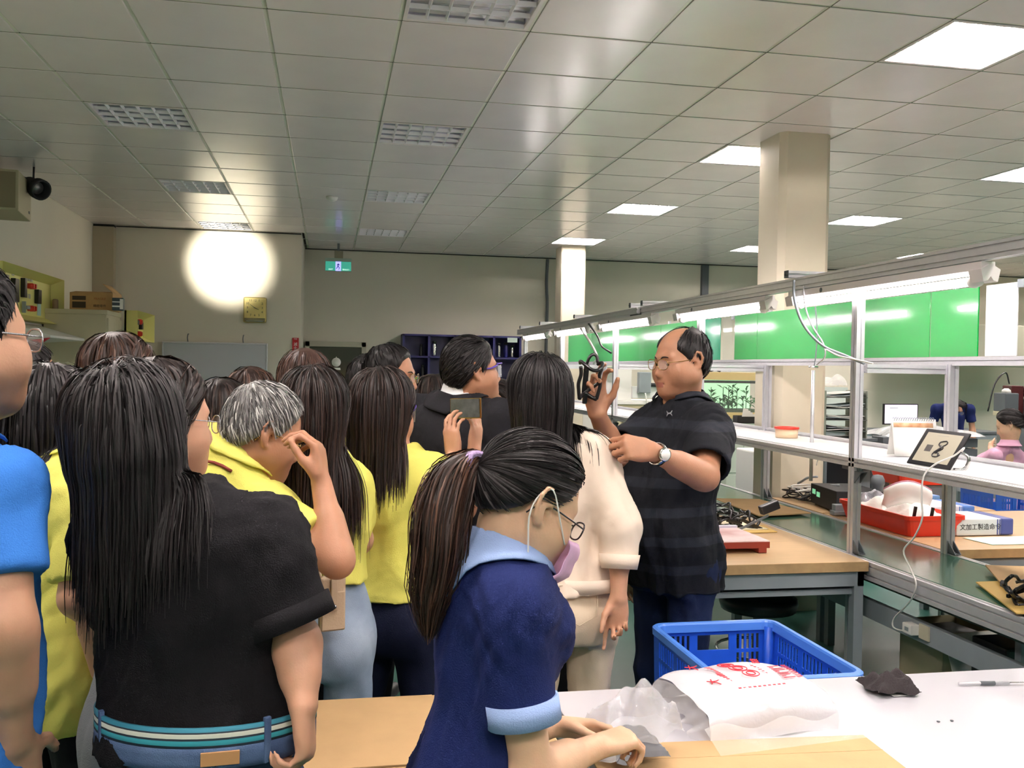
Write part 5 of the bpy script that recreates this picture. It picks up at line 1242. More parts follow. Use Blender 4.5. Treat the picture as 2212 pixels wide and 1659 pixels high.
# ---------------------------------------------------------------- hands
def hand_prims(wr, d, pn, side, curls=(25, 30, 20), thumb=(.75, .55, .35), s=1., spread=.07, per=None):
    d = unit(d); pn = unit(np.asarray(pn, float)-d*np.dot(pn, d)); t = side*np.cross(d, pn); wr = np.asarray(wr, float); P = []
    kn = [(.030, .088), (.0105, .092), (-.0095, .088), (-.0285, .079)]; L = [(.042, .026, .02), (.046, .03, .021), (.042, .028, .02), (.033, .021, .018)]; r0 = [.0092, .0094, .009, .008]
    for i, (tt, dd) in enumerate(kn):
        kp = wr+s*(d*dd+t*tt); P.append(cap(wr+s*(t*tt*.55), kp, .0135*s, .0108*s, k=.012*s))
        c = per[i] if per else curls; ang = 0.; p = kp; fd0 = unit(d+t*spread*(1.5-i)*.9)
        for q in range(3):
            ang += math.radians(c[q]); fd = math.cos(ang)*fd0+math.sin(ang)*pn; p2 = p+fd*L[i][q]*s
            P.append(cap(p, p2, (r0[i]-.0007*q)*s, (r0[i]-.0007*(q+1))*s, k=.004*s)); p = p2
    P.append(ell(wr+s*(d*.045+pn*.004), V(.036, .046, .0145)*s, np.stack([t, d, np.cross(t, d)], 1), k=.015*s))
    b = wr+s*(d*.022+t*.024+pn*.006); td = unit(t*thumb[0]+d*thumb[1]+pn*thumb[2]); p1 = b+td*.044*s; td2 = unit(td*.8+d*.45+pn*.2*thumb[2]-t*.15); p2 = p1+td2*.032*s; p3 = p2+unit(td2*.8+d*.35+pn*.15)*.025*s
    P += [cap(b, p1, .0155*s, .012*s, k=.012*s), cap(p1, p2, .0112*s, .0098*s, k=.005*s), cap(p2, p3, .0096*s, .0078*s, k=.005*s)]
    return P

# ---------------------------------------------------------------- skeleton
def skeleton(x, y, yaw, H, lean=0., sh=.19, hip=.092, side_lean=0., z0=0.):
    a = math.radians(yaw); f = V(math.sin(a), math.cos(a), 0); r = V(math.cos(a), -math.sin(a), 0); s = H/1.70; Zv = V(0, 0, 1)
    l, m = math.radians(lean), math.radians(side_lean); u = unit(Zv*math.cos(l)+f*math.sin(l)+r*math.sin(m))
    J = dict(f=f, r=r, u=u, s=s, H=H); J['pel'] = V(x, y, .93*s+z0)
    J['neck'] = J['pel']+u*.525*s; J['chest'] = J['pel']+u*.33*s
    ff = unit(f-u*(f@u)); rr_ = np.cross(ff, u); J['fu'], J['ru'] = ff, rr_
    for n, q in (('L', -1), ('R', 1)):
        J['sh'+n] = J['neck']-u*.07*s+rr_*q*sh; J['el'+n] = J['sh'+n]+(-Zv*.285+r*q*.045-f*.02)*s; J['wr'+n] = J['el'+n]+(-Zv*.245+f*.06)*s
        J['hip'+n] = J['pel']+r*q*hip*s-Zv*.05*s; J['kn'+n] = J['hip'+n]+(-Zv*.40+f*.015)*s; J['an'+n] = V(*(J['hip'+n]+r*q*.01)[:2], z0+.075*s)-f*.02
    J['hc'] = J['neck']+(Zv*.135+f*.035)*s
    return J
TORSO = dict(m=([-.12, -.02, .08, .20, .32, .42, .49, .535], [.158, .166, .160, .156, .168, .165, .115, .065], [.122, .125, .116, .112, .118, .105, .078, .058], [-.012, -.01, .0, .008, 0, -.01, -.012, -.004]),
             w=([-.12, -.02, .08, .20, .32, .42, .49, .535], [.160, .168, .148, .130, .142, .140, .095, .056], [.124, .128, .106, .093, .105, .094, .068, .05], [-.014, -.012, -.004, .004, .004, -.006, -.01, -.004]))
def torso(J, kind, grow=0., wide=1., deep=1., belly=0., bust=0., z0=-.12, k=.04):
    zs, ws, ds, ys = [np.array(q, float) for q in TORSO[kind]]; s = J['s']; R = np.stack([J['ru'], J['fu'], J['u']], 1)
    ws = ws*wide; ds = ds*deep+belly*np.interp(zs, [-.1, .05, .15, .3, .45], [.2, .8, 1, .35, 0])*.5; ys = ys+belly*np.interp(zs, [-.1, .05, .15, .3, .45], [.2, .8, 1, .35, 0])*.5
    if z0 > -.02:
        k2 = zs > z0+.02; ws, ds, ys = [np.r_[np.interp(z0, zs, q), q[k2]] for q in (ws, ds, ys)]; zs = np.r_[z0, zs[k2]]
    else: zs[0] = z0
    P = [loft(J['pel'], R, zs*s, ws*s, ds*s, ys*s, k=k, grow=grow)]
    for n in 'LR':
        P += [cap(J['neck']-J['u']*.035*s, J['sh'+n], .05*s+grow*.6, .056*s*wide**.5+grow, k=.05)]
        if bust: P += [ell(J['chest']+J['fu']*(.085*s)+J['ru']*(.062 if n == 'R' else -.062)*s+J['u']*.02, V(.06, .05, .06)*s*bust+grow, R, k=.05)]
    return P

# ---------------------------------------------------------------- hair strands
def ribbons(paths, r, col, out, rng, taper=.3, roll=.5):
    """flat tapering strands lying on the hair surface"""
    N, S, _ = paths.shape; T_ = np.gradient(paths, axis=1); T_ /= np.linalg.norm(T_, axis=2, keepdims=True)+1e-9
    out = out/(np.linalg.norm(out, axis=2, keepdims=True)+1e-9); A = np.cross(T_, out); A /= np.linalg.norm(A, axis=2, keepdims=True)+1e-9; B = np.cross(A, T_)
    a = rng.normal(0, roll, (N, 1, 1)); A = np.cos(a)*A+np.sin(a)*B
    prof = np.interp(np.linspace(0, 1, S), [0, .15, .7, 1], [.6, 1, 1, taper]); rad = np.asarray(r).reshape(-1, 1)*prof[None]*1.25
    vs = np.stack([paths-rad[..., None]*A, paths+rad[..., None]*A], 2); base = (np.arange(N)[:, None]*S+np.arange(S-1)[None])*2
    return vs.reshape(-1, 3), np.stack([base, base+1, base+3, base+2], -1).reshape(-1, 4), np.repeat(col, S*2, 0)
def tubes(paths, r, col, taper=.35, n=3):
    N, S, _ = paths.shape; T_ = np.gradient(paths, axis=1); T_ /= np.linalg.norm(T_, axis=2, keepdims=True)+1e-9
    ref = np.tile(V(.3, .8, .5), (N, S, 1)); A = np.cross(T_, ref); A /= np.linalg.norm(A, axis=2, keepdims=True)+1e-9; B = np.cross(T_, A)
    prof = np.interp(np.linspace(0, 1, S), [0, .15, .7, 1], [.6, 1, 1, taper]); rad = np.asarray(r).reshape(-1, 1)*prof[None]
    vs = np.stack([paths+rad[..., None]*(math.cos(2*PI*q/n)*A+math.sin(2*PI*q/n)*B) for q in range(n)], 2)
    base = (np.arange(N)[:, None]*S+np.arange(S-1)[None])*n
    f = np.concatenate([np.stack([base+q, base+(q+1) % n, base+n+(q+1) % n, base+n+q], -1).reshape(-1, 4) for q in range(n)])
    return vs.reshape(-1, 3), f, np.repeat(col, S*n, 0)
def grow_hair(root, d0, L, S, solids, grav=.5, keep=.6, off=.004, pull=None, wav=.0, rng=None, hug=None, hugz=None):
    N = len(root); P = root.copy(); d = d0.copy(); out = [P.copy()]; step = (L/(S-1))[:, None]; e = .004
    offv = off if np.ndim(off) else np.full(N, off)
    for i in range(1, S):
        g = np.tile(V(0, 0, -1.), (N, 1))*grav
        if pull is not None: g = g+pull(P, i/(S-1))
        d = d*keep+g+(rng.normal(0, wav, (N, 3)) if wav else 0); d /= np.linalg.norm(d, axis=1, keepdims=True)+1e-9
        P = P+d*step
        if hug is not None:
            m = hugz(P)
            if m.any():
                Q = P[m]; F = eval_pts(hug, Q); G = np.stack([eval_pts(hug, Q+V(*(e if a == b else 0 for b in range(3))))-F for a in range(3)], 1); G /= np.linalg.norm(G, axis=1, keepdims=True)+1e-9
                P[m] = Q-G*np.clip(F-offv[m], -.02, .03)[:, None]*.9; dn = (d[m]*G).sum(1, keepdims=True); d[m] = d[m]-dn*G*.8
        for _ in range(2):
            F = eval_pts(solids, P); bad = F < offv
            if not bad.any(): break
            Q = P[bad]; G = np.stack([eval_pts(solids, Q+V(*(e if a == b else 0 for b in range(3))))-F[bad] for a in range(3)], 1); G /= np.linalg.norm(G, axis=1, keepdims=True)+1e-9
            P[bad] = Q+G*(offv[bad]-F[bad])[:, None]*1.02
            dn = (d[bad]*G).sum(1, keepdims=True); d[bad] = d[bad]-np.minimum(dn, 0)*G
        d /= np.linalg.norm(d, axis=1, keepdims=True)+1e-9
        out.append(P.copy())
    return np.stack(out, 1)
HL = dict(
    man=([-.12, -.06, -.036, -.012, .0, .016, .03, .05, .068, .09], [-.072, -.066, -.03, .012, .016, -.022, .012, .04, .088, .15]),
    woman=([-.12, -.05, -.02, .0, .02, .035, .055, .075, .09], [-.10, -.09, -.06, -.02, -.01, .0, .035, .082, .15]),
    tied=([-.12, -.075, -.05, -.03, -.008, .006, .02, .045, .066, .09], [-.06, -.052, -.03, .0, .026, .03, .005, .03, .075, .15]),
    full=([-.12, -.06, -.04, -.02, .0, .02, .04, .06, .078, .1], [-.16, -.14, -.11, -.08, -.06, -.045, -.02, .03, .07, .15]))
def hair_region(style, bald=False):
    ys, zs = HL[style]
    def inside(L):
        ok = L[:, 2] > np.interp(L[:, 1], ys, zs)
        if bald: ok &= ~(((L[:, 0]/.056)**2+((L[:, 1]-.075)/.125)**2 < 1) & (L[:, 2] > .05))
        return ok
    return inside
def add_hair(person, J, style, cols, cap_t=.012, strands=900, length=(.03, .05), S=7, rad=.0016, mode='short', body=None, seed=1, hs=1., name='hair', bald=False, part=0., coll=.004, h=.0045, wav=.02, puff=(0, 0, 0), tie=None, tail=None, back=.5, comb=(0, 0, 0)):
    """one mesh: a scalp cap plus strands that lie over head and shoulders"""
    hc, R = J['hc'], J['hR']; rng = np.random.default_rng(seed); ys, zs = HL[style]; loc = J['loc']
    r = V(.0755, .093, .083)+cap_t+V(*puff)
    e1 = ell((0, -.014, .036), r); e2 = ell((0, -.028, -.0), (r[0]*.97, r[1]*.86, r[2]*.9)); fa, fb = e1.f, e2.f
    def f(X, Y, Z):
        d = smin(fa(X, Y, Z), fb(X, Y, Z), .02)
        g_ = Z-np.interp(Y, ys, zs); d = np.maximum(d+np.clip(.018-g_, 0, .03)*.45, -g_*.72)
        if bald: d = np.maximum(d, -(np.sqrt((X/.056)**2+((Y-.075)/.125)**2)-1)*.05-np.maximum(.05-Z, 0)*3)
        return d
    capP = [xf(Pr(f, np.minimum(e1.lo, e2.lo), np.maximum(e1.hi, e2.hi)), hc, R, hs)]
    Vv, Q = solidify(capP, h); Vv = relax(Vv, Q, 2); nn = vnormals(Vv, Q); Vv = Vv+nn*(folds((Vv-hc)@R, seed, 90, 6, (1, 1, .6))*.0012)[:, None]
    c0 = np.array(lin(cols[0]))[:3]*.75; colv = np.tile(np.r_[c0, 1], (len(Vv), 1))
    # strand roots
    u = rng.normal(size=(strands*6, 3)); u /= np.linalg.norm(u, axis=1, keepdims=True); Lp = u*r*.985+V(0, -.014, .036); ok = hair_region(style, bald)(Lp-V(0, .0, .004)); Lp = Lp[ok][:strands]; u = u[ok][:strands]; N = len(Lp)
    root = hc+hs*(Lp@R.T); nrm = u@R.T; capU = [xf(e1, hc, R, hs), xf(e2, hc, R, hs)]
    for _ in range(3): root = root-nrm*(eval_pts(capU, root)+.0008)[:, None]
    solids = body or []
    length = rng.uniform(length[0], length[1], N)*hs if mode != 'tied' else np.full(N, .2)
    if mode == 'short':
        cr = V(part*.03, -.055, .1); t = Lp-cr; t = t+np.asarray(comb)*.08; t -= u*(t*u).sum(1, keepdims=True); t /= np.linalg.norm(t, axis=1, keepdims=True)+1e-9
        t = t+rng.normal(0, .16, (N, 3)); d0 = (t/np.linalg.norm(t, axis=1, keepdims=True))@R.T
        hsol = [xf(e1, hc, R, hs), xf(e2, hc, R, hs)]
        paths = grow_hair(root, d0, length, S, hsol, .06, .9, -.001+.006*rng.random(N)**2, None, .03, rng, hsol, lambda P: np.ones(len(P), bool))
        keepm = hair_region(style, bald)((paths[:, -1]-hc)@R/hs+V(0, 0, .008)); paths = paths[keepm]; N = len(paths)
    elif mode == 'long':
        sgn = np.sign(Lp[:, 0]-part*.02+1e-4); fr = np.clip((Lp[:, 1]-.0)/.07, 0, 1)[:, None]
        rad0 = Lp-V(part*.02, -.035, .115); rad0[:, 1] -= .11*fr[:, 0]; rad0[:, 0] += sgn*.03*fr[:, 0]; rad0 += rng.normal(0, .008, (N, 3)); d0 = rad0@R.T; d0 -= nrm*(d0*nrm).sum(1, keepdims=True); d0 /= np.linalg.norm(d0, axis=1, keepdims=True)+1e-9
        hsol = [xf(ell((0, -.014, .036), r*.985), hc, R, hs), xf(ell((0, .028, -.012), (.074, .068, .09)), hc, R, hs), xf(ell((0, -.02, -.05), (.062, .062, .07)), hc, R, hs)]
        fwd = R[:, 1]
        def pull(P, t):
            l = (P-hc)@R/hs; fz = np.clip((l[:, 1]+.01)/.05, 0, 1)*(l[:, 2] > -.14); return -fwd[None]*(fz*back)[:, None]
        offs = .001+.007*rng.random(N)**1.5*(coll/.004)
        capE = [xf(e1, hc, R, hs), xf(ell((0, -.03, -.03), (r[0]*.95, r[1]*.86, r[2]*1.05)), hc, R, hs)]
        paths = grow_hair(root, d0, length, S, hsol+solids, .42, .62, offs, pull, wav, rng, capE, lambda P: ((P-hc)@R/hs)[:, 2] > -.075)
    elif mode == 'tied':
        tp = hc+hs*(R@V(*tie)); hsol = capU
        dist = np.linalg.norm(root-tp, axis=1); length = dist*1.12
        def pull(P, t):
            v = tp-P; return 1.2*v/(np.linalg.norm(v, axis=1, keepdims=True)+1e-9)
        paths = grow_hair(root, nrm*.0+(tp-root)/dist[:, None], length, S, hsol, 0., .5, .0015+.002*rng.random(N), pull, .03, rng)
    c = np.array([lin(q)[:3] for q in cols]); ci = c[rng.integers(0, len(c), N)]*rng.uniform(.65, 1.35, (N, 1)); ci = np.c_[np.clip(ci, 0, 1), np.ones(N)]
    ctr = np.stack([np.full(paths.shape[:2], hc[0]), np.full(paths.shape[:2], hc[1]), np.minimum(paths[..., 2], hc[2]+.02)], -1)
    tv, tf, tc = ribbons(paths, rad*rng.uniform(.6, 1.3, N), ci, paths-ctr, rng)
    allv = [Vv, tv]; allf = [Q, tf+len(Vv)]; allc = [colv, tc]
    if tail is not None:
        guide, Nt, spread, tl = tail; gp = np.array([np.asarray(q, float) for q in bezier(guide, S*3)]); tt = np.linspace(0, 1, len(gp)); So = 16
        o1 = rng.normal(0, 1, (Nt, 3)); o1 /= np.linalg.norm(o1, axis=1, keepdims=True); o1 *= rng.random((Nt, 1))**.5
        ln = rng.uniform(.72, 1.04, Nt); q = np.linspace(0, 1, So)
        pth = np.zeros((Nt, So, 3))
        for a in range(3): pth[:, :, a] = np.interp(np.clip(q[None]*ln[:, None], 0, 1), tt, gp[:, a])
        wd = np.interp(q, [0, .12, .5, .8, 1], spread); ph = rng.uniform(0, 6.28, (Nt, 1)); wv = rng.uniform(4, 9, (Nt, 1))
        pth += o1[:, None]*wd[None, :, None]; pth += o1[:, None]*(np.sin(q[None]*wv+ph)*.006*q[None])[..., None]
        cols_t = tl; c = np.array([lin(x)[:3] for x in cols_t]); ci = c[rng.integers(0, len(c), Nt)]*rng.uniform(.6, 1.4, (Nt, 1)); ci = np.c_[np.clip(ci, 0, 1), np.ones(Nt)]
        tv2, tf2, tc2 = ribbons(pth, rad*rng.uniform(.7, 1.5, Nt), ci, o1[:, None]+np.zeros_like(pth), rng); allf.append(tf2+sum(len(x) for x in allv)); allv.append(tv2); allc.append(tc2)
    Va, Fa, Ca = np.concatenate(allv), np.concatenate(allf), np.concatenate(allc)
    me = np_mesh(name, Va-loc, Fa); ca = me.color_attributes.new('hcol', 'FLOAT_COLOR', 'POINT'); ca.data.foreach_set('color', Ca.astype(np.float32).ravel())
    return link_mesh(name, me, HM, person)

# ---------------------------------------------------------------- accessories on the head
def eyeglasses(person, J, rim, hs=1., safety=False, name='eyeglasses', w=.027, hgt=.019, down=0., fwd=0., rr_=.0012):
    R, hc, loc = J['hR'], J['hc'], J['loc']; g = bpy.data.objects.new(name, None); COL.objects.link(g); g.parent = person
    W = lambda p: hc+hs*(R@V(*p))-loc
    y0, z0 = .104+fwd, -.002-down
    fr = MB(); cx = .0335
    if not safety:
        for s in (-1, 1):
            ring = [(s*cx+w*math.copysign(abs(math.cos(t))**.8, math.cos(t)), y0-.006*(abs(s*cx+w*math.cos(t))/.06)**2, z0+hgt*math.copysign(abs(math.sin(t))**.8, math.sin(t))) for t in np.linspace(0, 2*PI, 26)[:-1]]
            fr.tube([W(p) for p in ring], rr_*hs, 6, closed=True)
            ln = MB(); vs = [W(p) for p in ring]; ln.raw(vs, [tuple(range(len(vs)))]); ln.build('lens', LENS, g)
        fr.tube([W(p) for p in bezier([(-cx+w, y0, z0+.004), (0, y0+.003, z0+.008), (cx-w, y0, z0+.004)], 10)], rr_*hs, 6)
        hx = cx+w
    else:
        hx = .066
        for s in (-1, 1):
            ln = MB(); ln.grid(lambda u, v: W((s*(.006+.058*u), y0+.006-.030*u**2.2, z0-.027+.05*v*(1-.12*u))), 8, 3, True, .0012); ln.build('lens', SHIELD, g)
        fr.tube([W(p) for p in bezier([(-hx, y0-.026, z0+.024), (-.035, y0+.002, z0+.026), (0, y0+.007, z0+.024), (.035, y0+.002, z0+.026), (hx, y0-.026, z0+.024)], 18)], .003*hs, 6)
    fr.build('frame', rim, g)
    for s in (-1, 1):
        t = MB(); t.tube([W(p) for p in bezier([(s*hx, y0-(.008 if not safety else .026), z0+(.006 if not safety else .02)), (s*.077, y0-.06, z0+.008), (s*.0815, .0, z0+.009), (s*.082, -.022, z0-.002), (s*.079, -.034, z0-.02)], 16)], (rr_ if not safety else .0034)*hs, 6); t.build('temple', rim, g)
    return g
def eyes(person, J, hs=1., look=(0, 0), open_=1.):
    R, hc, loc = J['hR'], J['hc'], J['loc']; Rl = Matrix([[float(R[i][j]) for j in range(3)] for i in range(3)])
    for s in (-1, 1):
        e = MB(); c = V(s*.0325, .0708, -.0045)
        prof = [(.0115*math.sin(a)+1e-5, .0115*math.cos(a)) for a in np.linspace(0, PI/2, 8)]
        lk = unit(V(look[0], 1, look[1])); q = Vector(lk).to_track_quat('Z', 'Y').to_matrix()
        e.lathe([(p[0]*1., p[1]) for p in prof], n=16); e.build('eye', IRIS, person, hc+hs*(R@c)-loc, (Rl @ q).to_euler())
def brows(person, J, hs, col, t=.0022):
    R, hc, loc = J['hR'], J['hc'], J['loc']
    for s in (-1, 1):
        MB().tube([hc+hs*(R@V(*p))-loc for p in bezier([(s*.012, .0925, .0175), (s*.026, .0905, .024), (s*.044, .0765, .0195)], 10)], [t*.7]+[t]*9+[t*.4], 6).build('eyebrow', mat('brow_'+col, col, .8), person)
def pole(a, b): return np.asarray(a, float), np.asarray(b, float)
def ring_band(name, a, b, r, th, m, parent, loc, n=26, ra=None, oval=1.0):
    """hollow band round the axis a-b"""
    a, b = np.asarray(a, float), np.asarray(b, float); t = unit(b-a); x = unit(np.cross(t, V(.1, .3, 1))); y = np.cross(t, x); ra = r if ra is None else ra
    mb = MB(); prof = [(ra, 0), (r, 1), (r-th, 1), (ra-th, 0)]; vs = []; fs = []
    for (q, u) in prof:
        for k in range(n): vs.append(a+(b-a)*u+q*(math.cos(2*PI*k/n)*x+math.sin(2*PI*k/n)*y*oval)-loc)
    for i in range(4):
        for k in range(n): fs.append((i*n+k, i*n+(k+1) % n, ((i+1) % 4)*n+(k+1) % n, ((i+1) % 4)*n+k))
    return mb.raw(vs, fs, True).build(name, m, parent)
def collar(person, J, m, r0=.064, r1=.092, z0=.035, z1=-.02, opening=35, name='collar', dz=.0, fw=0.):
    loc = J['loc']; ax = unit(J['hc']-J['neck']+J['u']*.1); f = unit(J['fu']-ax*(J['fu']@ax)); r = np.cross(f, ax); c = J['neck']-ax*(.005-dz)*J['s']+f*fw; s = J['s']
    def fn(u, v):
        a = math.radians(-180+opening)+u*math.radians(360-2*opening); a2 = a+PI/2+PI/2   # centred on the back
        rad = r0+(r1-r0)*v**1.3; z = z0+.012*math.sin(PI*min(1, v*2.2))*.5+(z1-z0)*v; k = max(0, abs(u-.5)*2-.72)/.28
        z -= .03*k*v; rad += .01*k*v
        return c+s*(rad*(math.sin(a2)*r*1.12+math.cos(a2)*f*1.0*1.02)+z*ax)-f*.012-loc
    sol = J.get('shirt_solids')
    def fn2(u, v):
        p = fn(u, v)+loc
        if sol:
            q = p[None]+ax[None]*np.linspace(0, .12, 41)[:, None]; F = eval_pts(sol, q); ok = np.nonzero(F > .006+.004*v)[0]
            if len(ok): p = q[ok[0]]
        return p-loc
    return MB().grid(fn2, 36, 8, True, .0035).build(name, m, person)

# ---------------------------------------------------------------- a whole person
def person(lab, J, skin='mid', female=False, head=(0, 0, 0), hs=1., fat=0., hands=None, shirt=None, trousers=None, kind=None, h=.005, hc=.007, wide=1., deep=1., belly=0., bust=0., seed=1, neck_r=None, arm_r=1., legs=True, shoes='black', feet_z=0., fold=.0035, hem=-.13, open_eyes=True, face=True, look=(0, 0), lips=True, extra_core=(), sleeve=.62, sleeve_r=1., sleeve_l=None, low=0., skirt=0., fsmooth=2, collar_m=None, collar_kw=None, trouser_w=1., neck_cut=None, arms='LR', cuff=None, belt=None):
    loc = V(J['pel'][0], J['pel'][1], feet_z); t = empty('person', loc, 0, lab, 'person'); J['loc'] = loc; s = J['s']; kind = kind or ('w' if female else 'm')
    if 'hR' not in J: J['hR'] = head_frame(*head)
    hR, hcen = J['hR'], J['hc']; nr = neck_r or (.047 if female else .056)
    # body: head, neck, arms and hands with an inner trunk, one continuous skin
    B = [xf(p, hcen, hR, hs) for p in head_prims(fat, female=female)]
    nb = J['neck']-J['u']*.03*s; nt = hcen+hs*(hR@V(0, -.022, -.06))
    B += [cap(nb, nt, nr*1.15, nr, k=.03), cap(J['pel'], J['chest'], .07*s, .08*s, k=.03), cap(J['chest'], nb, .075*s, .05*s, k=.03)]
    B += list(extra_core)
    for n, q in (('L', -1), ('R', 1)):
        a, e, w = J['sh'+n], J['el'+n], J['wr'+n]
        B += [cap(nb, a, .045*s, .04*s, k=.03), cap(a, e, .045*s*arm_r, .038*s*arm_r, k=.02), cap(e, w, .038*s*arm_r, .0255*s*arm_r**.5, k=.02), cap(e+(w-e)*.12, e+(w-e)*.5, .039*s*arm_r, .034*s*arm_r, k=.02)]
        hd = (hands or {}).get(n)
        if hd != 'none':
            hd = dict(hd or {}); d = hd.pop('d', unit(w-e)); pn = hd.pop('pn', -J['r']*q); sz = hd.pop('s', s*(.94 if female else 1.02)); B += hand_prims(w, d, pn, q, s=sz, **hd)
    for n in 'LR': B += [cap(J['pel'], J['hip'+n]-V(0, 0, .08), .06*s, .05*s, k=.02)]
    def mf(C):
        l = (C-hcen)@hR/hs; lipz = (np.abs(l[:, 0]) < .0225-.25*np.abs(l[:, 2]+.0742)) & (np.abs(l[:, 2]+.0742) < .0098) & (l[:, 1] > .0845); return np.where(lipz, 1, 0)
    body = solid_obj('body', B, h, [SK[skin], LIP], t, loc, it=1, matfn=mf if (face and lips) else None)
    J['B'] = B
    if face and open_eyes: eyes(t, J, hs, look)
    # shirt
    sp = torso(J, kind, .010, wide, deep, belly, bust, hem); J['shirt_solids'] = list(sp)
    sl = sleeve if isinstance(sleeve, dict) else dict(L=sleeve, R=sleeve)
    still = []
    for n in arms:
        a, e, w = J['sh'+n], J['el'+n], J['wr'+n]; f_ = sl[n]
        r0, r1 = .060*s*sleeve_r*arm_r**.7, .066*s*sleeve_r*arm_r**.7
        if f_ <= 1:
            d = unit(e-a); end = a+(e-a)*f_
            c = clip(cap(a, a+(e-a)*(f_+.25), r0, r1, k=.045), (end, d)); bore = cap(end-d*.03, end+d*.2, r1-.016, r1-.013); still.append(bore)
            sp.append(minus(c, bore) if hc <= .0075 else c); J['shirt_solids'].append(cap(a, end, r0, r1, k=.04))
        else:
            d = unit(w-e); end = e+(w-e)*(f_-1)
            sp.append(cap(a, e, r0, .052*s*sleeve_r, k=.045)); c = clip(cap(e, e+(w-e)*(f_-1+.3), .052*s*sleeve_r, (.046 if f_ < 1.7 else .04)*s*sleeve_r, k=.03), (end, d))
            still.append(cap(end-d*.03, end+d*.2, .036*s*sleeve_r)); sp.append(minus(c, still[-1])); J['shirt_solids'] += [cap(a, e, r0, .05*s), cap(e, end, .05*s, .045*s)]
    if skirt: sp.append(loft(J['pel'], np.stack([J['r'], J['f'], V(0, 0, 1)], 1), [hem*s-.0, .0], [.172*wide*s+skirt, .165*wide*s], [.115*deep*s+skirt, .11*deep*s], k=.03))
    # neck hole
    ax = unit(hcen-J['neck']); sp.append(cap(J['neck']-J['u']*.035*s+J['fu']*.004, J['neck']+ax*.12, nr*1.16+.004, nr*1.16+.004, k=.008, op='s'))
    if neck_cut: sp += neck_cut
    sh_o = solid_obj('shirt', sp, hc, CL[shirt], t, loc, fold, seed, 42., fsmooth, still=still+[cap(J['neck'], J['neck']+ax*.1, nr*1.16)])
    if collar_m: collar(t, J, CL[collar_m], **(collar_kw or {}))
    if cuff:
        for n in arms:
            f_ = sl[n]
            if f_ <= 1:
                a, e = J['sh'+n], J['el'+n]; d = unit(e-a); end = a+(e-a)*f_; r1 = .066*s*sleeve_r*arm_r**.7
                ring_band('cuff', end-d*cuff[1], end+d*.006, r1+.004, .006, CL[cuff[0]], t, loc)
    # trousers and shoes
    if trousers:
        tw = trouser_w; Rl = np.stack([J['r'], J['f'], V(0, 0, 1)], 1)
        tp = [loft(J['pel'], Rl, np.array([-.14, -.05, .02, .10, .14])*s, np.array([.15, .166, .158, .138, .132])*s*wide*tw, np.array([.10, .114, .104, .09, .086])*s*deep*tw+belly*.22, np.array([-.01, -.012, -.006, 0, 0])*s+belly*.12, k=.04)]
        if legs:
            for n in 'LR':
                hp_, k_, an = J['hip'+n], J['kn'+n], J['an'+n]
                tp += [cap(hp_, k_, .088*s*tw, .062*s*tw, k=.03), clip(cap(k_, an-V(0, 0, .03), .062*s*tw, .055*s*tw, k=.03), (an-V(0, 0, .035), (0, 0, -1)))]
                tp += [ell(J['pel']+J['r']*(.06 if n == 'R' else -.06)*s-J['f']*.055*s-V(0, 0, .05*s), V(.076, .066, .085)*s*tw, k=.05)]
        J['trousers_o'] = solid_obj('trousers', tp, hc*1.8, CL[trousers], t, loc, fold*.9, seed+5, 36., 2)
        if legs:
            for n, q in (('L', -1), ('R', 1)):
                an = J['an'+n]; toe = J['f']*.17*s+J['r']*q*.03; g = V(an[0], an[1], feet_z)
                solid_obj('shoe', [cap(g-J['f']*.05*s+V(0, 0, .04), g+toe+V(0, 0, .03), .043*s, .036*s, k=.02), cap(g+V(0, 0, .05), g+V(0, 0, .11), .05*s, .045*s, k=.03)], .014, mat('shoe_'+shoes, {'black': '#1a1a1c', 'red': '#7c2630', 'white': '#d8d8d8'}[shoes], .5), t, loc, flat_z=feet_z)
    J['obj'] = t; J['hs'] = hs
    return t
# ================================================================== the people
def pose(px, Y, yaw, H, py=1150, **kw):
    p = at(px, py, Y=Y); return skeleton(p[0], Y, yaw, H, **kw)
def setj(J, **kw):
    for k, v in kw.items(): J[k] = at(v[0], v[1], Y=v[2]) if len(v) == 3 else np.asarray(v[0], float)
    return J
def surf(prims, px, py, off=.003, t0=.8, t1=5.):
    d = ray(px, py); t = np.linspace(t0, t1, 1400); P = V(0, 0, CZ)+d[None]*t[:, None]; F = eval_pts(prims, P)
    i = np.argmax(F < off); return P[i]
def head_solids(J): return [xf(ell((0, -.014, .036), (.0755, .093, .083)), J['hc'], J['hR']), xf(ell((0, .03, -.02), (.063, .06, .085)), J['hc'], J['hR']), cap(J['neck'], J['hc'], .05)]
BLK = ['#100d0e', '#171314', '#1f1a1b', '#0c0a0b']; BRN = ['#2a1b15', '#3a261d', '#21160f', '#4a3226']; DBR = ['#1c1412', '#261a16', '#140f0e', '#30211b']; GRY = ['#8e8d8c', '#a8a7a5', '#6d6b6a', '#504e4e', '#c0bfbc', '#3e3c3c']
GOLD = mat('gold_wire', '#c9a868', .2, metal=1.); PURP = mat('purple_plastic', '#5a3fb0', .3); DKFR = mat('dark_rim', '#241d22', .3); SILV = mat('silver_rim', '#c9c9cf', .2, metal=.9)

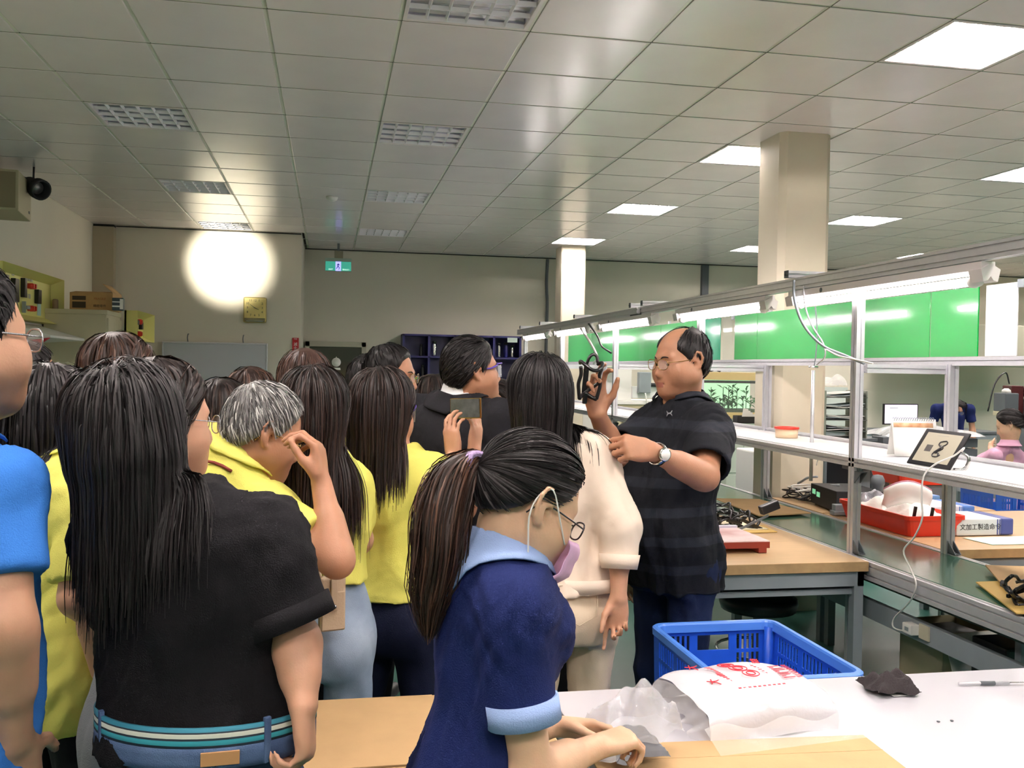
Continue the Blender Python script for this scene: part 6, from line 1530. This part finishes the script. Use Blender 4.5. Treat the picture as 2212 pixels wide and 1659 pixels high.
# ---- balding man in the striped polo
J = pose(1458, 3.17, -112, 1.73, lean=-2)
setj(J, hc=(1470, 781, 3.150), shL=(1532, 925, 3.003), elL=(1522, 1030, 2.814), wrL=(1408, 975, 2.709), shR=(1418, 915, 3.297), elR=(1330, 985, 3.150), wrR=(1290, 893, 2.982))
pw = person('balding man in a dark striped polo holding up a black bottle cage', J, 'tan', head=(-105, 6, 0), hs=.99, fat=.010, shirt='striped', trousers='indigo', h=.0046, hc=.007, wide=1.12, deep=1.18, belly=.16, seed=3, arm_r=1.15, sleeve=.80, sleeve_r=1.12, collar_m='striped', collar_kw=dict(opening=28, r1=.098), fold=.008, trouser_w=.98,
            hands=dict(R=dict(d=V(-.12, .05, 1), pn=V(.15, -1, .1), per=[(30, 42, 25), (25, 35, 20), (40, 60, 40), (55, 65, 45)], thumb=(.6, .75, .55), spread=.1), L=dict(d=V(-1, -.25, .18), pn=V(.1, .9, -.45), curls=(62, 75, 45), thumb=(.25, .8, .6))),
            extra_core=[ell(J['neck']-J['u']*.07+J['fu']*.06, V(.05, .034, .05), np.stack([J['ru'], J['fu'], J['u']], 1), k=.03)], neck_cut=[cap(J['neck']+J['fu']*.075+J['u']*.015, J['neck']-J['u']*.05+J['fu']*.118, .018, .008, k=.008, op='s')])
eyeglasses(pw, J, GOLD, .99); brows(pw, J, .99, '#2a2322')
add_hair(pw, J, 'man', BLK, .010, 1100, (.02, .045), 6, .0012, 'short', seed=4, hs=.99, bald=True)
b0, b1 = J['wrL'], J['elL']; d = unit(b1-b0); wa = b0+d*.028
wt = ring_band('wristwatch', wa-d*.009, wa+d*.009, .036, .004, M['chrome'], pw, J['loc'])
fc = unit(V(0, 0, CZ)-wa); fc = unit(fc-d*(fc@d)+V(-.1, 0, .2)); q = Vector(fc).to_track_quat('Z', 'Y').to_euler()
MB().lathe([(.001, .0), (.021, 0), (.021, .009), (.018, .011), (.001, .011)], n=22).build('watch_case', M['chrome'], wt, wa+fc*.033-J['loc'], q)
MB().lathe([(.001, .0112), (.0165, .0112), (.0165, .0118), (.001, .0118)], n=22).build('watch_dial', M['paper'], wt, wa+fc*.033-J['loc'], q)
lg = surf(J['shirt_solids'], 1446, 893, .006); e1 = unit(surf(J['shirt_solids'], 1456, 892, .006)-lg); e2 = unit(surf(J['shirt_solids'], 1446, 884, .006)-lg)
g = MB(); pt = lambda x, y: lg+e1*x+e2*y-J['loc']-ray(1446, 893)*.006
for s in (-1, 1):
    g.tube([pt(x, s*y) for x, y in ((-.011, .011), (-.008, .004), (-.003, .0005), (.003, .0005), (.008, .004), (.011, .011))], [.0009, .0022, .0024, .0024, .0022, .0009], 6)
g.build('chest_emblem', mat('emblem_grey', '#8f9096', .5), pw)
cage(at(1277, 790, Y=2.915), np.stack([unit(V(.98, .1, -.05)), unit(V(-.1, .98, .1)), unit(V(.05, -.1, 1))], 1), 'black bottle cage held up in the balding man\'s raised hand')

# ---- woman in the beige blouse
J = pose(1226, 2.80, -6, 1.60, side_lean=-4, lean=2, sh=.168)
setj(J, hc=(1163, 858, 2.80), shR=(1280, 985, 2.78), elR=(1340, 1135, 2.70), wrR=(1336, 1292, 2.66), elL=(1090, 1150, 2.75), wrL=(1085, 1290, 2.75))
pw = person('woman with black hair in a beige blouse and trousers seen from behind', J, 'mid', True, head=(-6, 2, 0), shirt='beige', trousers='beigep', h=.0058, hc=.008, wide=1.1, deep=1.05, seed=8, sleeve=1.52, sleeve_r=1.22, fold=.0065, hem=.02, trouser_w=1.0,
            hands=dict(R=dict(d=V(-.05, .05, -1), pn=V(-.2, -1, 0), per=[(8, 12, 8), (45, 55, 30), (55, 60, 35), (60, 65, 40)], thumb=(.5, .7, .6))))
add_hair(pw, J, 'woman', BLK, .016, 2400, (.20, .28), 15, .0013, 'long', J['shirt_solids'], 12, coll=.006)
e_, w_ = J['elR'], J['wrR']; ring_band('cuff', e_+(w_-e_)*.40, e_+(w_-e_)*.60, .054, .006, CL['beige'], pw, J['loc'], ra=.062)
ring_band('hem_band', J['pel']+V(0, 0, .035), J['pel']+V(0, 0, .075), .183, .006, CL['beige'], pw, J['loc'], 40, oval=.68, ra=.183)
# back pocket seam
bs = [loft(J['pel'], np.stack([J['r'], J['f'], V(0, 0, 1)], 1), np.array([-.14, -.05, .02, .10, .14])*J['s'], np.array([.15, .168, .166, .150, .146])*J['s']*1.1, np.array([.10, .118, .112, .10, .098])*J['s']*1.05)]
bs += [ell(J['pel']+J['r']*(.06*s)*J['s']-J['f']*.055*J['s']-V(0, 0, .05*J['s']), V(.078, .07, .085)*J['s'], k=.05) for s in (-1, 1)]
pk_ = [surf(bs, x, y, .018) for x, y in ((1208, 1265), (1292, 1262), (1290, 1330), (1252, 1352), (1210, 1335))]
MB().tube([p-J['loc'] for p in pk_], .0016, 5, closed=True).build('back_pocket', mat('pocket_seam', '#c9b69c', .7), pw)

# ---- ponytail worker at the white table
J = pose(1030, 1.60, 80, 1.50, lean=6, sh=.155, py=1500)
setj(J, hc=(1141, 1083, 1.60), neck=(1082, 1182, 1.62), shR=(1098, 1322, 1.49), elR=(1150, 1672, 1.46), wrR=(1292, 1612, 1.62), shL=(1125, 1290, 1.76), elL=(1110, 1575, 1.86), wrL=(1200, 1568, 1.86))
pw = person('worker with a ponytail in a navy polo with pale blue collar packing bags', J, 'fair', True, head=(76, 29, 0), hs=.95, shirt='navy', trousers='darkp', trouser_w=.85, h=.0048, hc=.0065, wide=1.02, deep=1.1, bust=.8, seed=14, sleeve=dict(L=.7, R=.66), sleeve_r=.98, fold=.008, hem=-.34, collar_m='lightblue', collar_kw=dict(opening=14, r1=.122, z1=-.09, z0=.02), cuff=('lightblue', .032), open_eyes=False,
            hands=dict(R=dict(d=V(.9, .35, .05), pn=V(.2, .2, -1), curls=(45, 60, 35), thumb=(.4, .9, .5)), L=dict(d=V(.95, -.05, -.12), pn=V(0, -.75, -.65), curls=(16, 24, 16), thumb=(.45, .8, .6), spread=.05)))
eyeglasses(pw, J, DKFR, .95, rr_=.0016, w=.024, hgt=.017, down=.004)
add_hair(pw, J, 'tied', BLK, .011, 2400, (.1, .2), 10, .0010, 'tied', seed=5, tie=(0, -.116, .012), hs=.95,
         tail=([at(1046, 1000, Y=1.6), at(1012, 1004, Y=1.6), at(975, 1045, Y=1.58), at(953, 1120, Y=1.56), at(945, 1200, Y=1.55), at(930, 1290, Y=1.55), at(925, 1370, Y=1.55)], 2200, [.008, .022, .052, .046, .012], BRN))
R_, hc_ = J['hR'], J['hc']; W_ = lambda p: hc_+R_@V(*p)-J['loc']
tp = hc_+R_@V(0, -.118, .012); ax_ = unit(at(1012, 1004, Y=1.6)-tp)
ring_band('hair_tie', tp-ax_*.002, tp+ax_*.016, .024, .010, mat('lilac_tie', '#b49cc8', .9, var=.3, vscale=120, bump=.6, bscale=200), pw, J['loc'], 18)
mp = [(.124, -.022), (.138, -.046), (.132, -.08), (.112, -.115), (.075, -.136), (.035, -.134)]
def mfn(u, v):
    a = u*2-1; i = v*(len(mp)-1); k = min(int(i), len(mp)-2); t = i-k; y = mp[k][0]*(1-t)+mp[k+1][0]*t; z = mp[k][1]*(1-t)+mp[k+1][1]*t
    return W_((a*.074, y-.058*abs(a)**1.8+.003*math.sin(v*20), z-.008*abs(a)))
mk = MB().grid(mfn, 14, 20, True, .002).build('face_mask', mat('pink_mask', '#dbb0d4', .7, var=.06, vscale=40), pw)
for s in (-1, 1):
    MB().tube([W_(p) for p in bezier([(s*.066, .066, -.04), (s*.08, .03, -.01), (s*.088, -.012, .028), (s*.086, -.03, .01), (s*.084, -.028, -.03), (s*.072, .01, -.09), (s*.066, .012, -.122)], 28)], .0015, 6).build('ear_loop', M['whitem'], mk)
bagm = mat('thin_grey_film', '#dfe2ea', .12, alpha=.28, spec=.9, bump=.8, bscale=22)
crumple('clear_bag', at(1372, 1622, Z=.775), .085, .065, .13, bagm, 'crumpled clear bag with dark parts in the worker\'s hands', 71, 'bag', .3)
crumple('parts_in_bag', at(1372, 1640, Z=.77), .055, .045, .06, mat('grey_parts', '#70747c', .4), 'dark grey parts inside the clear bag under the worker\'s hands', 72, 'parts', .1)
crumple('clear_bag', at(1290, 1640, Z=.775), .06, .05, .05, bagm, 'loose end of clear film under the worker\'s right wrist', 73, 'bag', .1)

# ---- woman with long black hair in a black T-shirt
J = pose(448, 1.68, 10, 1.60, side_lean=-5, sh=.155, py=1600)
setj(J, hc=(284, 946, 1.68), neck=(382, 1112, 1.68), shR=(562, 1176, 1.66), shL=(262, 1150, 1.74), elL=(290, 1335, 1.86), wrL=(345, 1420, 1.98), elR=(640, 1385, 1.63), wrR=(655, 1525, 1.56))
pw = person('woman with long straight black hair in a black T-shirt and striped belt', J, 'mid', True, head=(16, 4, -13), hs=.95, shirt='black', trousers='jeans', h=.0068, hc=.0075, wide=1.2, deep=1.15, seed=21, sleeve=.82, sleeve_r=1.2, fold=.009, hem=.06, cuff=('black', .03), arm_r=1.05, trouser_w=.97,
            hands=dict(R=dict(d=V(.1, -.1, -1), pn=V(-1, .2, -.1), curls=(55, 65, 40), thumb=(.5, .8, .5))))
add_hair(pw, J, 'woman', BLK, .014, 3300, (.16, .285), 18, .0010, 'long', J['shirt_solids']+[cap(J['neck'], J['hc'], .05)], 22, coll=.009, wav=.035, back=.9, hs=.95)
def waist_ring(J, z0, z1, w, d, dy=0., n=48, th=.006, lean=0):
    mb = MB(); P = J['pel']-J['loc']
    def f(u, v):
        a = 2*PI*u; return P+J['r']*(w*math.sin(a))+J['f']*(d*math.cos(a)+dy)+V(0, 0, z0+(z1-z0)*v+lean*math.sin(a))
    return mb.grid(f, n, 3, True, th)
bm = mat('belt_stripes', '#1f3b52', .7); nt_, N_, L__, b__ = nodes_of(bm); tc = N_.new('ShaderNodeTexCoord'); sp_ = N_.new('ShaderNodeSeparateXYZ'); L__.new(tc.outputs['Generated'], sp_.inputs[0]); cr_ = N_.new('ShaderNodeValToRGB'); L__.new(sp_.outputs['Z'], cr_.inputs[0]); cr_.color_ramp.interpolation = 'CONSTANT'
for i, (p_, c_) in enumerate([(0, '#22303f'), (.18, '#3aa0b0'), (.42, '#1d2634'), (.52, '#dfe0d4'), (.74, '#1d2634'), (.82, '#2f7f96')]):
    e = cr_.color_ramp.elements[i] if i < 2 else cr_.color_ramp.elements.new(p_); e.position = p_; e.color = lin(c_)
L__.new(cr_.outputs[0], b__.inputs['Base Color'])
s_ = J['s']; waist_ring(J, .088, .122, .172*s_*1.12, .118*s_*1.15, -.002).build('belt', bm, pw)
waist_ring(J, .055, .09, .170*s_*1.13, .117*s_*1.16, -.003).build('waistband', CL['jeans'], pw)
for a in (-.95, .75):
    c = J['pel']+J['r']*(.2*math.sin(PI+a)*s_)*1.0; c = J['pel']+J['r']*(.197*s_*math.sin(a))-J['f']*(.142*s_*math.cos(a))
    MB().cbox((0, 0, 0), (.012, .008, .075), .002).build('belt_loop', CL['jeans'], pw, c+V(0, 0, .092)-J['loc'], (0, 0, -math.radians(10)+a))
c = J['pel']+J['r']*.06-J['f']*.139*s_; MB().cbox((0, 0, 0), (.06, .004, .022), .001).build('leather_patch', mat('tan_leather', '#b98a5c', .6), pw, c+V(0, 0, .074)-J['loc'], (0, 0, -math.radians(10)+.25))

# ---- grey-haired man holding his glasses
J = pose(385, 2.50, 70, 1.66, lean=17, sh=.18, py=1400)
setj(J, hc=(572, 934, 2.484), neck=(508, 1020, 2.505), shR=(585, 1120, 2.349), elR=(728, 1212, 2.236), wrR=(694, 1042, 2.329))
pw = person('grey-haired man in a yellow polo touching his glasses', J, 'tan', head=(74, 22, 0), hs=.97, shirt='yellow', trousers='darkp', h=.0058, hc=.008, seed=31, sleeve=.60, sleeve_r=1.15, collar_m='yellow', collar_kw=dict(opening=25, r1=.105, z1=-.045), fold=.0065, arm_r=1.05,
            hands=dict(R=dict(d=V(-.1, .15, 1), pn=V(-1, .25, -.1), per=[(48, 52, 25), (45, 50, 25), (52, 52, 25), (58, 55, 30)], thumb=(.35, .85, .6))))
eyeglasses(pw, J, GOLD, .97, fwd=.002, down=.006)
add_hair(pw, J, 'man', GRY, .013, 3200, (.025, .045), 7, .0010, 'short', seed=32, hs=.97, comb=(0, .3, 0))
MB().tube([surf(J['shirt_solids'], x, y, .004)-J['loc'] for x, y in ((446, 996), (462, 999), (480, 1006), (500, 1018))], .004, 6).build('lanyard', mat('lanyard_red', '#7e2f26', .7), pw)

# ---- woman with light jeans
J = pose(692, 2.66, 14, 1.56, sh=.165)
setj(J, hc=(680, 893, 2.66), shR=(748, 1045, 2.66), elR=(778, 1165, 2.70), wrR=(752, 1205, 2.90))
pw = person('woman with long dark hair in a yellow shirt and light jeans', J, 'mid', True, head=(20, 4, 0), shirt='yellow', trousers='ljeans', h=.008, hc=.009, seed=41, wide=1.0, sleeve=.7, fold=.008, hem=.13)
add_hair(pw, J, 'woman', DBR, .016, 2200, (.29, .40), 17, .0013, 'long', J['shirt_solids'], 42, coll=.006, wav=.03)
pouch = empty('phone_pouch', at(717, 1300, Y=2.48), .25, 'beige leather phone pouch hanging at the light-jeans woman\'s hip', 'bag')
MB().box((-.034, -.014, -.075), (.034, .014, .068), .007).build('pouch_body', mat('beige_leather', '#b9a48c', .5, bump=.1, bscale=200), pouch)
MB().box((-.03, -.0185, -.07), (.03, -.013, .03), .004).build('front_pocket', MATS['beige_leather'], pouch)
MB().box((-.008, -.023, -.02), (.01, -.0175, .075), .003).build('flap', MATS['beige_leather'], pouch); MB().lathe([(.001, 0), (.006, 0), (.005, .003), (.001, .004)], n=12).build('snap', M['chrome'], pouch, (.001, -.023, -.008), (PI/2, 0, 0))
MB().tube(bezier([(-.03, 0, .065), (-.04, .02, .12), (-.06, .05, .18)], 12), .004, 6).build('strap', MATS['beige_leather'], pouch)
ch_ = MB()
for k in range(5): ch_.tube([(-.038+.004*math.cos(a), -.005, .06-.009*k+.005*math.sin(a)) for a in np.linspace(0, 2*PI, 8)[:-1]], .0012, 4, closed=True)
ch_.build('charm_chain', GOLD, pouch)

# ---- woman filming with her phone
J = pose(852, 2.85, 26, 1.55, sh=.158)
setj(J, hc=(828, 888, 2.85), shL=(772, 1030, 2.92), shR=(925, 1020, 2.82), elR=(962, 1078, 2.72), wrR=(980, 985, 2.86), elL=(1004, 1100, 3.08), wrL=(1024, 975, 3.0))
pw = person('woman with straight brown-black hair in yellow filming with a phone', J, 'mid', True, head=(36, 4, 0), shirt='yellow', trousers='navyp', h=.0058, hc=.008, seed=51, sleeve=dict(L=.6, R=.62), sleeve_r=1.18, fold=.008, hem=.04,
            hands=dict(R=dict(d=V(-.1, .1, 1), pn=V(.8, .6, 0), curls=(14, 34, 26), thumb=(.5, .8, .4)), L=dict(d=V(.12, .15, 1), pn=V(-.7, .6, .1), curls=(18, 34, 26), thumb=(.5, .8, .5))))
add_hair(pw, J, 'woman', DBR, .016, 2400, (.175, .235), 14, .0012, 'long', J['shirt_solids'], 52, coll=.005, wav=.012)
eyeglasses(pw, J, PURP, safety=True)
MB().tube([surf(J['shirt_solids'], x, y, .004)-J['loc'] for x, y in ((838, 968), (826, 985), (812, 1015), (804, 1060), (800, 1110), (798, 1155))], .0055, 6).build('bag_strap', mat('brown_strap', '#7a4a24', .6), pw)
ph = empty('mobile_phone', at(1006, 882, Y=2.97), -.80, 'mobile phone with a gold rim held up by the filming woman', 'phone'); ph.rotation_euler = (0, -.05, -.80)
MB().box((-.062, -.004, -.033), (.062, .004, .033), .0035).build('body', GOLD, ph); MB().box((-.058, -.0052, -.030), (.058, -.0038, .030), .001).build('screen', mat('phone_screen', '#3a3e3c', .12, emit=.12, col2='#5b605a', vscale=40), ph)

# ---- man in the dark suit
J = pose(985, 3.42, 40, 1.70, sh=.19)
setj(J, hc=(1021, 800, 3.40), shL=(908, 893, 3.54), shR=(1070, 905, 3.30))
pw = person('man in a charcoal suit wearing purple safety glasses', J, 'ruddy', head=(80, -3, 0), hs=.96, fat=.003, shirt='suit', trousers='darkp', h=.0058, hc=.008, seed=61, wide=1.1, deep=1.05, sleeve=1.85, sleeve_r=1.1, fold=.0065, hem=-.16, collar_m='shirtw', collar_kw=dict(opening=30, r0=.056, r1=.064, z0=.06, z1=.0))
collar(pw, J, CL['suit'], r0=.068, r1=.105, z0=.03, z1=-.04, opening=30, name='lapel_collar')
eyeglasses(pw, J, PURP, .96, safety=True); brows(pw, J, .96, '#1d1a1a')
add_hair(pw, J, 'man', BLK, .015, 2600, (.04, .065), 7, .0011, 'short', seed=62, part=1, comb=(0, -1.2, .2), hs=.96)

# ---- man in blue at the left edge
J = pose(-150, 1.64, 52, 1.70, sh=.18, py=1300)
setj(J, hc=(-82, 728, 1.64), neck=(-125, 965, 1.64), shR=(-14, 1058, 1.56), elR=(8, 1350, 1.50), wrR=(30, 1600, 1.58))
pw = person('man in a bright blue polo cut by the left edge', J, 'mid', head=(42, 0, 0), hs=1.0, fat=.006, shirt='blue', trousers='darkp', h=.0075, hc=.009, seed=71, wide=1.0, deep=1.05, belly=.03, sleeve=.66, sleeve_r=1.0, fold=.008, collar_m='blue', hem=-.2, arm_r=1.12)
eyeglasses(pw, J, SILV, rr_=.0018)
add_hair(pw, J, 'man', BLK, .011, 1400, (.015, .03), 6, .0011, 'short', seed=72)

# ---- the others of the group
def extra(lab, px, Y, yaw, H, headpos, head, shirt, trousers='darkp', skin='mid', female=True, hair=None, setd=None, cm=None, glasses=None, seed=1, hs=1., brow=False, face_kw=None, **kw):
    J = pose(px, Y, yaw, H, **{k: kw.pop(k) for k in ('lean', 'sh', 'side_lean') if k in kw}); setj(J, hc=headpos, **(setd or {}))
    kw.setdefault('h', .0105); kw.setdefault('hc', .013)
    pw = person(lab, J, skin, female, head=head, shirt=shirt, trousers=trousers, seed=seed, collar_m=cm, hs=hs, **kw)
    if hair:
        hp = dict(hair); st = hp.pop('style'); cols = hp.pop('cols'); ct = hp.pop('cap', .014); n = hp.pop('n', 700); L = hp.pop('L'); S = hp.pop('S', 12); r = hp.pop('r', .002); md = hp.pop('mode')
        add_hair(pw, J, st, cols, ct, n, L, S, r, md, J['shirt_solids'] if md == 'long' else None, seed+1, hs=hs, **hp)
    if glasses: eyeglasses(pw, J, glasses[0], hs, safety=glasses[1])
    if brow: brows(pw, J, hs, '#1d1a1a')
    return pw, J
extra('person with a short black bob in a long yellow polo behind the blue polo', 128, 2.42, 58, 1.60, (118, 912, 2.42), (64, 10, 0), 'yellow', cm='yellow', hair=dict(style='full', cols=BLK, mode='long', L=(.12, .165), n=1100, cap=.022, S=10, coll=.006), seed=81, h=.0075, hc=.009, hem=-.16, fold=.008, sleeve=.85, wide=1.06, trouser_w=.8,
      setd=dict(shR=(168, 1075, 2.27), elR=(165, 1290, 2.2), wrR=(225, 1350, 2.3)), collar_kw=dict(opening=25, r1=.1, z1=-.04), shoes='red')
extra('person in a teal shirt between the blue polo and the black bob', 15, 2.75, 60, 1.62, (52, 838, 2.75), (75, 0, 0), 'teal', hair=dict(style='man', cols=BLK, mode='short', L=(.03, .05)), seed=91, female=False, sleeve=.8)
extra('tall person with reddish brown hair behind the black-haired woman', 255, 2.9, 50, 1.66, (262, 815, 2.9), (52, 2, 0), 'yellow', hair=dict(style='woman', cols=BRN, mode='long', L=(.3, .4), n=900, S=14), glasses=(PURP, True), seed=101)
extra('person with dark hair and metal glasses half hidden by the black-haired woman', 335, 2.06, 52, 1.54, (352, 908, 2.06), (60, 4, 0), 'grey', hair=dict(style='woman', cols=DBR, mode='long', L=(.2, .3), n=900, S=12), glasses=(SILV, False), seed=111, h=.007)
extra('person in a lilac shirt with short dark hair before the whiteboard', 462, 3.25, 20, 1.50, (482, 902, 3.25), (30, 8, 0), 'lilac', hair=dict(style='full', cols=DBR, mode='long', L=(.14, .2), S=8), seed=121)
extra('person with reddish dark hair before the whiteboard, right of the lilac shirt', 545, 3.75, 10, 1.52, (545, 866, 3.75), (30, 5, 0), 'yellow', hair=dict(style='woman', cols=BRN, mode='long', L=(.2, .3), S=10), seed=131)
extra('person with a brown crown of hair behind the light-jeans woman', 650, 3.4, 10, 1.6, (660, 833, 3.4), (15, 6, 0), 'yellow', hair=dict(style='woman', cols=['#3d2820', '#4d342a', '#2e1f18'], mode='long', L=(.3, .38), n=900, S=12), seed=141)
extra('man with black hair and glasses looking over the filming woman', 812, 3.85, 80, 1.66, (846, 812, 3.85), (112, 4, 0), 'yellow', female=False, cm='yellow', hair=dict(style='man', cols=BLK, mode='short', L=(.03, .06), S=6, cap=.014), glasses=(GOLD, False), seed=151, brow=True, skin='tan', h=.005)
extra('person with black hair just behind the man looking over the filming woman', 780, 4.4, 20, 1.62, (797, 826, 4.4), (30, 0, 0), 'yellow', female=False, hair=dict(style='man', cols=BLK, mode='short', L=(.03, .05), S=6), seed=161)
extra('person in yellow with a dark brown head below the navy shelf unit', 935, 4.2, 30, 1.46, (938, 872, 4.2), (40, 10, 0), 'yellow', hair=dict(style='full', cols=DBR, mode='long', L=(.14, .2), S=8), seed=171)
pwm, Jm = extra('person in a blue mask between the suit and the beige blouse', 1085, 4.5, 200, 1.48, (1074, 876, 4.5), (215, 0, 0), 'grey', hair=dict(style='woman', cols=DBR, mode='long', L=(.12, .2), S=8), seed=181)
def mask_on(pw, J, m, hs=1.):
    W = lambda p: J['hc']+hs*(J['hR']@V(*p))-J['loc']; pr_ = [(.116, -.018), (.125, -.045), (.115, -.08), (.09, -.108)]
    def f(u, v):
        a = u*2-1; i = v*3; k = min(int(i), 2); t = i-k; y = pr_[k][0]*(1-t)+pr_[k+1][0]*t; z = pr_[k][1]*(1-t)+pr_[k+1][1]*t
        return W((a*.068, y-.062*abs(a)**1.8, z))
    mk = MB().grid(f, 12, 12, True, .002).build('face_mask', m, pw)
    for s in (-1, 1): MB().tube([W(p) for p in bezier([(s*.068, .055, -.03), (s*.086, -.0, .02), (s*.084, -.02, -.02), (s*.068, .03, -.095)], 14)], .002, 5).build('ear_loop', M['whitem'], mk)
mask_on(pwm, Jm, mat('blue_mask', '#b8d3ea', .7))
pwm, Jm = extra('person in yellow and a purple mask bending behind the raised arm', 1262, 3.72, 75, 1.60, (1352, 1010, 3.62), (205, 28, 0), 'yellow', lean=48, setd=dict(neck=(1325, 945, 3.66)), hair=dict(style='woman', cols=DBR, mode='long', L=(.1, .16), S=8), glasses=(DKFR, False), seed=191, h=.005)
mask_on(pwm, Jm, mat('purple_mask', '#b79ada', .7))
# seated and far workers behind the benches
J = skeleton(5.52, 6.8, 10, 1.58, z0=-.42, lean=8, sh=.165); setj(J, hc=(2180, 918, 6.8), elL=(2150, 985, 6.75), wrL=(2140, 968, 6.95)); J['neck'] = J['hc']-V(0, 0, .15)
for n in 'LR': J['kn'+n] = J['hip'+n]+J['f']*.38; J['an'+n] = J['kn'+n]-V(0, 0, .40)
J['feetz'] = 0
J['anL'][2] = J['anR'][2] = .08
pw = person('seated worker in a pink shirt with a dark bun', J, 'fair', True, head=(-48, 22, 0), shirt='pink', trousers='darkp', h=.007, hc=.008, seed=201, sleeve=1.4, collar_m='pink', shoes='black')
add_hair(pw, J, 'tied', BLK, .014, 500, (.1, .2), 7, .003, 'tied', seed=202, tie=(0, -.12, -.01), h=.007)
solid_obj('hair_bun', [xf(ell((0, -.135, -.02), (.05, .045, .055)), J['hc'], J['hR'])], .008, mat('bun_black', '#141112', .45), pw, J['loc'])
MB().cbox((0, 0, .44), (.42, .42, .05), .02).cyl((0, 0, .05), (0, 0, .42), .03, 10).box((-.22, -.22, 0), (.22, .22, .05), .01).build('stool', M['greyd'], None, (J['pel'][0], J['pel'][1], 0), label='stool under the pink-shirt worker', cat='stool')
extra('far worker in dark blue with a visor behind the bench post', 2052, 9.9, 200, 1.45, (2066, 887, 9.9), (205, 15, 0), 'navy', hair=dict(style='woman', cols=BLK, mode='long', L=(.15, .25), S=7, r=.003, n=300), seed=211, h=.008, hc=.01, glasses=(GOLD, False))
